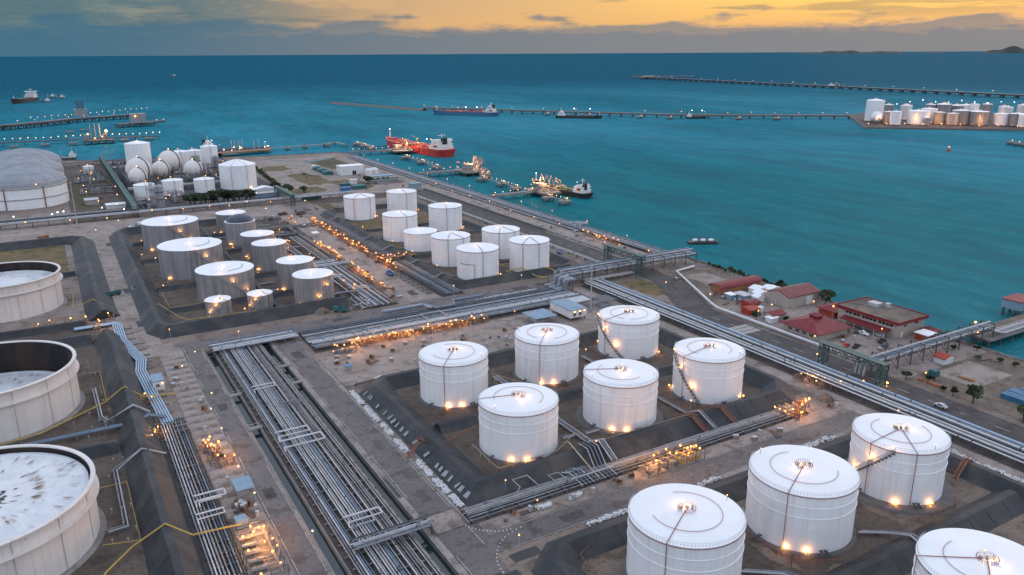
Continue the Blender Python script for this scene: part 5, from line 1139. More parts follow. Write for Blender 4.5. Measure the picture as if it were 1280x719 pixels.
# concrete culvert where the pipe rack passes under the road, footbridges over the canals
t = thing('road_culvert', 'concrete culvert slab carrying the road over the pipe crossing', 'culvert', (77, 168, 0))
MB().box(-4.6, -4.2, -.3, 4.6, 4.2, .32).build('slab', 'concrete', t)
for s in (-1, 1): MB().box(s*4.6-.25, -4.4, 0, s*4.6+.25, 4.4, 1.0).build('parapet', 'concrete_plain', t)
for lb, x, y in (('small concrete footbridge over the left canal', 45.9, 281), ('small concrete footbridge over the right canal', 68.5, 281), ('dark pipe culvert over the left canal', 45.9, 250), ('flat slab over the right canal near the road corner', 68.5, 300)):
    t = thing('footbridge', lb, 'footbridge', (x, y, 0)); MB().box(-2.3, -1.2, .26, 2.3, 1.2, .5).build('slab', 'concrete_plain', t)
    for s in (-1, 1): MB().bar((-2.3, s*1.1, 1.4), (2.3, s*1.1, 1.4), .08).build('handrail', 'grey_metal', t)
# black drain openings beside the road
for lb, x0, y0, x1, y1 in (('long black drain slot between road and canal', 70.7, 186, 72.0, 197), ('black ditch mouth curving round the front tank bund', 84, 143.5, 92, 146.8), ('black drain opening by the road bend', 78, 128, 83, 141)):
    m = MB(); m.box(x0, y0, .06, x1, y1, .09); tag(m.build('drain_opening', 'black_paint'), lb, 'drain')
    m = MB()
M('cover_grey', (.20, .21, .23), (.30, .31, .33), .8, .6)
# sandbags: heaps of white bags along the bund foot
def bags(label, x0, y0, x1, y1, n, seed, spread=1.0, lay=2):
    r = random.Random(seed); m = MB()
    for i in range(n):
        u = r.random(); x = x0+(x1-x0)*u+r.uniform(-spread, spread); y = y0+(y1-y0)*u+r.uniform(-spread, spread); z_ = r.choice([0, 0, .3, .55][:lay+1])+.22
        a = r.uniform(0, 3.14); c, s = math.cos(a), math.sin(a); L, W, H = r.uniform(.45, .75), r.uniform(.28, .42), r.uniform(.17, .24)
        vs = []
        for zz, k in ((-H, .72), (0, 1.0), (H, .7)):
            for q in range(6):
                b = 2*math.pi*q/6; px, py = L*k*math.cos(b), W*k*math.sin(b); vs.append((x-x0+px*c-py*s, y-y0+px*s+py*c, z_+zz+(.05 if q % 3 == 0 else 0)))
        fs = [tuple(range(5, -1, -1)), tuple(range(12, 18))]
        for l in range(2): fs += [(l*6+q, l*6+(q+1) % 6, (l+1)*6+(q+1) % 6, (l+1)*6+q) for q in range(6)]
        m.add(vs, fs)
    o = thing('sandbag_heap', label, 'sandbags', (x0, y0, 0), 0, 'white sandbag heaps'); b_ = m.build('bags', 'bag_white', o, True); b_['kind'] = 'stuff'; return o
SB = [('farthest heap of white sandbags on the road-side bund foot', 83.6, 262, 83.4, 250, 60), ('second heap of white sandbags from the streaked tank', 83.4, 247, 83.2, 234, 60), ('heap of white sandbags midway along the bund foot', 83.6, 231, 83.2, 222, 44), ('loose white sandbags just above the rusty stairway', 83.4, 218, 83.2, 209, 36), ('heap of white sandbags just below the rusty stairway', 83.8, 202, 83.6, 192, 50), ('long heap of white sandbags nearer the culvert', 83.8, 189, 83.6, 181, 44), ('white sandbags at the bund corner by the culvert', 84, 179, 83.8, 173, 40)]
for i, (lb, x0, y0, x1, y1, n) in enumerate(SB): bags(lb, x0, y0, x1, y1, n*2, 40+i, .8)
bags('heap of white sandbags on the pavement before the pipe rack', 101.5, 160.6, 105.5, 160.9, 60, 60, .8); bags('smaller heap of white sandbags beside the drum pumps', 112.2, 160.4, 115.4, 160.8, 40, 61, .6)
bags('white sandbags lining the kerb above the cut-off front tank', 109, 147.4, 122, 147.4, 110, 62, .7); bags('white sandbags behind the gap of two front tanks', 138, 147.2, 146, 147.2, 60, 63, .6); bags('white sandbags by the roof of the big two-ring tank', 148, 147.2, 155, 147.3, 50, 64, .6)
bags('broken white bags strewn between the front tanks and the road', 170, 146.6, 206, 147.2, 150, 65, 1.2); bags('white bags scattered along the road-side bund at the right', 229, 138, 229, 96, 210, 66, 1.0); bags('white bags scattered behind the wide pipe rack', 176, 338.2, 212, 338.2, 150, 67, .6); bags('white bags dumped by the pale pipes near the slim grey tank', 122, 357, 130, 358, 60, 68, 1.2)
bags('white bags beside the corner of the six-tank bund', 95, 269, 98, 270, 24, 69, .8)
for i in range(26):
    y = 175+i*3.4+RND.uniform(-1, 1)
    if RND.random() < .35: continue

    if 203 < y < 210: continue
    m = MB(); z0, z1 = .6, 1.75; m.add([(0, -.7, z0+.12), (0, .7, z0+.12), (1.9, .6, z1+.1), (1.9, -.6, z1+.1), (0, -.7, z0+.16), (0, .7, z0+.16), (1.9, .6, z1+.14), (1.9, -.6, z1+.14)], [(3, 2, 1, 0), (4, 5, 6, 7), (0, 1, 5, 4), (1, 2, 6, 5), (2, 3, 7, 6), (3, 0, 4, 7)])
    o = obj('cover_sheet', shared('sheet', lambda: m.mesh('cover_sheet', 'cover_grey')), None, (86.3+RND.uniform(-.3, .2), y, RND.uniform(-.05, .02)), RND.uniform(-.3, .3)); o.scale = (RND.uniform(.6, 1), RND.uniform(.6, 1.3), 1); tag(o, 'grey cover sheet pinned low on the sandbag-side bund', 'sheet', 'grey sheets on the bund slope')
for k, (cx, cy, r0, a0, a1) in enumerate(((91.5, 167.5, 11.5, 200, 268), (94, 141, 14.5, 95, 172))):
    for i in range(15 if k else 13):
        a = rad(a0+(a1-a0)*i/13); o = obj('kerb_block', shared('kblock', lambda: MB().lathe([(.2, 0), (.15, .32), (0, .34)], 8).mesh('kerb_block', 'bag_white')), None, (cx+r0*math.cos(a), cy+r0*math.sin(a), .04)); tag(o, 'white kerb block edging the road bend', 'kerb block', 'white blocks round the road bend')

# ------------------------------------------------------------------ buildings
def building(label, x0, y0, x1, y1, h, wall, roof, kind='flat', z0=0, cat='building', over=.5, rise=2.5, windows=(), group=None, fascia=None, doors=(), name='building', ridge='y'):
    t = thing(name, label, cat, ((x0+x1)/2, (y0+y1)/2, 0), 0, group); W, D = (x1-x0)/2, (y1-y0)/2
    MB().box(-W, -D, z0, W, D, h).build('wall', wall, t)
    if kind == 'flat':
        MB().box(-W-over, -D-over, h, W+over, D+over, h+.35).build('roof', roof, t)
        if fascia:
            m = MB(); g = .3
            for a in ((-W-over-g, -D-over-g, W+over+g, -D-over), (-W-over-g, D+over, W+over+g, D+over+g), (-W-over-g, -D-over, -W-over, D+over), (W+over, -D-over, W+over+g, D+over)): m.box(a[0], a[1], h-.7, a[2], a[3], h+.75)
            m.build('fascia', fascia, t)
    elif kind in ('gable', 'arch', 'hip'):
        m = MB(); a, b = W+over, D+over
        if ridge == 'x': prof_n, ln = b, a
        else: prof_n, ln = a, b
        if kind == 'gable': prof = [(-prof_n, h), (0, h+rise), (prof_n, h)]
        elif kind == 'arch': prof = [(prof_n*math.cos(math.pi*(1-i/10)), h+rise*math.sin(math.pi*i/10)) for i in range(11)]
        else: prof = None
        if prof:
            def pt(o, l, z_): return (l, o, z_) if ridge == 'x' else (o, l, z_)
            k = len(prof); vs = [pt(o, -ln, z_) for o, z_ in prof]+[pt(o, ln, z_) for o, z_ in prof]+[pt(o, -ln, z_-.25) for o, z_ in prof]+[pt(o, ln, z_-.25) for o, z_ in prof]
            fs = [(i, i+1, k+i+1, k+i) for i in range(k-1)]+[(2*k+i+1, 2*k+i, 3*k+i, 3*k+i+1) for i in range(k-1)]+[(i+1, i, 2*k+i, 2*k+i+1) for i in range(k-1)]+[(k+i, k+i+1, 3*k+i+1, 3*k+i) for i in range(k-1)]
            m.add(vs, fs); rf = m.build('roof', roof, t)
            g = MB(); q = [pt(o*.97, -ln*.96, z_-.2) for o, z_ in prof]; g.add(q+[pt(prof[-1][0]*.97, -ln*.96, h-.3), pt(prof[0][0]*.97, -ln*.96, h-.3)], [tuple(range(len(q)+2))])
            q = [pt(o*.97, ln*.96, z_-.2) for o, z_ in prof]; g.add(q+[pt(prof[-1][0]*.97, ln*.96, h-.3), pt(prof[0][0]*.97, ln*.96, h-.3)], [tuple(range(len(q)+2))])
            g.build('gable', wall, t)
        else:
            c = min(a, b)*.72; r_ = (0, b-c) if b > a else (a-c, 0)
            m.add([(-a, -b, h), (a, -b, h), (a, b, h), (-a, b, h), (-r_[0], -r_[1], h+rise), (r_[0], r_[1], h+rise), (-a, -b, h-.2), (a, -b, h-.2), (a, b, h-.2), (-a, b, h-.2)],
                  [(0, 1, 4), (1, 2, 5, 4), (2, 3, 5), (3, 0, 4, 5), (9, 8, 7, 6), (0, 6, 7, 1), (1, 7, 8, 2), (2, 8, 9, 3), (3, 9, 6, 0)] if b > a else [(0, 1, 5, 4), (1, 2, 5), (2, 3, 4, 5), (3, 0, 4), (9, 8, 7, 6), (0, 6, 7, 1), (1, 7, 8, 2), (2, 8, 9, 3), (3, 9, 6, 0)])
            rf = m.build('roof', roof, t)
    for side, u, zc, w, hh, mt in windows:
        m = MB()
        if side == 'w': m.box(-W-.06, D*u-w/2, zc-hh/2, -W+.05, D*u+w/2, zc+hh/2)
        elif side == 's': m.box(W*u-w/2, -D-.06, zc-hh/2, W*u+w/2, -D+.05, zc+hh/2)
        wdw = m.build('door' if mt != 'glass' else 'window', mt, t)
        if mt == 'glass':
            f = MB()
            if side == 'w':
                f.box(-W-.14, D*u-w/2-.1, zc-hh/2-.14, -W-.04, D*u+w/2+.1, zc-hh/2); f.box(-W-.12, D*u-.05, zc-hh/2, -W-.06, D*u+.05, zc+hh/2)
            else:
                f.box(W*u-w/2-.1, -D-.14, zc-hh/2-.14, W*u+w/2+.1, -D-.04, zc-hh/2); f.box(W*u-.05, -D-.12, zc-hh/2, W*u+.05, -D-.06, zc+hh/2)
            f.build('sill', 'white_wall', wdw)
    return t
# compound with red roofs
of = building('long two-storey beige office with red fascia and flat roof by the sea', 305.5, 194, 325, 224, 7.2, 'beige_wall', 'soil_light', fascia='red_roof', over=.8, windows=[('w', u, 5.4, 3.4, 1.1, 'glass') for u in (-.75, -.5, -.2, .05, .35, .62)]+[('w', u, 1.9, 2.0, 1.6, 'glass') for u in (-.6, -.1, .4)]+[('s', u, 5.3, 2.2, 1.2, 'glass') for u in (-.4, .4)]+[('s', -.6, 1.4, 1.4, 2.6, 'white_wall')])
m = MB(); m.add([(-9.8, -12.5, 3.9), (-14.3, -12.5, 3.2), (-14.3, 11, 3.2), (-9.8, 11, 3.9), (-9.8, -12.5, 3.7), (-14.3, -12.5, 3.0), (-14.3, 11, 3.0), (-9.8, 11, 3.7)], [(0, 3, 2, 1), (4, 5, 6, 7), (0, 1, 5, 4), (1, 2, 6, 5), (2, 3, 7, 6), (3, 0, 4, 7)]); m.build('awning', 'red_roof', of)
for y in range(-12, 11, 5): MB().bar((-14, y, 0), (-14, y, 3.1), .18).build('awning_post', 'white_wall', of)
MB().box(1, 3, 7.55, 5.5, 8, 9.2).build('roof_plant_room', 'grey_metal', of); MB().lathe([(1.2, 7.55), (1.2, 9.4), (0, 9.6)], 12, 6, 1).build('roof_tank', 'grey_metal', of)
building('red-roofed open annex lit orange at the office end', 306, 226, 318, 235, 3.4, 'orange_red', 'red_roof', 'hip', rise=1.6, over=1.2)
lamps('bright orange lamp on the compound forecourt before the annex', 'forecourt lamp', [(303.6, 225.4)], 7, .5, watts=1600)
building('small white-roofed kiosk lit beside the near office corner', 313, 184.5, 319, 190, 3, 'orange_red', 'tent', 'flat', over=.6)
building('kiosk with red roof near the sea behind the office corner', 320, 186, 325, 192, 3, 'beige_wall', 'red_roof', 'hip', rise=1.2)
building('low building under a broad dark red hipped roof beside the shore road', 274, 209, 293, 228, 3.6, 'beige_wall', 'red_roof', 'hip', rise=3.6, over=1.5, windows=[('w', u, 1.8, 1.8, 1.3, 'glass') for u in (-.6, -.2, .2, .6)])
building('raised square lantern on the hipped red roof', 282, 217, 285.6, 221, 7.9, 'red_roof', 'red_roof', 'hip', rise=.8, z0=5.2, over=.5, cat='roof lantern', name='roof_lantern')
wh = building('beige warehouse with red ribbed gable roof and white door', 299.5, 247.5, 321.5, 261.5, 5.6, 'beige_wall', 'red_roof', 'gable', rise=2.4, ridge='x', over=.5, windows=[('s', .35, 2.2, 4.4, 4.2, 'white_wall'), ('w', .1, 1.6, 1.6, 3.0, 'grey_metal')])
m = MB()
for i in range(13):
    x = -10.6+i*1.77; m.bar((x, -7.4, 5.72), (x, 0, 8.12), .2, .08); m.bar((x, 7.4, 5.72), (x, 0, 8.12), .2, .08)
m.build('roof_rib', 'beige_wall', wh)
building('long open shed with curved crimson roof at the compound end', 288, 281.5, 317, 288.5, 3.2, 'rust_orange', 'red_roof', 'arch', rise=1.9, ridge='x', over=.8)
for lb, x, y, w, d in (('white marquee tent nearest the sea', 309, 268, 9, 6), ('white marquee tent beside the curved red shed', 303.5, 271, 8, 6), ('low white tent at the end of the tent group', 299, 265.5, 7, 5), ('little white tent in front of the warehouse', 294, 262, 5, 4)):
    building(lb, x, y, x+w, y+d, 2.6, 'tent', 'tent', 'gable', rise=1.2, over=.3, cat='tent', name='marquee', group='white tents in the compound')
building('small red hut behind the larger red hut by the road', 281.5, 255, 288, 261, 2.8, 'orange_red', 'red_roof', 'arch', rise=1.3, ridge='x'); building('orange-red hut with white tank beside the shore road', 275, 249, 281, 254.5, 2.8, 'orange_red', 'orange_red', 'gable', rise=1.0, ridge='x')
building('dark red hut with a white awning beside the shore road', 278, 237.5, 286, 243.5, 2.8, 'beige_wall', 'red_roof', 'gable', rise=1.4, ridge='x'); building('white awning leaning on the dark red hut', 275, 236, 279.5, 239.5, 2.3, 'white_wall', 'tent', 'flat', over=.4, cat='awning', name='awning_shelter')
t = thing('water_tank', 'round white water tank on the orange-red hut plot', 'tank', (282.8, 250, 0)); MB().lathe([(1.5, 0), (1.5, 3.2), (0, 3.7)], 16).build('shell', 'white_wall', t, True); MB().lathe([(1.56, 1.5), (1.56, 1.7)], 16).build('band', 'grey_metal', t)
building('grey flat-roofed shed by the tents', 290, 267, 295, 274, 2.6, 'blue_wall', 'grey_metal'); building('pale blue cabin beside the curved red shed', 286, 272, 289.5, 276, 2.4, 'blue_wall', 'tent')
# raised hut group by the wide rack
t = building('pale raised hut on stilts with blue-grey roof, lit at one end', 197.5, 285.5, 206.5, 303, 5.4, 'white_wall', 'blue_wall', z0=1.8, over=.2, windows=[('s', u, 3.4, 1.3, 1.6, 'glass') for u in (-.5, .2)])
for x in (-4, 0, 4):
    for y in (-8, -3, 2, 7): MB().bar((x, y, 0), (x, y, 1.8), .3).build('stilt', 'steel_dark', t)
for x in (-2.5, .5, 3): bulb(t, (x, -9.3, 4.9), .26, 'lamp_gold')
def shelter(label, x0, y0, x1, y1, h, roof, cat='shelter'):
    t = thing('shelter', label, cat, ((x0+x1)/2, (y0+y1)/2, 0)); W, D = (x1-x0)/2, (y1-y0)/2
    MB().box(-W, -D, h, W, D, h+.22).build('roof', roof, t)
    for x in (-W+.4, W-.4):
        for y in (-D+.4, D-.4): MB().bar((x, y, 0), (x, y, h), .22).build('post', 'grey_metal', t)
    MB().box(-W*.6, -D*.5, 0, W*.5, D*.6, 1.5).build('equipment', 'grey_metal', t); return t
shelter('low blue flat-roofed shelter beside the raised hut', 180.5, 289, 192.5, 301, 3.2, 'blue_wall'); shelter('grey flat-roofed shelter behind the white mast', 210, 300, 220, 308, 3.4, 'grey_metal'); shelter('dark flat-roofed shelter between mast and raised pipes', 222, 294, 231, 303, 3.4, 'pipe_dark')
shelter('pale square canopy beside the bund corridor pipes', 31.2, 207, 36.2, 214.5, 3.0, 'blue_wall'); shelter('tiny white-roofed hut on the tank lane', 147, 521, 151.5, 527, 3, 'tent'); shelter('violet tarpaulin over a stall near the crossroads', 88, 281.5, 91, 284.5, 2, 'blue_paint')
t = building('white container cabin with blue roof beside the bluish pipes', 20.6, 301, 24.6, 309, 3.4, 'white_wall', 'blue_wall', over=.1, windows=[('s', -.2, 1.9, 1.2, 1.0, 'glass')]); bulb(t, (1.2, -4.3, 2.6), .24, 'lamp_gold')
t = thing('air_cooler', 'dark louvred box unit above the rusty pump frame', 'machine', (29.5, 194, 0)); MB().box(-1.5, -1.6, .4, 1.5, 1.6, 2.6).build('casing', 'blue_wall', t); MB().box(-1.6, -1.7, 0, 1.6, 1.7, .4).build('base', 'steel_dark', t)
# buildings of the waste ground
building('long white warehouse on the waste ground near the jetty', 256, 788, 281, 802, 9, 'white_wall', 'white_roof', over=.3, windows=[('s', .15, 2.2, 4, 4.2, 'glass')]); building('low office with pale blue roof by the sea rack', 268, 738, 294, 747, 4, 'white_wall', 'blue_wall', over=1, windows=[('s', u, 2, 3, 1.4, 'glass') for u in (-.7, -.3, .1, .5)])
shelter('long dark canopy in front of the blue-roofed office', 262, 716, 296, 724, 3, 'green_steel'); building('blue shed beside the twin pipes of the coast road', 286, 676, 296, 683, 4, 'blue_wall', 'blue_wall'); building('white block hut in the equipment yard', 246, 728, 252, 733, 4, 'white_wall', 'white_wall')
building('white workshop behind the round trees of the plant', 152, 714, 172, 724, 5, 'white_wall', 'white_roof', 'gable', rise=2); building('pale roof beside the two round trees', 150, 700, 168, 708, 3.5, 'blue_wall', 'grey_metal')
for lb, x, y, w, d, mt in (('teal shed row, end nearest the sea', 244, 838, 7, 10, 'teal_paint'), ('teal shed in the middle of the row', 244, 820, 8, 12, 'teal_paint'), ('teal shed near the white warehouse', 243, 800, 9, 12, 'teal_paint'), ('white shed at the head of the teal row', 246, 852, 7, 6, 'white_wall'), ('blue truck body parked on the waste ground', 225, 694, 9, 5, 'blue_paint'), ('green stack of machinery on the waste ground', 238, 697, 12, 8, 'teal_paint'), ('teal container near the brown field', 232, 716, 9, 5, 'teal_paint'), ('heap of green netting below the brown field', 182, 668, 16, 6, 'teal_paint')):
    building(lb, x, y, x+w, y+d, 3.0, mt, mt, 'gable' if 'shed' in lb else 'flat', rise=1.0, over=.2, cat='shed', name='shed')
t = thing('storage_bins', 'pair of white domed bins beside the white warehouse', 'tank', (284, 780, 0))
for i in range(2): MB().lathe([(4, 0), (4, 5), (2.4, 6.5), (0, 7)], 16, i*7-1, i*2).build('bin', 'white_wall', t, True)
building('low white hall behind the red vehicle pad of the plant', 34, 712, 48, 722, 3, 'white_wall', 'tent'); building('grey control house beside the white masts', 20, 740, 30, 752, 4, 'beige_wall', 'grey_metal')
for i, (x, y, r_, h) in enumerate(((68.5, 711, 2, 18), (73, 700, 3.6, 17), (130, 872, 4, 20), (150, 872, 3, 18), (146, 900, 3.4, 16))):
    t = thing('process_column', ('slim white column by the green gallery', 'stout grey column below the small tanks', 'grey column beside the smallest sphere', 'grey column beside the stout tank', 'grey column behind the smallest sphere')[i], 'column', (x, y, 0))
    MB().lathe([(r_, 0), (r_, h), (r_*.6, h+1.2), (0, h+1.5)], 20).build('shell', 'pipe_white' if i == 0 else 'weathered_dark', t, True)
    for k in (.4, .75): MB().lathe([(r_, h*k), (r_+1, h*k), (r_+1, h*k+.2), (r_, h*k+.2)], 16).build('platform', 'steel_dark', t)
# stores on the sandy yard
for lb, x, y, w, d, h, mt in (('large blue tarpaulin store on the sandy yard', 283, 128, 9, 9, 2.2, 'blue_tarp'), ('smaller blue tarpaulin store next to the large one', 293, 128.6, 8, 7, 2.0, 'blue_tarp'), ('teal water tank box beside the shore road', 280.5, 160, 3, 3, 2.4, 'teal_paint'), ('row of orange crates at the edge of the sandy yard', 306, 136, 10, 3.4, 1.8, 'rust_orange'), ('stack of orange crates by the blue tarpaulin', 302, 128, 8, 3, 1.4, 'rust_orange'), ('low orange wall along the sandy square', 272.5, 152, 1.4, 10, 1.0, 'rust_orange'), ('orange timber stack on the sandy square', 288, 150, 1.4, 6, .8, 'rust_orange')):
    t = thing('yard_store', lb, 'store', (x, y, 0))
    k = max(2, int(max(w, d)/2.2))
    for i in range(k):
        a = MB()
        if w >= d: a.box(w*i/k+.06, 0, 0, w*(i+1)/k-.06, d, h*RND.uniform(.8, 1.0))
        else: a.box(0, d*i/k+.06, 0, w, d*(i+1)/k-.06, h*RND.uniform(.8, 1.0))
        a.build('bay', mt, t)
building('small hut with crimson roof on the sandy yard', 295, 165.5, 301, 170, 2.6, 'white_wall', 'orange_red', 'gable', rise=1.2)
t = thing('gravel_heap', 'pale gravel heap beside the slim lit grey tank', 'heap', (103, 360, 0)); MB().lathe([(4.2, 0), (2.6, 1.2), (1.2, 2.1), (0, 2.4)], 18).build('heap', 'soil_light', t, True)
for i, (x, y, s) in enumerate(((214, 214, 2.6), (178, 212, 2.2), (228, 168, 3.0), (200, 176.5, 1.5))):
    m = MB(); m.lathe([(s, 0), (s*.7, s*.45), (s*.3, s*.8), (0, s*.9)], 16); tag(m.build('soil_heap', 'soil_light', None, True, (x, y, .02)), ('pale soil mound beside the roadside tank', 'pale soil mound between two tanks of the six', 'pale soil mound near the small portal', 'little soil mound by the bund')[i], 'heap')

# ------------------------------------------------------------------ vehicles
def car_proto(body, kind='car'):
    t = thing('parked_car', 'x', 'car', (0, 0, -500)); b = MB()
    prof = [(-2.2, .35), (-2.2, .85), (-1.9, .98), (-1.5, 1.0), (-.9, 1.5), (.6, 1.5), (1.2, 1.0), (2.0, .9), (2.2, .7), (2.2, .35)]
    if kind == 'pickup': prof = [(-2.6, .4), (-2.6, 1.05), (-.7, 1.05), (-.6, 1.7), (.7, 1.7), (1.2, 1.1), (2.3, 1.0), (2.5, .8), (2.5, .4)]
    k = len(prof); vs = [(x, -.85, z_) for x, z_ in prof]+[(x, .85, z_) for x, z_ in prof]
    b.add(vs, [tuple(range(k)), tuple(range(2*k-1, k-1, -1))]+[(i, k+i, k+(i+1) % k, (i+1) % k) for i in range(k)]); b.build('body', body, t)
    g = MB(); gx = ((-.75, .55, 1.08, 1.42) if kind == 'car' else (-.5, .6, 1.15, 1.62))
    for s in (-1, 1): g.box(gx[0], s*.86-.02, gx[2], gx[1], s*.86+.02, gx[3])
    xa, za, xb, zb = (.66, 1.47, 1.17, 1.05) if kind == 'car' else (.74, 1.66, 1.18, 1.14)
    g.add([(xa+.03, -.75, za), (xa+.03, .75, za), (xb+.03, .75, zb), (xb+.03, -.75, zb)], [(0, 1, 2, 3)]); g.build('window', 'glass', t)
    w = MB().lathe([(.0, -.12), (.34, -.12), (.34, .12), (.0, .12)], 14); me = w.mesh('wheel', 'tyre', True)
    for x in (-1.4, 1.4) if kind == 'car' else (-1.6, 1.6):
        for s in (-1, 1):
            o = obj('wheel', me, t, (x, s*.82, .34)); o.rotation_euler = (rad(90), 0, 0)
    return t
def car(label, x, y, rz, body, kind='car'):
    k = ('car', body, kind)
    if k in PROTO: o = copy_tree(PROTO[k])
    else: o = PROTO[k] = car_proto(body, kind)
    o.location = (x, y, .06); o.rotation_euler = (0, 0, rz); o['label'] = label; o['group'] = 'parked cars'; o['name_'] = 0; del o['name_']
    return o
car('white car parked in front of the annex in the compound', 297.5, 215.6, .5, 'ship_white'); car('dark car next to the white car in the compound', 296, 211.6, .5, 'steel_dark'); car('black pickup parked near the office corner', 297, 194.6, .2, 'black_paint', 'pickup'); car('dark car beside the black pickup', 294, 191, .3, 'steel_dark')
car('red and white pickup beside the portal end of the compound', 279, 199, .3, 'orange_red', 'pickup'); car('dark pickup next to the red one', 282.5, 196.4, .3, 'black_paint', 'pickup'); car('grey car driving on the shore road', 257, 143, 1.5708, 'grey_metal'); car('violet-grey car on the verge by the twin fat pipes', 265.5, 397, 1.5708, 'blue_paint')
car('white car at the truck lane junction', 44, 624, .3, 'ship_white'); car('red car on the vehicle pad of the far plant', 33, 770, 0, 'orange_red'); car('small dark car at the crossing of the waste ground', 226, 816, .4, 'black_paint'); car('white pickup on the tank lane beyond the hut', 152, 560, 1.57, 'ship_white', 'pickup'); car('white pickup under the red awning of the office', 298.5, 205, 1.57, 'ship_white', 'pickup'); car('silver car under the red awning of the office', 302.6, 200, 1.57, 'grey_metal')
def truck(label, x, y, rz, cab, bed):
    t = thing('truck', label, 'truck', (x, y, .05), rz, 'work trucks')
    b = MB(); b.prism([(1.4, -1.1), (3.2, -1.1), (3.4, -.9), (3.4, .9), (3.2, 1.1), (1.4, 1.1)], .6, 2.6); b.build('cab', cab, t); MB().box(3.1, -.95, 1.6, 3.43, .95, 2.35).build('windscreen', 'glass', t)
    b = MB(); b.box(-3.6, -1.15, .9, 1.2, 1.15, 1.1); b.box(-3.6, -1.15, 1.1, 1.2, -1.05, 2.0); b.box(-3.6, 1.05, 1.1, 1.2, 1.15, 2.0); b.box(-3.6, -1.05, 1.1, -3.5, 1.05, 2.0); b.box(1.1, -1.05, 1.1, 1.2, 1.05, 2.2); b.build('cargo_bed', bed, t)
    MB().box(-3.4, -.4, .55, 3.0, .4, .9).build('chassis', 'steel_dark', t)
    me = shared('twheel', lambda: MB().lathe([(0, -.16), (.48, -.16), (.48, .16), (0, .16)], 14).mesh('wheel', 'tyre', True))
    for xx in (-2.4, -1.4, 2.3):
        for s in (-1, 1): o = obj('wheel', me, t, (xx, s*1.0, .48)); o.rotation_euler = (rad(90), 0, 0)
    return t
truck('teal truck parked on the lane beside the farthest open tank', 18.4, 444, .3, 'teal_paint', 'teal_paint'); truck('small teal truck against the grey-tank bund on the lane', 28.4, 448, 1.6, 'teal_paint', 'grey_metal'); truck('teal truck by the gravel heap', 111, 356, 2.5, 'teal_paint', 'teal_paint'); truck('white truck at the junction near the widest grey tank', 47, 628, .2, 'ship_white', 'grey_metal'); truck('blue lorry near the lit row end', 156, 405, 1.6, 'blue_paint', 'blue_paint'); truck('orange truck on the far road verge', -12, 615, .2, 'rust_orange', 'rust_orange'); truck('dark truck among the parked trucks of the far road', 162, 606, .5, 'steel_dark', 'steel_dark'); truck('red truck among parked trucks by the far road', 150, 612, .3, 'orange_red', 'steel_dark'); truck('grey truck among parked trucks by the far road', 138, 598, .9, 'grey_metal', 'steel_dark')
# ------------------------------------------------------------------ trees and shrubs
def crown_mesh(seed, rx, rz_, n, leaf, mat, low=.15):
    r = random.Random(seed); m = MB(); cl = []
    for i in range(9): 
        a = r.uniform(0, 6.28); q = r.uniform(.15, .62); cl.append((rx*q*math.cos(a), rx*q*math.sin(a), rz_*r.uniform(-.45, .55), r.uniform(.35, .55)*rx))
    for i in range(n):
        c = r.choice(cl); u = Vector((r.gauss(0, 1), r.gauss(0, 1), r.gauss(0, 1))).normalized()*c[3]*r.uniform(.55, 1.05)
        p = Vector(c[:3])+Vector((u.x, u.y, u.z*rz_/rx)); a = Vector((r.gauss(0, 1), r.gauss(0, 1), r.gauss(0, 1))).normalized(); b = a.orthogonal().normalized(); s = leaf*r.uniform(.6, 1.3)
        q = [p-a*s, p+b*s*.55, p+a*s, p-b*s*.55]; m.add([tuple(v) for v in q], [(0, 1, 2, 3)])
    return m.mesh('crown', mat)
def tree(label, x, y, h, rx, mat='foliage', seed=0, group=None, cat='tree', name='tree'):
    t = thing(name, label, cat, (x, y, 0), RND.uniform(0, 6), group); rz_ = h*.36; key = (round(rx, 1), round(h, 1), mat, seed % 3)
    me = shared(('crown',)+key, lambda: crown_mesh(seed, rx, rz_, 420, max(.35, rx*.2), mat)); obj('crown', me, t, (0, 0, h-rz_*.95))
    b = MB(); b.tube([(0, 0, -.1), (.1, 0, h*.3), (0, .1, h*.7)], max(.12, rx*.09), 6)
    for i in range(5): a = i*1.3; b.tube([(0, 0, h*(.3+.05*i)), (rx*.5*math.cos(a), rx*.5*math.sin(a), h*(.55+.06*i))], max(.06, rx*.04), 5)
    b.build('trunk', 'bark', t); return t
GS = 'shrubs along the sea wall'
y = 326.0
for i in range(26):
    s = RND.uniform(.9, 1.5)*(1.6 if i in (6, 7, 8, 17, 18) else 1); tree('dark round shrub in the row along the sea wall', 322.6+RND.uniform(-.5, .5), y, 2.2*s, 1.15*s, 'foliage_dark', i, GS, 'shrub', 'shrub'); y -= RND.uniform(1.8, 3.8)
tree('big dark round tree between warehouse and office', 321, 243, 7.5, 4.0, 'foliage_dark', 3); tree('second dark tree tucked behind the big one at the warehouse', 322.5, 246.5, 5.5, 2.8, 'foliage_dark', 4)
tree('round tree beside the shore road by the blue tarpaulins', 269.8, 139, 7, 3.4, 'foliage', 5); tree('round tree at the right edge beside the shore road', 269.6, 122, 7.2, 3.6, 'foliage', 6); tree('thin young tree on the shore road verge', 270, 146.5, 4, 1.8, 'foliage', 7); tree('tiny bush on the shore road verge', 271, 151, 2.2, 1.3, 'foliage', 8); tree('bush at the foot of the small portal', 270, 165, 3.2, 2.2, 'foliage', 9); tree('bush beside the raised pier bridge', 275, 159, 2.4, 2.2, 'foliage', 10)
tree('small dark tree beside the red huts by the road', 273.6, 243.6, 4.2, 2.3, 'foliage_dark', 11); tree('small dark bush below the dark red hut', 284, 235, 2.6, 1.6, 'foliage_dark', 12); tree('leafy bush lit at the near office corner', 320.5, 182.5, 4.0, 2.4, 'foliage', 13)
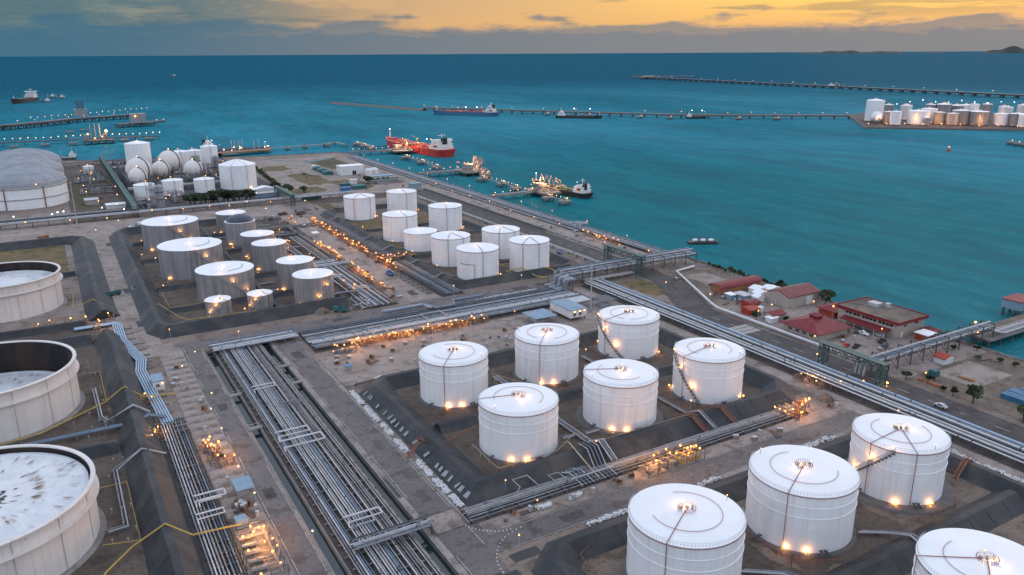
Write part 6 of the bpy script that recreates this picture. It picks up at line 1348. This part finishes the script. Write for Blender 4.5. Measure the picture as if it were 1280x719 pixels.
for i in range(5): tree('low bush on the shore end of the sandy yard', 318+RND.uniform(-6, 6), 150+i*6, 2.2, 1.6, 'foliage', i, 'bushes of the sandy yard', 'bush', 'bush')
for i in range(14): tree('dense dark bush in the clump below the small plant tanks', 96+i*3.6+RND.uniform(-1, 1), 694+RND.uniform(-3, 7), RND.uniform(8, 11), RND.uniform(6.0, 7.4), 'foliage_dark', i % 3, 'bush clump of the far plant', 'bush', 'bush')
for i in range(18): tree('olive bush in the hedge beside the waste ground', 192-i*.75+RND.uniform(-1, 1), 885-i*9, 3.6, 3.4, 'foliage', i % 3, 'hedge of the waste ground', 'bush', 'bush')
tree('round dark tree beside the duct portal, left of two', 172, 724, 9, 6.5, 'foliage_dark', 1); tree('round dark tree beside the duct portal, right of two', 182, 712, 8, 5.6, 'foliage_dark', 2); tree('olive tree on the waste ground beyond the duct portal', 194, 706, 6, 5, 'foliage', 2); tree('dark tree by the dark canopy of the blue office', 263, 728, 7, 5.5, 'foliage_dark', 1)
for i in range(8): tree('dark bush in the strip before the blue-roofed office', 268+i*3.6, 730+RND.uniform(-1, 1), 3, 2.4, 'foliage_dark', i % 3, 'bushes by the blue office', 'bush', 'bush')
for i in range(5): tree('dark bush on the shore behind the far plant', 160+i*4, 1000+RND.uniform(-6, 6), 7, 5, 'foliage_dark', i % 3, 'bushes on the far shore', 'bush', 'bush')

# ------------------------------------------------------------------ ships
def ship(label, bow, stern, B, free, hull, deck, house=(4, .2), cat='ship', name='tanker_ship', house_mat='ship_white', lamp=(), boot='ship_red', masts=True, deckgear=True, group='ships in the bay'):
    bow = Vector(bow); stern = Vector(stern); d = bow-stern; L = d.length; t = thing(name, label, cat, (stern.x, stern.y, SEA_Z), math.atan2(d.y, d.x), group)
    st = [0, .03, .1, .25, .5, .72, .84, .92, .97, 1.0]; hb = [.72, .86, .97, 1, 1, 1, .92, .7, .4, .04]; wb = [.35, .6, .9, 1, 1, 1, .85, .52, .22, .02]
    zz = [1.05, 1.02, 1, 1, 1, 1, 1.08, 1.2, 1.3, 1.36]
    def loft(k0, k1, f0, f1, nm, mt):
        vs = []; fs = []
        for s in (-1, 1):
            o = len(vs)
            for i in range(10):
                for f in (f0, f1):
                    w = (wb[i]+(hb[i]-wb[i])*f)*B/2; x = st[i]*L+(f*.02*L if i == 9 else 0)-(0 if i else (1-f)*-.02*L); vs.append((x, s*w, -1.2 if f == 0 else free*zz[i]*f))
            for i in range(9): q = (o+2*i, o+2*i+2, o+2*i+3, o+2*i+1); fs.append(q if s < 0 else q[::-1])
        fs.append((0, 1, 21, 20)); m = MB(); m.add(vs, fs); return m.build(nm, mt, t, True)
    loft(0, 1, 0, .28, 'boot_topping', boot); loft(0, 1, .28, 1, 'hull', hull)
    m = MB(); vs = []
    for i in range(10): vs += [(st[i]*L+(.02*L if i == 9 else 0), -hb[i]*B/2*.97, free*zz[i]-.35), (st[i]*L+(.02*L if i == 9 else 0), hb[i]*B/2*.97, free*zz[i]-.35)]
    m.add(vs, [(2*i, 2*i+2, 2*i+3, 2*i+1) for i in range(9)]); m.build('deck', deck, t)
    n, hl = house; x0 = L*.06; w = B*.42; hz = free; tier = max(2.4, L*.018)
    sp = None
    for k in range(n):
        a, b = x0+k*L*.008, x0+L*hl*(1-.12*k); m = MB(); m.box(a, -w*(1-.05*k), hz-.4, b, w*(1-.05*k), hz+tier*.97)
        o = m.build('superstructure', house_mat, t); q = MB(); q.box(b+.02, -w*.85, hz+tier*.45, b+.08, w*.85, hz+tier*.72); q.build('window', 'glass', o); q = MB(); q.box(a-.6, -w*(1-.05*k)-.8, hz+tier*.97, b+.6, w*(1-.05*k)+.8, hz+tier*1.02); q.build('deck_edge', house_mat, o); hz += tier
    MB().box(x0+L*hl*.25, -B*.5, hz, x0+L*hl*.55, B*.5, hz+tier*.8).build('bridge', house_mat, t)
    MB().prism([(x0+L*.0, -B*.1), (x0+L*.035, -B*.12), (x0+L*.05, 0), (x0+L*.035, B*.12), (x0, B*.1)], hz-tier, hz+tier*1.6).build('funnel', 'black_paint', t)
    m = MB(); m.bar((x0+L*hl*.4, 0, hz+tier*.8), (x0+L*hl*.4, 0, hz+tier*3.2), L*.006); m.bar((x0+L*hl*.4, -B*.2, hz+tier*2.4), (x0+L*hl*.4, B*.2, hz+tier*2.4), L*.004); m.build('mast', house_mat, t)
    if masts: MB().bar((L*.95, 0, free*1.1), (L*.95, 0, free*1.1+tier*3.4), L*.008).build('foremast', house_mat, t)
    if deckgear:
        m = MB()
        for o in (-.12, -.04, .05, .13): m.tube([(x0+L*hl+2, B*o, free+.9), (L*.86, B*o, free+.9)], L*.004, 6)
        for i in range(8): xx = x0+L*hl+L*(.03+.075*i); m.box(xx, -B*.34, free-.3, xx+L*.02, -B*.22, free+1.1); m.box(xx, B*.22, free-.3, xx+L*.02, B*.34, free+1.1)
        m.build('deck_pipes', deck, t)
        m = MB(); xm = L*.5; m.box(xm-L*.015, -B*.45, free, xm+L*.015, B*.45, free+1.6); m.bar((xm, 0, free), (xm, 0, free+tier*2.6), L*.008); m.bar((xm, 0, free+tier*2.6), (xm+L*.07, 0, free+tier*3.2), L*.006); m.build('manifold_crane', 'pipe_warm', t)
        MB().box(L*.88, -B*.18, free*1.05, L*.93, B*.18, free*1.15+1.6).build('forecastle', hull, t)
        MB().prism([(x0+1, w*1.0), (x0+L*.05, w*1.0), (x0+L*.05, w*1.0+1.6), (x0+1, w*1.0+1.6)], free+tier, free+tier+1.6).build('lifeboat', 'orange_red', t)
    for u, v, h, r_, mt in lamp:
        bulb(t, (L*u, B*v, free+h), r_*.55, mt)
        if mt == 'lamp_warm': glow(t, (L*u, B*v, free+h+1.2), 900*r_, (1, .5, .18))
    return t
W_, Y_ = 'lamp_white', 'lamp_warm'
ship('bright red tanker with white superstructure moored at the lit jetty', (412, 1052), (427, 884), 27, 9, 'ship_red', 'ship_deck_red', (3, .13), boot='ship_red', lamp=((.95, 0, 14, .9, W_), (.45, .1, 8, .8, Y_), (.3, -.1, 9, .8, Y_), (.28, .2, 10, .7, W_), (.55, -.2, 5, .6, Y_), (.7, .1, 5, .6, Y_), (.15, .4, 11, .5, W_)))
ship('dark-hulled coaster with green deck and white bridge at the nearest jetty', (397, 640), (404, 558), 13.5, 4.6, 'black_paint', 'ship_green', (2, .14), boot='black_paint', lamp=((.95, 0, 9, .5, W_), (.5, .2, 5, .4, Y_), (.6, -.2, 4, .4, Y_), (.4, .3, 4, .4, Y_), (.15, .3, 9, .3, W_)))
ship('long pale blue tanker by the end of the breakwater', (712, 1545), (800, 1424), 22, 8, 'ship_blue', 'ship_deck_red', (4, .13), boot='ship_blue', lamp=((.97, 0, 9, .9, Y_), (.62, 0, 8, 1.0, Y_), (.5, 0, 9, 1.2, W_), (.33, 0, 9, 1.2, W_), (.1, .3, 10, .8, Y_)))
ship('dark tanker with bluish bridge lying at the trestle', (938, 1262), (876, 1330), 15, 4.5, 'black_paint', 'steel_dark', (3, .15), boot='black_paint', lamp=((.4, 0, 14, 1.2, W_), (.75, 0, 14, 1.2, W_), (.1, 0, 9, .6, W_)))
ship('small dark vessel under two floodlights at the trestle', (1100, 1146), (1072, 1172), 9, 3.5, 'black_paint', 'steel_dark', (2, .25), boot='black_paint', lamp=((.3, 0, 12, 1.2, W_), (.8, 0, 12, 1.2, W_)))
ship('dark bulk carrier with tall cream superstructure far out at the left', (-62, 2530), (-12, 2690), 30, 10, 'black_paint', 'steel_dark', (5, .2), boot='black_paint')
ship('blue-hulled product tanker behind the plant berth', (252, 1074), (168, 1094), 14, 4.5, 'ship_blue', 'steel_dark', (4, .2), boot='black_paint', lamp=((.3, 0, 6, .5, Y_), (.2, 0, 12, .5, W_), (.97, 0, 8, .5, W_)))
for lb, a, b in (('white tug beside the bulk carrier', (2, 2560), (22, 2580)), ('white tug far ahead of the bulk carrier, left of two', (22, 2880), (40, 2850)), ('white tug far ahead of the bulk carrier, right of two', (44, 2800), (64, 2775)), ('small dark boat behind the dome tanks', (12, 1122), (28, 1116)), ('lit work boat alone far out below the island', (2560, 1960), (2500, 1990)), ('little white boat far out at sea, left half', (700, 5300), (730, 5280))):
    ship(lb, a, b, 8 if '25' not in str(a) else 8, 3, 'steel_dark', 'grey_metal', (2, .35), 'boat', 'tug_boat', boot='black_paint', deckgear=False, lamp=((.5, 0, 9, 1.4, Y_),) if 'lit' in lb else ())
t = thing('tank_barge', 'dark barge carrying three white tanks in open water', 'barge', (362, 385, SEA_Z), -.5, 'ships in the bay')
m = MB(); m.prism([(-1, -2.6), (1, -3.2), (17, -3.2), (19, -2), (19, 2), (17, 3.2), (1, 3.2), (-1, 2.6)], -.6, 1.3); m.build('hull', 'black_paint', t)
for i in range(3): MB().tube([(2.0+i*5.4, 0, 2.1), (5.0+i*5.4, 0, 2.1)], 1.15, 12).build('tank', 'ship_white', t, True); MB().box(5.4+i*5.4, -2.2, 1.3, 6.6+i*5.4, 2.2, 2.2).build('bulkhead', 'steel_dark', t)
m = MB()
for s in (-3, 3): m.bar((0, s, 2.3), (17, s, 2.3), .12)
for i in range(9):
    for s in (-3, 3): m.bar((i*2.1, s, 1.2), (i*2.1, s, 2.3), .12)
m.build('railing', 'steel_dark', t)

# ------------------------------------------------------------------ jetties
def deck_run(t, pts, w, z_, th=.9, mat='concrete_plain', pile=12, pw=.55, name='deck'):
    for a, b in zip(pts, pts[1:]):
        a, b = Vector((*a, z_)), Vector((*b, z_)); MB().bar(a, b, w, th).build(name, mat, t); L = (b-a).length; n = max(1, int(L/pile)); d = (b-a).normalized(); s = Vector((d.y, -d.x, 0))*w*.38
        for i in range(n+1):
            p = a+(b-a)*min(1, max(0, (i+.0)/n)); m = MB()
            for k in (-1, 1): m.bar(p+s*k-Vector((0, 0, th/2)), p+s*k*1.1-Vector((0, 0, z_-SEA_Z+2)), pw)
            m.bar(p-s*1.1-Vector((0, 0, th*.6)), p+s*1.1-Vector((0, 0, th*.6)), pw*1.2); m.build('pile_bent', 'steel_dark', t)
def dolphin(label, x, y, s=4.2, group='mooring dolphins', lit=True, h=2.4):
    t = thing('mooring_dolphin', label, 'dolphin', (x, y, SEA_Z), 0, group)
    MB().box(-s, -s*.8, h, s, s*.8, h+1.8).build('cap', 'concrete_plain', t)
    for i in (-.75, 0, .75):
        for j in (-.55, .55): MB().bar((s*i, s*j, h), (s*i*1.15, s*j*1.2, -2), s*.2).build('pile', 'steel_dark', t)
    MB().lathe([(.5, h+1.8), (.4, h+2.6), (.7, h+2.8), (0, h+2.9)], 8).build('bollard', 'black_paint', t)
    if lit: bulb(t, (s*.5, 0, h+3.4), .4, 'lamp_gold')
def jetty(label, root, head, plat, w=6, z_=1.0, arms=4, lamp=True, group='jetties of the terminal'):
    t = thing('loading_jetty', label, 'jetty', (root[0], root[1], 0), 0, group); R0 = root
    L_ = lambda p: (p[0]-R0[0], p[1]-R0[1])
    deck_run(t, [L_(root), L_(head)], w, z_)
    x0, y0, x1, y1 = plat; a, b = L_((x0, (y0+y1)/2)), L_((x1, (y0+y1)/2)); deck_run(t, [a, b], y1-y0, z_, 1.4, 'concrete_plain', 8, .8, 'platform')
    m = MB(); hx, hy = L_(head)
    for o in (-1.6, -.6, .6, 1.6): m.tube([(0, o, z_+1.1), (hx, hy+o, z_+1.1)], .3, 6)
    m.build('deck_pipe', 'galvanised', t)
    for i in range(arms):
        x = a[0]+(b[0]-a[0])*.75; y = a[1]+(y1-y0)*(-.35+.7*i/max(1, arms-1)); m = MB(); m.bar((x, y, z_), (x, y, z_+8), .7); m.bar((x, y, z_+8), (x+1.5, y, z_+14), .5); m.bar((x+1.5, y, z_+14), (x+4, y, z_+7), .4); m.build('loading_arm', 'pipe_warm', t)
    m = MB(); cx, cy = (a[0]*2+b[0])/3, a[1]
    for zz in (0, 4): m.box(cx-4, cy-5, z_+zz+.7, cx+4, cy+5, z_+zz+3.2)
    m.build('control_cabin', 'pipe_warm', t)
    m = MB(); m.tube([(a[0], a[1]-(y1-y0)*.4, z_+2), (b[0], a[1]-(y1-y0)*.4, z_+2), (b[0], a[1]+(y1-y0)*.4, z_+2)], .4, 6); m.build('header_pipe', 'pipe_warm', t)
    if lamp:
        for i in range(16): bulb(t, (a[0]+RND.random()*(b[0]-a[0]), a[1]+(y1-y0)*RND.uniform(-.48, .48), z_+RND.choice((3, 5, 8, 10))), .26, 'lamp_warm' if i % 4 else 'lamp_gold')
        for i in range(3): glow(t, (a[0]+(b[0]-a[0])*(.2+.3*i), a[1]+(y1-y0)*RND.uniform(-.3, .3), z_+9), 1100, (1, .5, .18))
    return t
def strand(label, group, a, b, n, z_=0, h=4, r=.42, mat='lamp_gold'):
    lamps(label, group, [(a[0]+(b[0]-a[0])*i/max(1, n-1), a[1]+(b[1]-a[1])*i/max(1, n-1), z_) for i in range(n)], h, r, mat)
GJ = 'jetties of the terminal'
jetty('jetty with lit loading platform alongside the red tanker', (326, 966), (380, 956), (378, 940, 404, 972), 7, 1.2, 5); strand('gold lamp on the trestle of the red tanker jetty', 'lamps on the red tanker jetty', (332, 967), (376, 959), 7, 1.6, 4, .26)
jetty('empty middle jetty with glowing platform and raised arms', (326, 750), (374, 748), (370, 728, 397, 758), 7, 1.2, 6); strand('gold lamp on the trestle of the middle jetty', 'lamps on the middle jetty', (332, 751), (370, 750), 6, 1.6, 4, .26)
jetty('nearest jetty with concrete trestle beside the green-decked coaster', (324, 593), (374, 596), (370, 578, 388, 612), 6, 1.0, 4); strand('gold lamp on the trestle of the nearest jetty', 'lamps on the nearest jetty', (330, 595), (370, 598), 6, 1.4, 3, .3)
for i, (lb, pts) in enumerate((('left of the red tanker', [(371, 1065), (371, 1035), (370.5, 1005)]), ('below the red tanker stern', [(371, 891), (369, 840), (366, 794)]), ('near the middle jetty', [(369, 692), (370, 654), (368.5, 626)]), ('near the green-decked coaster', [(366.5, 567), (368.5, 544)]))):
    for k, p in enumerate(pts): dolphin('concrete mooring dolphin '+lb+', '+('farthest', 'second', 'nearest')[k if len(pts) > 2 else k+1]+' of its line', p[0], p[1], 4.6)
    t = thing('catwalk', 'thin lit catwalk joining the dolphins '+lb, 'catwalk', (pts[0][0], pts[0][1], 0), 0, 'catwalks between dolphins')
    for a, b in zip(pts, pts[1:]): MB().bar((a[0]-pts[0][0], a[1]-pts[0][1], 1.2), (b[0]-pts[0][0], b[1]-pts[0][1], 1.2), 1.6, .5).build('walkway', 'concrete_plain', t)
    for a, b in zip(pts, pts[1:]): strand('gold lamp on the catwalk '+lb, 'lamps on the catwalk '+lb, a, b, 5, 1.4, 2.4, .24)
t = thing('round_dolphin', 'round lit platform at the shoulder of the middle jetty', 'dolphin', (384, 713, SEA_Z)); MB().lathe([(6, 1), (6, 4.6), (0, 4.7)], 24).build('cap', 'concrete_plain', t, True); MB().lathe([(4.6, -2), (4.6, 1)], 16).build('caisson', 'steel_dark', t)
for i in range(4): bulb(t, (4*math.cos(i*1.6), 4*math.sin(i*1.6), 6.5), .45)
# berth of the far plant
t = thing('loading_jetty', 'brown berth of the far plant beside the blue-hulled tanker', 'jetty', (178, 1040, 0), 0, GJ); deck_run(t, [(0, 8), (72, 16)], 16, 1.2, 1.4, 'rust', 9); deck_run(t, [(70, 30), (150, 34), (170, 50), (174, 14)], 3, 1.6, .8, 'pipe_warm', 22)
for x in (24, 28, 33, 37, 52, 58): MB().bar((x, 14, 1.5), (x, 14, 16), .9).build('loading_arm', 'pipe_white', t)
for i in range(10): bulb(t, (RND.uniform(4, 70), RND.uniform(6, 18), RND.uniform(4, 7)), .5, 'lamp_gold')
for i, x in enumerate((276, 300, 332)): dolphin('small dolphin beside the thin trestle of the far plant, '+('first', 'second', 'third')[i]+' from the berth', x, 1068+i*3, 3.4, 'dolphins of the far plant', False)
# pier at the right edge
t = thing('loading_jetty', 'broad pier with pale pipes leaving the frame beside the compound', 'jetty', (336, 176, 0), 0, GJ); deck_run(t, [(0, 4.5), (120, 4.5)], 5, .6, .8, 'soil_light', 9); deck_run(t, [(0, -2), (120, -2)], 7, .6, .8, 'concrete_plain', 9)
for i, (o, r_, m_) in enumerate(((-4.4, .4, 'pipe_white'), (-3.2, .34, 'galvanised'), (-2, .42, 'pipe_blue'), (-.8, .4, 'pipe_white'), (.5, .36, 'galvanised'))): MB().tube([(4, o, 4.2), (12, o, 1.9), (120, o, 1.9)], r_, 8).build('pipe', m_, t, True)
bulb(t, (2, 3, 6.5), .5); bulb(t, (-6, -3, 5), .4)
t = building('grey hut with red roof on piles beside the pier', 388, 186, 402, 195, 5, 'blue_wall', 'red_roof', z0=.8, over=.4); m = MB()
for x in (-6, 0, 6):
    for y in (-3.6, 3.6): m.bar((x, y, -5), (x, y, .8), .8)
m.build('pile', 'steel_dark', t)
# far left jetties
t = thing('causeway_jetty', 'long dark causeway on piles curving out at the left edge', 'jetty', (-300, 1500, 0), 0, 'far jetties'); deck_run(t, [(-300, 40), (240, 138), (300, 188), (345, 240), (450, 294)], 16, 4, 3.4, 'pipe_dark', 14, 2.2)
MB().box(356, 340, 3, 380, 364, 16).build('unloader_tower', 'weathered_dark', t); m = MB(); lattice(m, (368, 350, 16), (368, 350, 34), 12, 12, 4, 1.0); m.build('tower_top', 'steel_dark', t)
strand('white lamp on the far causeway', 'lamps on the far causeway', (-20, 1775), (204, 1969), 20, 3, 5, .45, 'lamp_gold'); strand('white lamp along the dark causeway deck', 'lamps on the dark causeway', (-40, 1668), (150, 1800), 8, 6, 4, .4, 'lamp_gold')
t = thing('loading_jetty', 'platform with one orange lamp at the far causeway', 'jetty', (112, 1580, 0), 0, 'far jetties'); deck_run(t, [(0, 0), (60, 16)], 20, 2, 3, 'steel_dark', 10, 1.6); MB().box(22, -4, 3.5, 48, 12, 20).build('cabin', 'weathered_dark', t); bulb(t, (30, -8, 16), 1.6)
t = thing('loading_jetty', 'slim jetty with a string of lamps and a flaring orange platform', 'jetty', (-320, 1345, 0), 0, 'far jetties'); deck_run(t, [(0, 0), (372, -8), (468, -24)], 5, 2, 1.4, 'steel_dark', 26, 1.2); deck_run(t, [(366, -46), (404, -46)], 22, 2, 2.4, 'steel_dark', 9, 1.4, 'platform')
for x in (376, 382, 388): MB().bar((x, -46, 3), (x, -46, 26), 1.2).build('loading_arm', 'pipe_warm', t)
for x in (370, 394): MB().box(x-3, -52, 3, x+3, -42, 11).build('cabin', 'pipe_warm', t)
bulb(t, (396, -50, 15), 1.9); glow(t, (396, -52, 17), 5000, (1, .45, .12)); bulb(t, (372, -50, 12), 1.2); bulb(t, (390, -54, 8), .9); bulb(t, (380, -54, 6), .9)
strand('gold lamp on the slim lit jetty at the left', 'lamps on the slim left jetty', (-80, 1340), (44, 1337), 14, 2.6, 5, .5, 'lamp_gold'); strand('gold lamp on the outer slim jetty', 'lamps on the outer slim jetty', (86, 1330), (150, 1321), 8, 2.6, 5, .55, 'lamp_gold')
for i, (x, y) in enumerate(((-40, 1296), (-3, 1299), (32, 1295), (100, 1310), (133, 1309), (34, 1500), (56, 1524), (182, 1648), (196, 1660))): dolphin('mooring dolphin of the far left jetties, '+('first', 'second', 'third', 'fourth', 'fifth', 'sixth', 'seventh', 'eighth', 'ninth')[i]+' counted from the slim jetty', x, y, 5.5, 'dolphins of the far jetties', i > 6)
# breakwater, trestle, outer trestle
m = MB(); sweep(m, [(654, 2048), (700, 1850), (742, 1662)], [(-9, SEA_Z-1), (-3, 1), (3, 1.2), (9, SEA_Z-1)], False, .8, 12); struct('breakwater', m, 'rock')
t = thing('trestle', 'long lit trestle crossing the bay to the tank peninsula', 'trestle', (742, 1662, 0)); deck_run(t, [(0, 0), (326, -482), (572, -672)], 7, 2.5, 1.8, 'steel_dark', 24, 1.4)
MB().tube([(0, 0, 4.6), (326, -482, 4.6), (572, -672, 4.6)], .9, 6).build('pipe', 'pipe_warm', t)
for a, b, n in (((742, 1662), (1068, 1180), 9), ((1068, 1180), (1310, 992), 8)): strand('lamp post on the long trestle across the bay', 'lamps on the long trestle', a, b, n, 3, 7, .5, 'lamp_warm')
for i, (x, y) in enumerate(((820, 1530), (905, 1405), (955, 1330), (1010, 1235), (1046, 1190), (1140, 1105), (1195, 1062))): dolphin('berthing dolphin along the long trestle, '+('first', 'second', 'third', 'fourth', 'fifth', 'sixth', 'seventh')[i]+' from the blue tanker', x-10, y-14, 6.5, 'dolphins of the long trestle')
t = thing('trestle', 'thin outer trestle far out with pale terminal platform', 'trestle', (2540, 3110, 0)); deck_run(t, [(0, 0), (-285, -1960), (-330, -2400)], 16, 5, 4, 'pipe_dark', 42, 4.0); deck_run(t, [(-40, -60), (130, 60)], 26, 6, 6, 'concrete_plain', 40, 3); deck_run(t, [(30, 120), (300, -60)], 10, 6, 3, 'concrete_plain', 40, 3)
strand('tiny lamp on the outer trestle', 'lamps on the outer trestle', (2530, 3060), (2255, 1150), 18, 7, 7, .6, 'lamp_gold')
for i, (x, y) in enumerate(((1131, 593), (1124, 580), (1118, 566))): dolphin('far dolphin at the right edge, '+('first', 'second', 'third')[i]+' of three', x, y, 5, 'dolphins at the right edge')
t = thing('channel_buoy', 'small red buoy off the tank peninsula', 'buoy', (991, 594, SEA_Z)); MB().lathe([(2.2, -.5), (2.2, 1.2), (.8, 4), (0, 5)], 10).build('float', 'orange_red', t); bulb(t, (0, 0, 5.6), .6)
# tank peninsula
PEN = [(1171, 851), (1250, 772), (1341, 687), (1460, 570), (1640, 640), (1660, 900), (1520, 1080), (1378, 1040)]
m = MB(); m.prism(PEN, SEA_Z-1, -.4); struct('peninsula_ground', m, 'rock'); m = MB(); m.add([(x*.985+20, y*.985+12, -.36) for x, y in PEN], [tuple(range(8))]); struct('peninsula_paving', m, 'asphalt_dark')
GP = 'tanks on the far peninsula'; words_ = ('first', 'second', 'third', 'fourth', 'fifth', 'sixth', 'seventh', 'eighth', 'ninth', 'tenth', 'eleventh', 'twelfth', 'thirteenth', 'fourteenth')
rp = random.Random(77)
for i, (x, y, R_, H_, mt) in enumerate(((1250, 850, 9, 22, 'white_shell'), (1292, 836, 17, 22, 'white_shell'), (1330, 842, 13, 24, 'white_shell'), (1318, 815, 9, 20, 'weathered'), (1325, 796, 9, 19, 'weathered_dark'), (1348, 796, 14, 23, 'weathered'), (1360, 772, 15, 22, 'weathered'), (1382, 786, 13, 20, 'cream_shell'), (1384, 748, 11, 19, 'white_shell'), (1392, 726, 12, 20, 'weathered'), (1384, 706, 13, 20, 'white_shell'), (1404, 690, 12, 22, 'weathered_dark'), (1285, 815, 5, 12, 'weathered_dark'), (1262, 872, 8, 20, 'weathered'))):
    cone_tank(('white', 'wide white', 'pale', 'grey', 'dark grey', 'streaked grey', 'broad grey', 'cream', 'white', 'grey', 'low white', 'dark', 'small dark', 'grey')[i]+' tank in the front row of the peninsula, '+words_[i]+' counted from its tip', GP, x, y, R_, H_, mt, 'white_roof', .12, 0, pipes=(), ring=False, lamps_base=(-30, 25), lamps_roof=1, girders=(), rim_red=False, found=False)
for i in range(14):
    x = 1325+i*13+rp.uniform(-5, 5); y = 905-i*12.5+rp.uniform(-6, 6); cone_tank('pale tank in the back row of the peninsula, '+words_[i]+' counted from its tip', GP, x+rp.uniform(0, 25), y+rp.uniform(0, 25), rp.uniform(8, 12), rp.uniform(24, 29), rp.choice(('white_shell', 'cream_shell', 'weathered')), 'white_roof', .15, 0, pipes=(), ring=False, lamps_base=(0,), lamps_roof=2, girders=(), rim_red=False, found=False)
cone_tank('tallest white tank at the tip of the peninsula', GP, 1290, 920, 15, 36, 'white_shell', 'white_roof', .18, 0, pipes=(), ring=False, lamps_base=(-60, 0), lamps_roof=1, girders=(.2, .85), rim_red=False, found=False)
t = thing('gas_sphere', 'white gas sphere beside the tip of the peninsula', 'gas sphere', (1248, 884, -.4)); MB().lathe([(9.5*math.sin(math.pi*i/16)+.001, 11-9.5*math.cos(math.pi*i/16)) for i in range(17)], 28).build('vessel', 'white_roof', t, True)
for i in range(8): a = i*.785; MB().bar((8.6*math.cos(a), 8.6*math.sin(a), 0), (8.6*math.cos(a), 8.6*math.sin(a), 11), .8).build('leg', 'steel_dark', t)
peng = cone_tank('cream tank tucked behind the tallest peninsula tank', GP, 1312, 944, 9, 20, 'cream_shell', 'white_roof', .12, 0, pipes=(), ring=False, lamps_base=(0,), lamps_roof=1, girders=(), rim_red=False, found=False)
t = thing('cooling_tower', 'dark block tower at the far end of the peninsula', 'tower', (1500, 752, -.4)); MB().prism([(-8, -8), (8, -8), (7, 8), (-7, 8)], 0, 34).build('body', 'weathered_dark', t); MB().box(-9, -9, 31, 9, 9, 33).build('ledge', 'steel_dark', t)
strand('lamp along the quay of the peninsula', 'lamps on the peninsula quay', (1180, 850), (1400, 640), 12, 0, 6, .8, 'lamp_warm'); strand('lamp on the tank tops of the peninsula', 'lamps on the peninsula roofs', (1330, 930), (1500, 770), 12, 0, 33, .5, 'lamp_white')
for k_ in ((1190, 838), (1300, 812), (1318, 780), (1345, 760), (1372, 695), (1268, 828), (1420, 800), (1335, 825), (1305, 800), (1240, 870), (1352, 742)): glow(peng, (k_[0]-1312, k_[1]-944, 10), 900, (1, .42, .12))
for o in list(COL.objects):   # unplaced prototypes
    if o.parent is None and o.location.z < -400:
        for c in list(o.children): bpy.data.objects.remove(c)
        bpy.data.objects.remove(o)
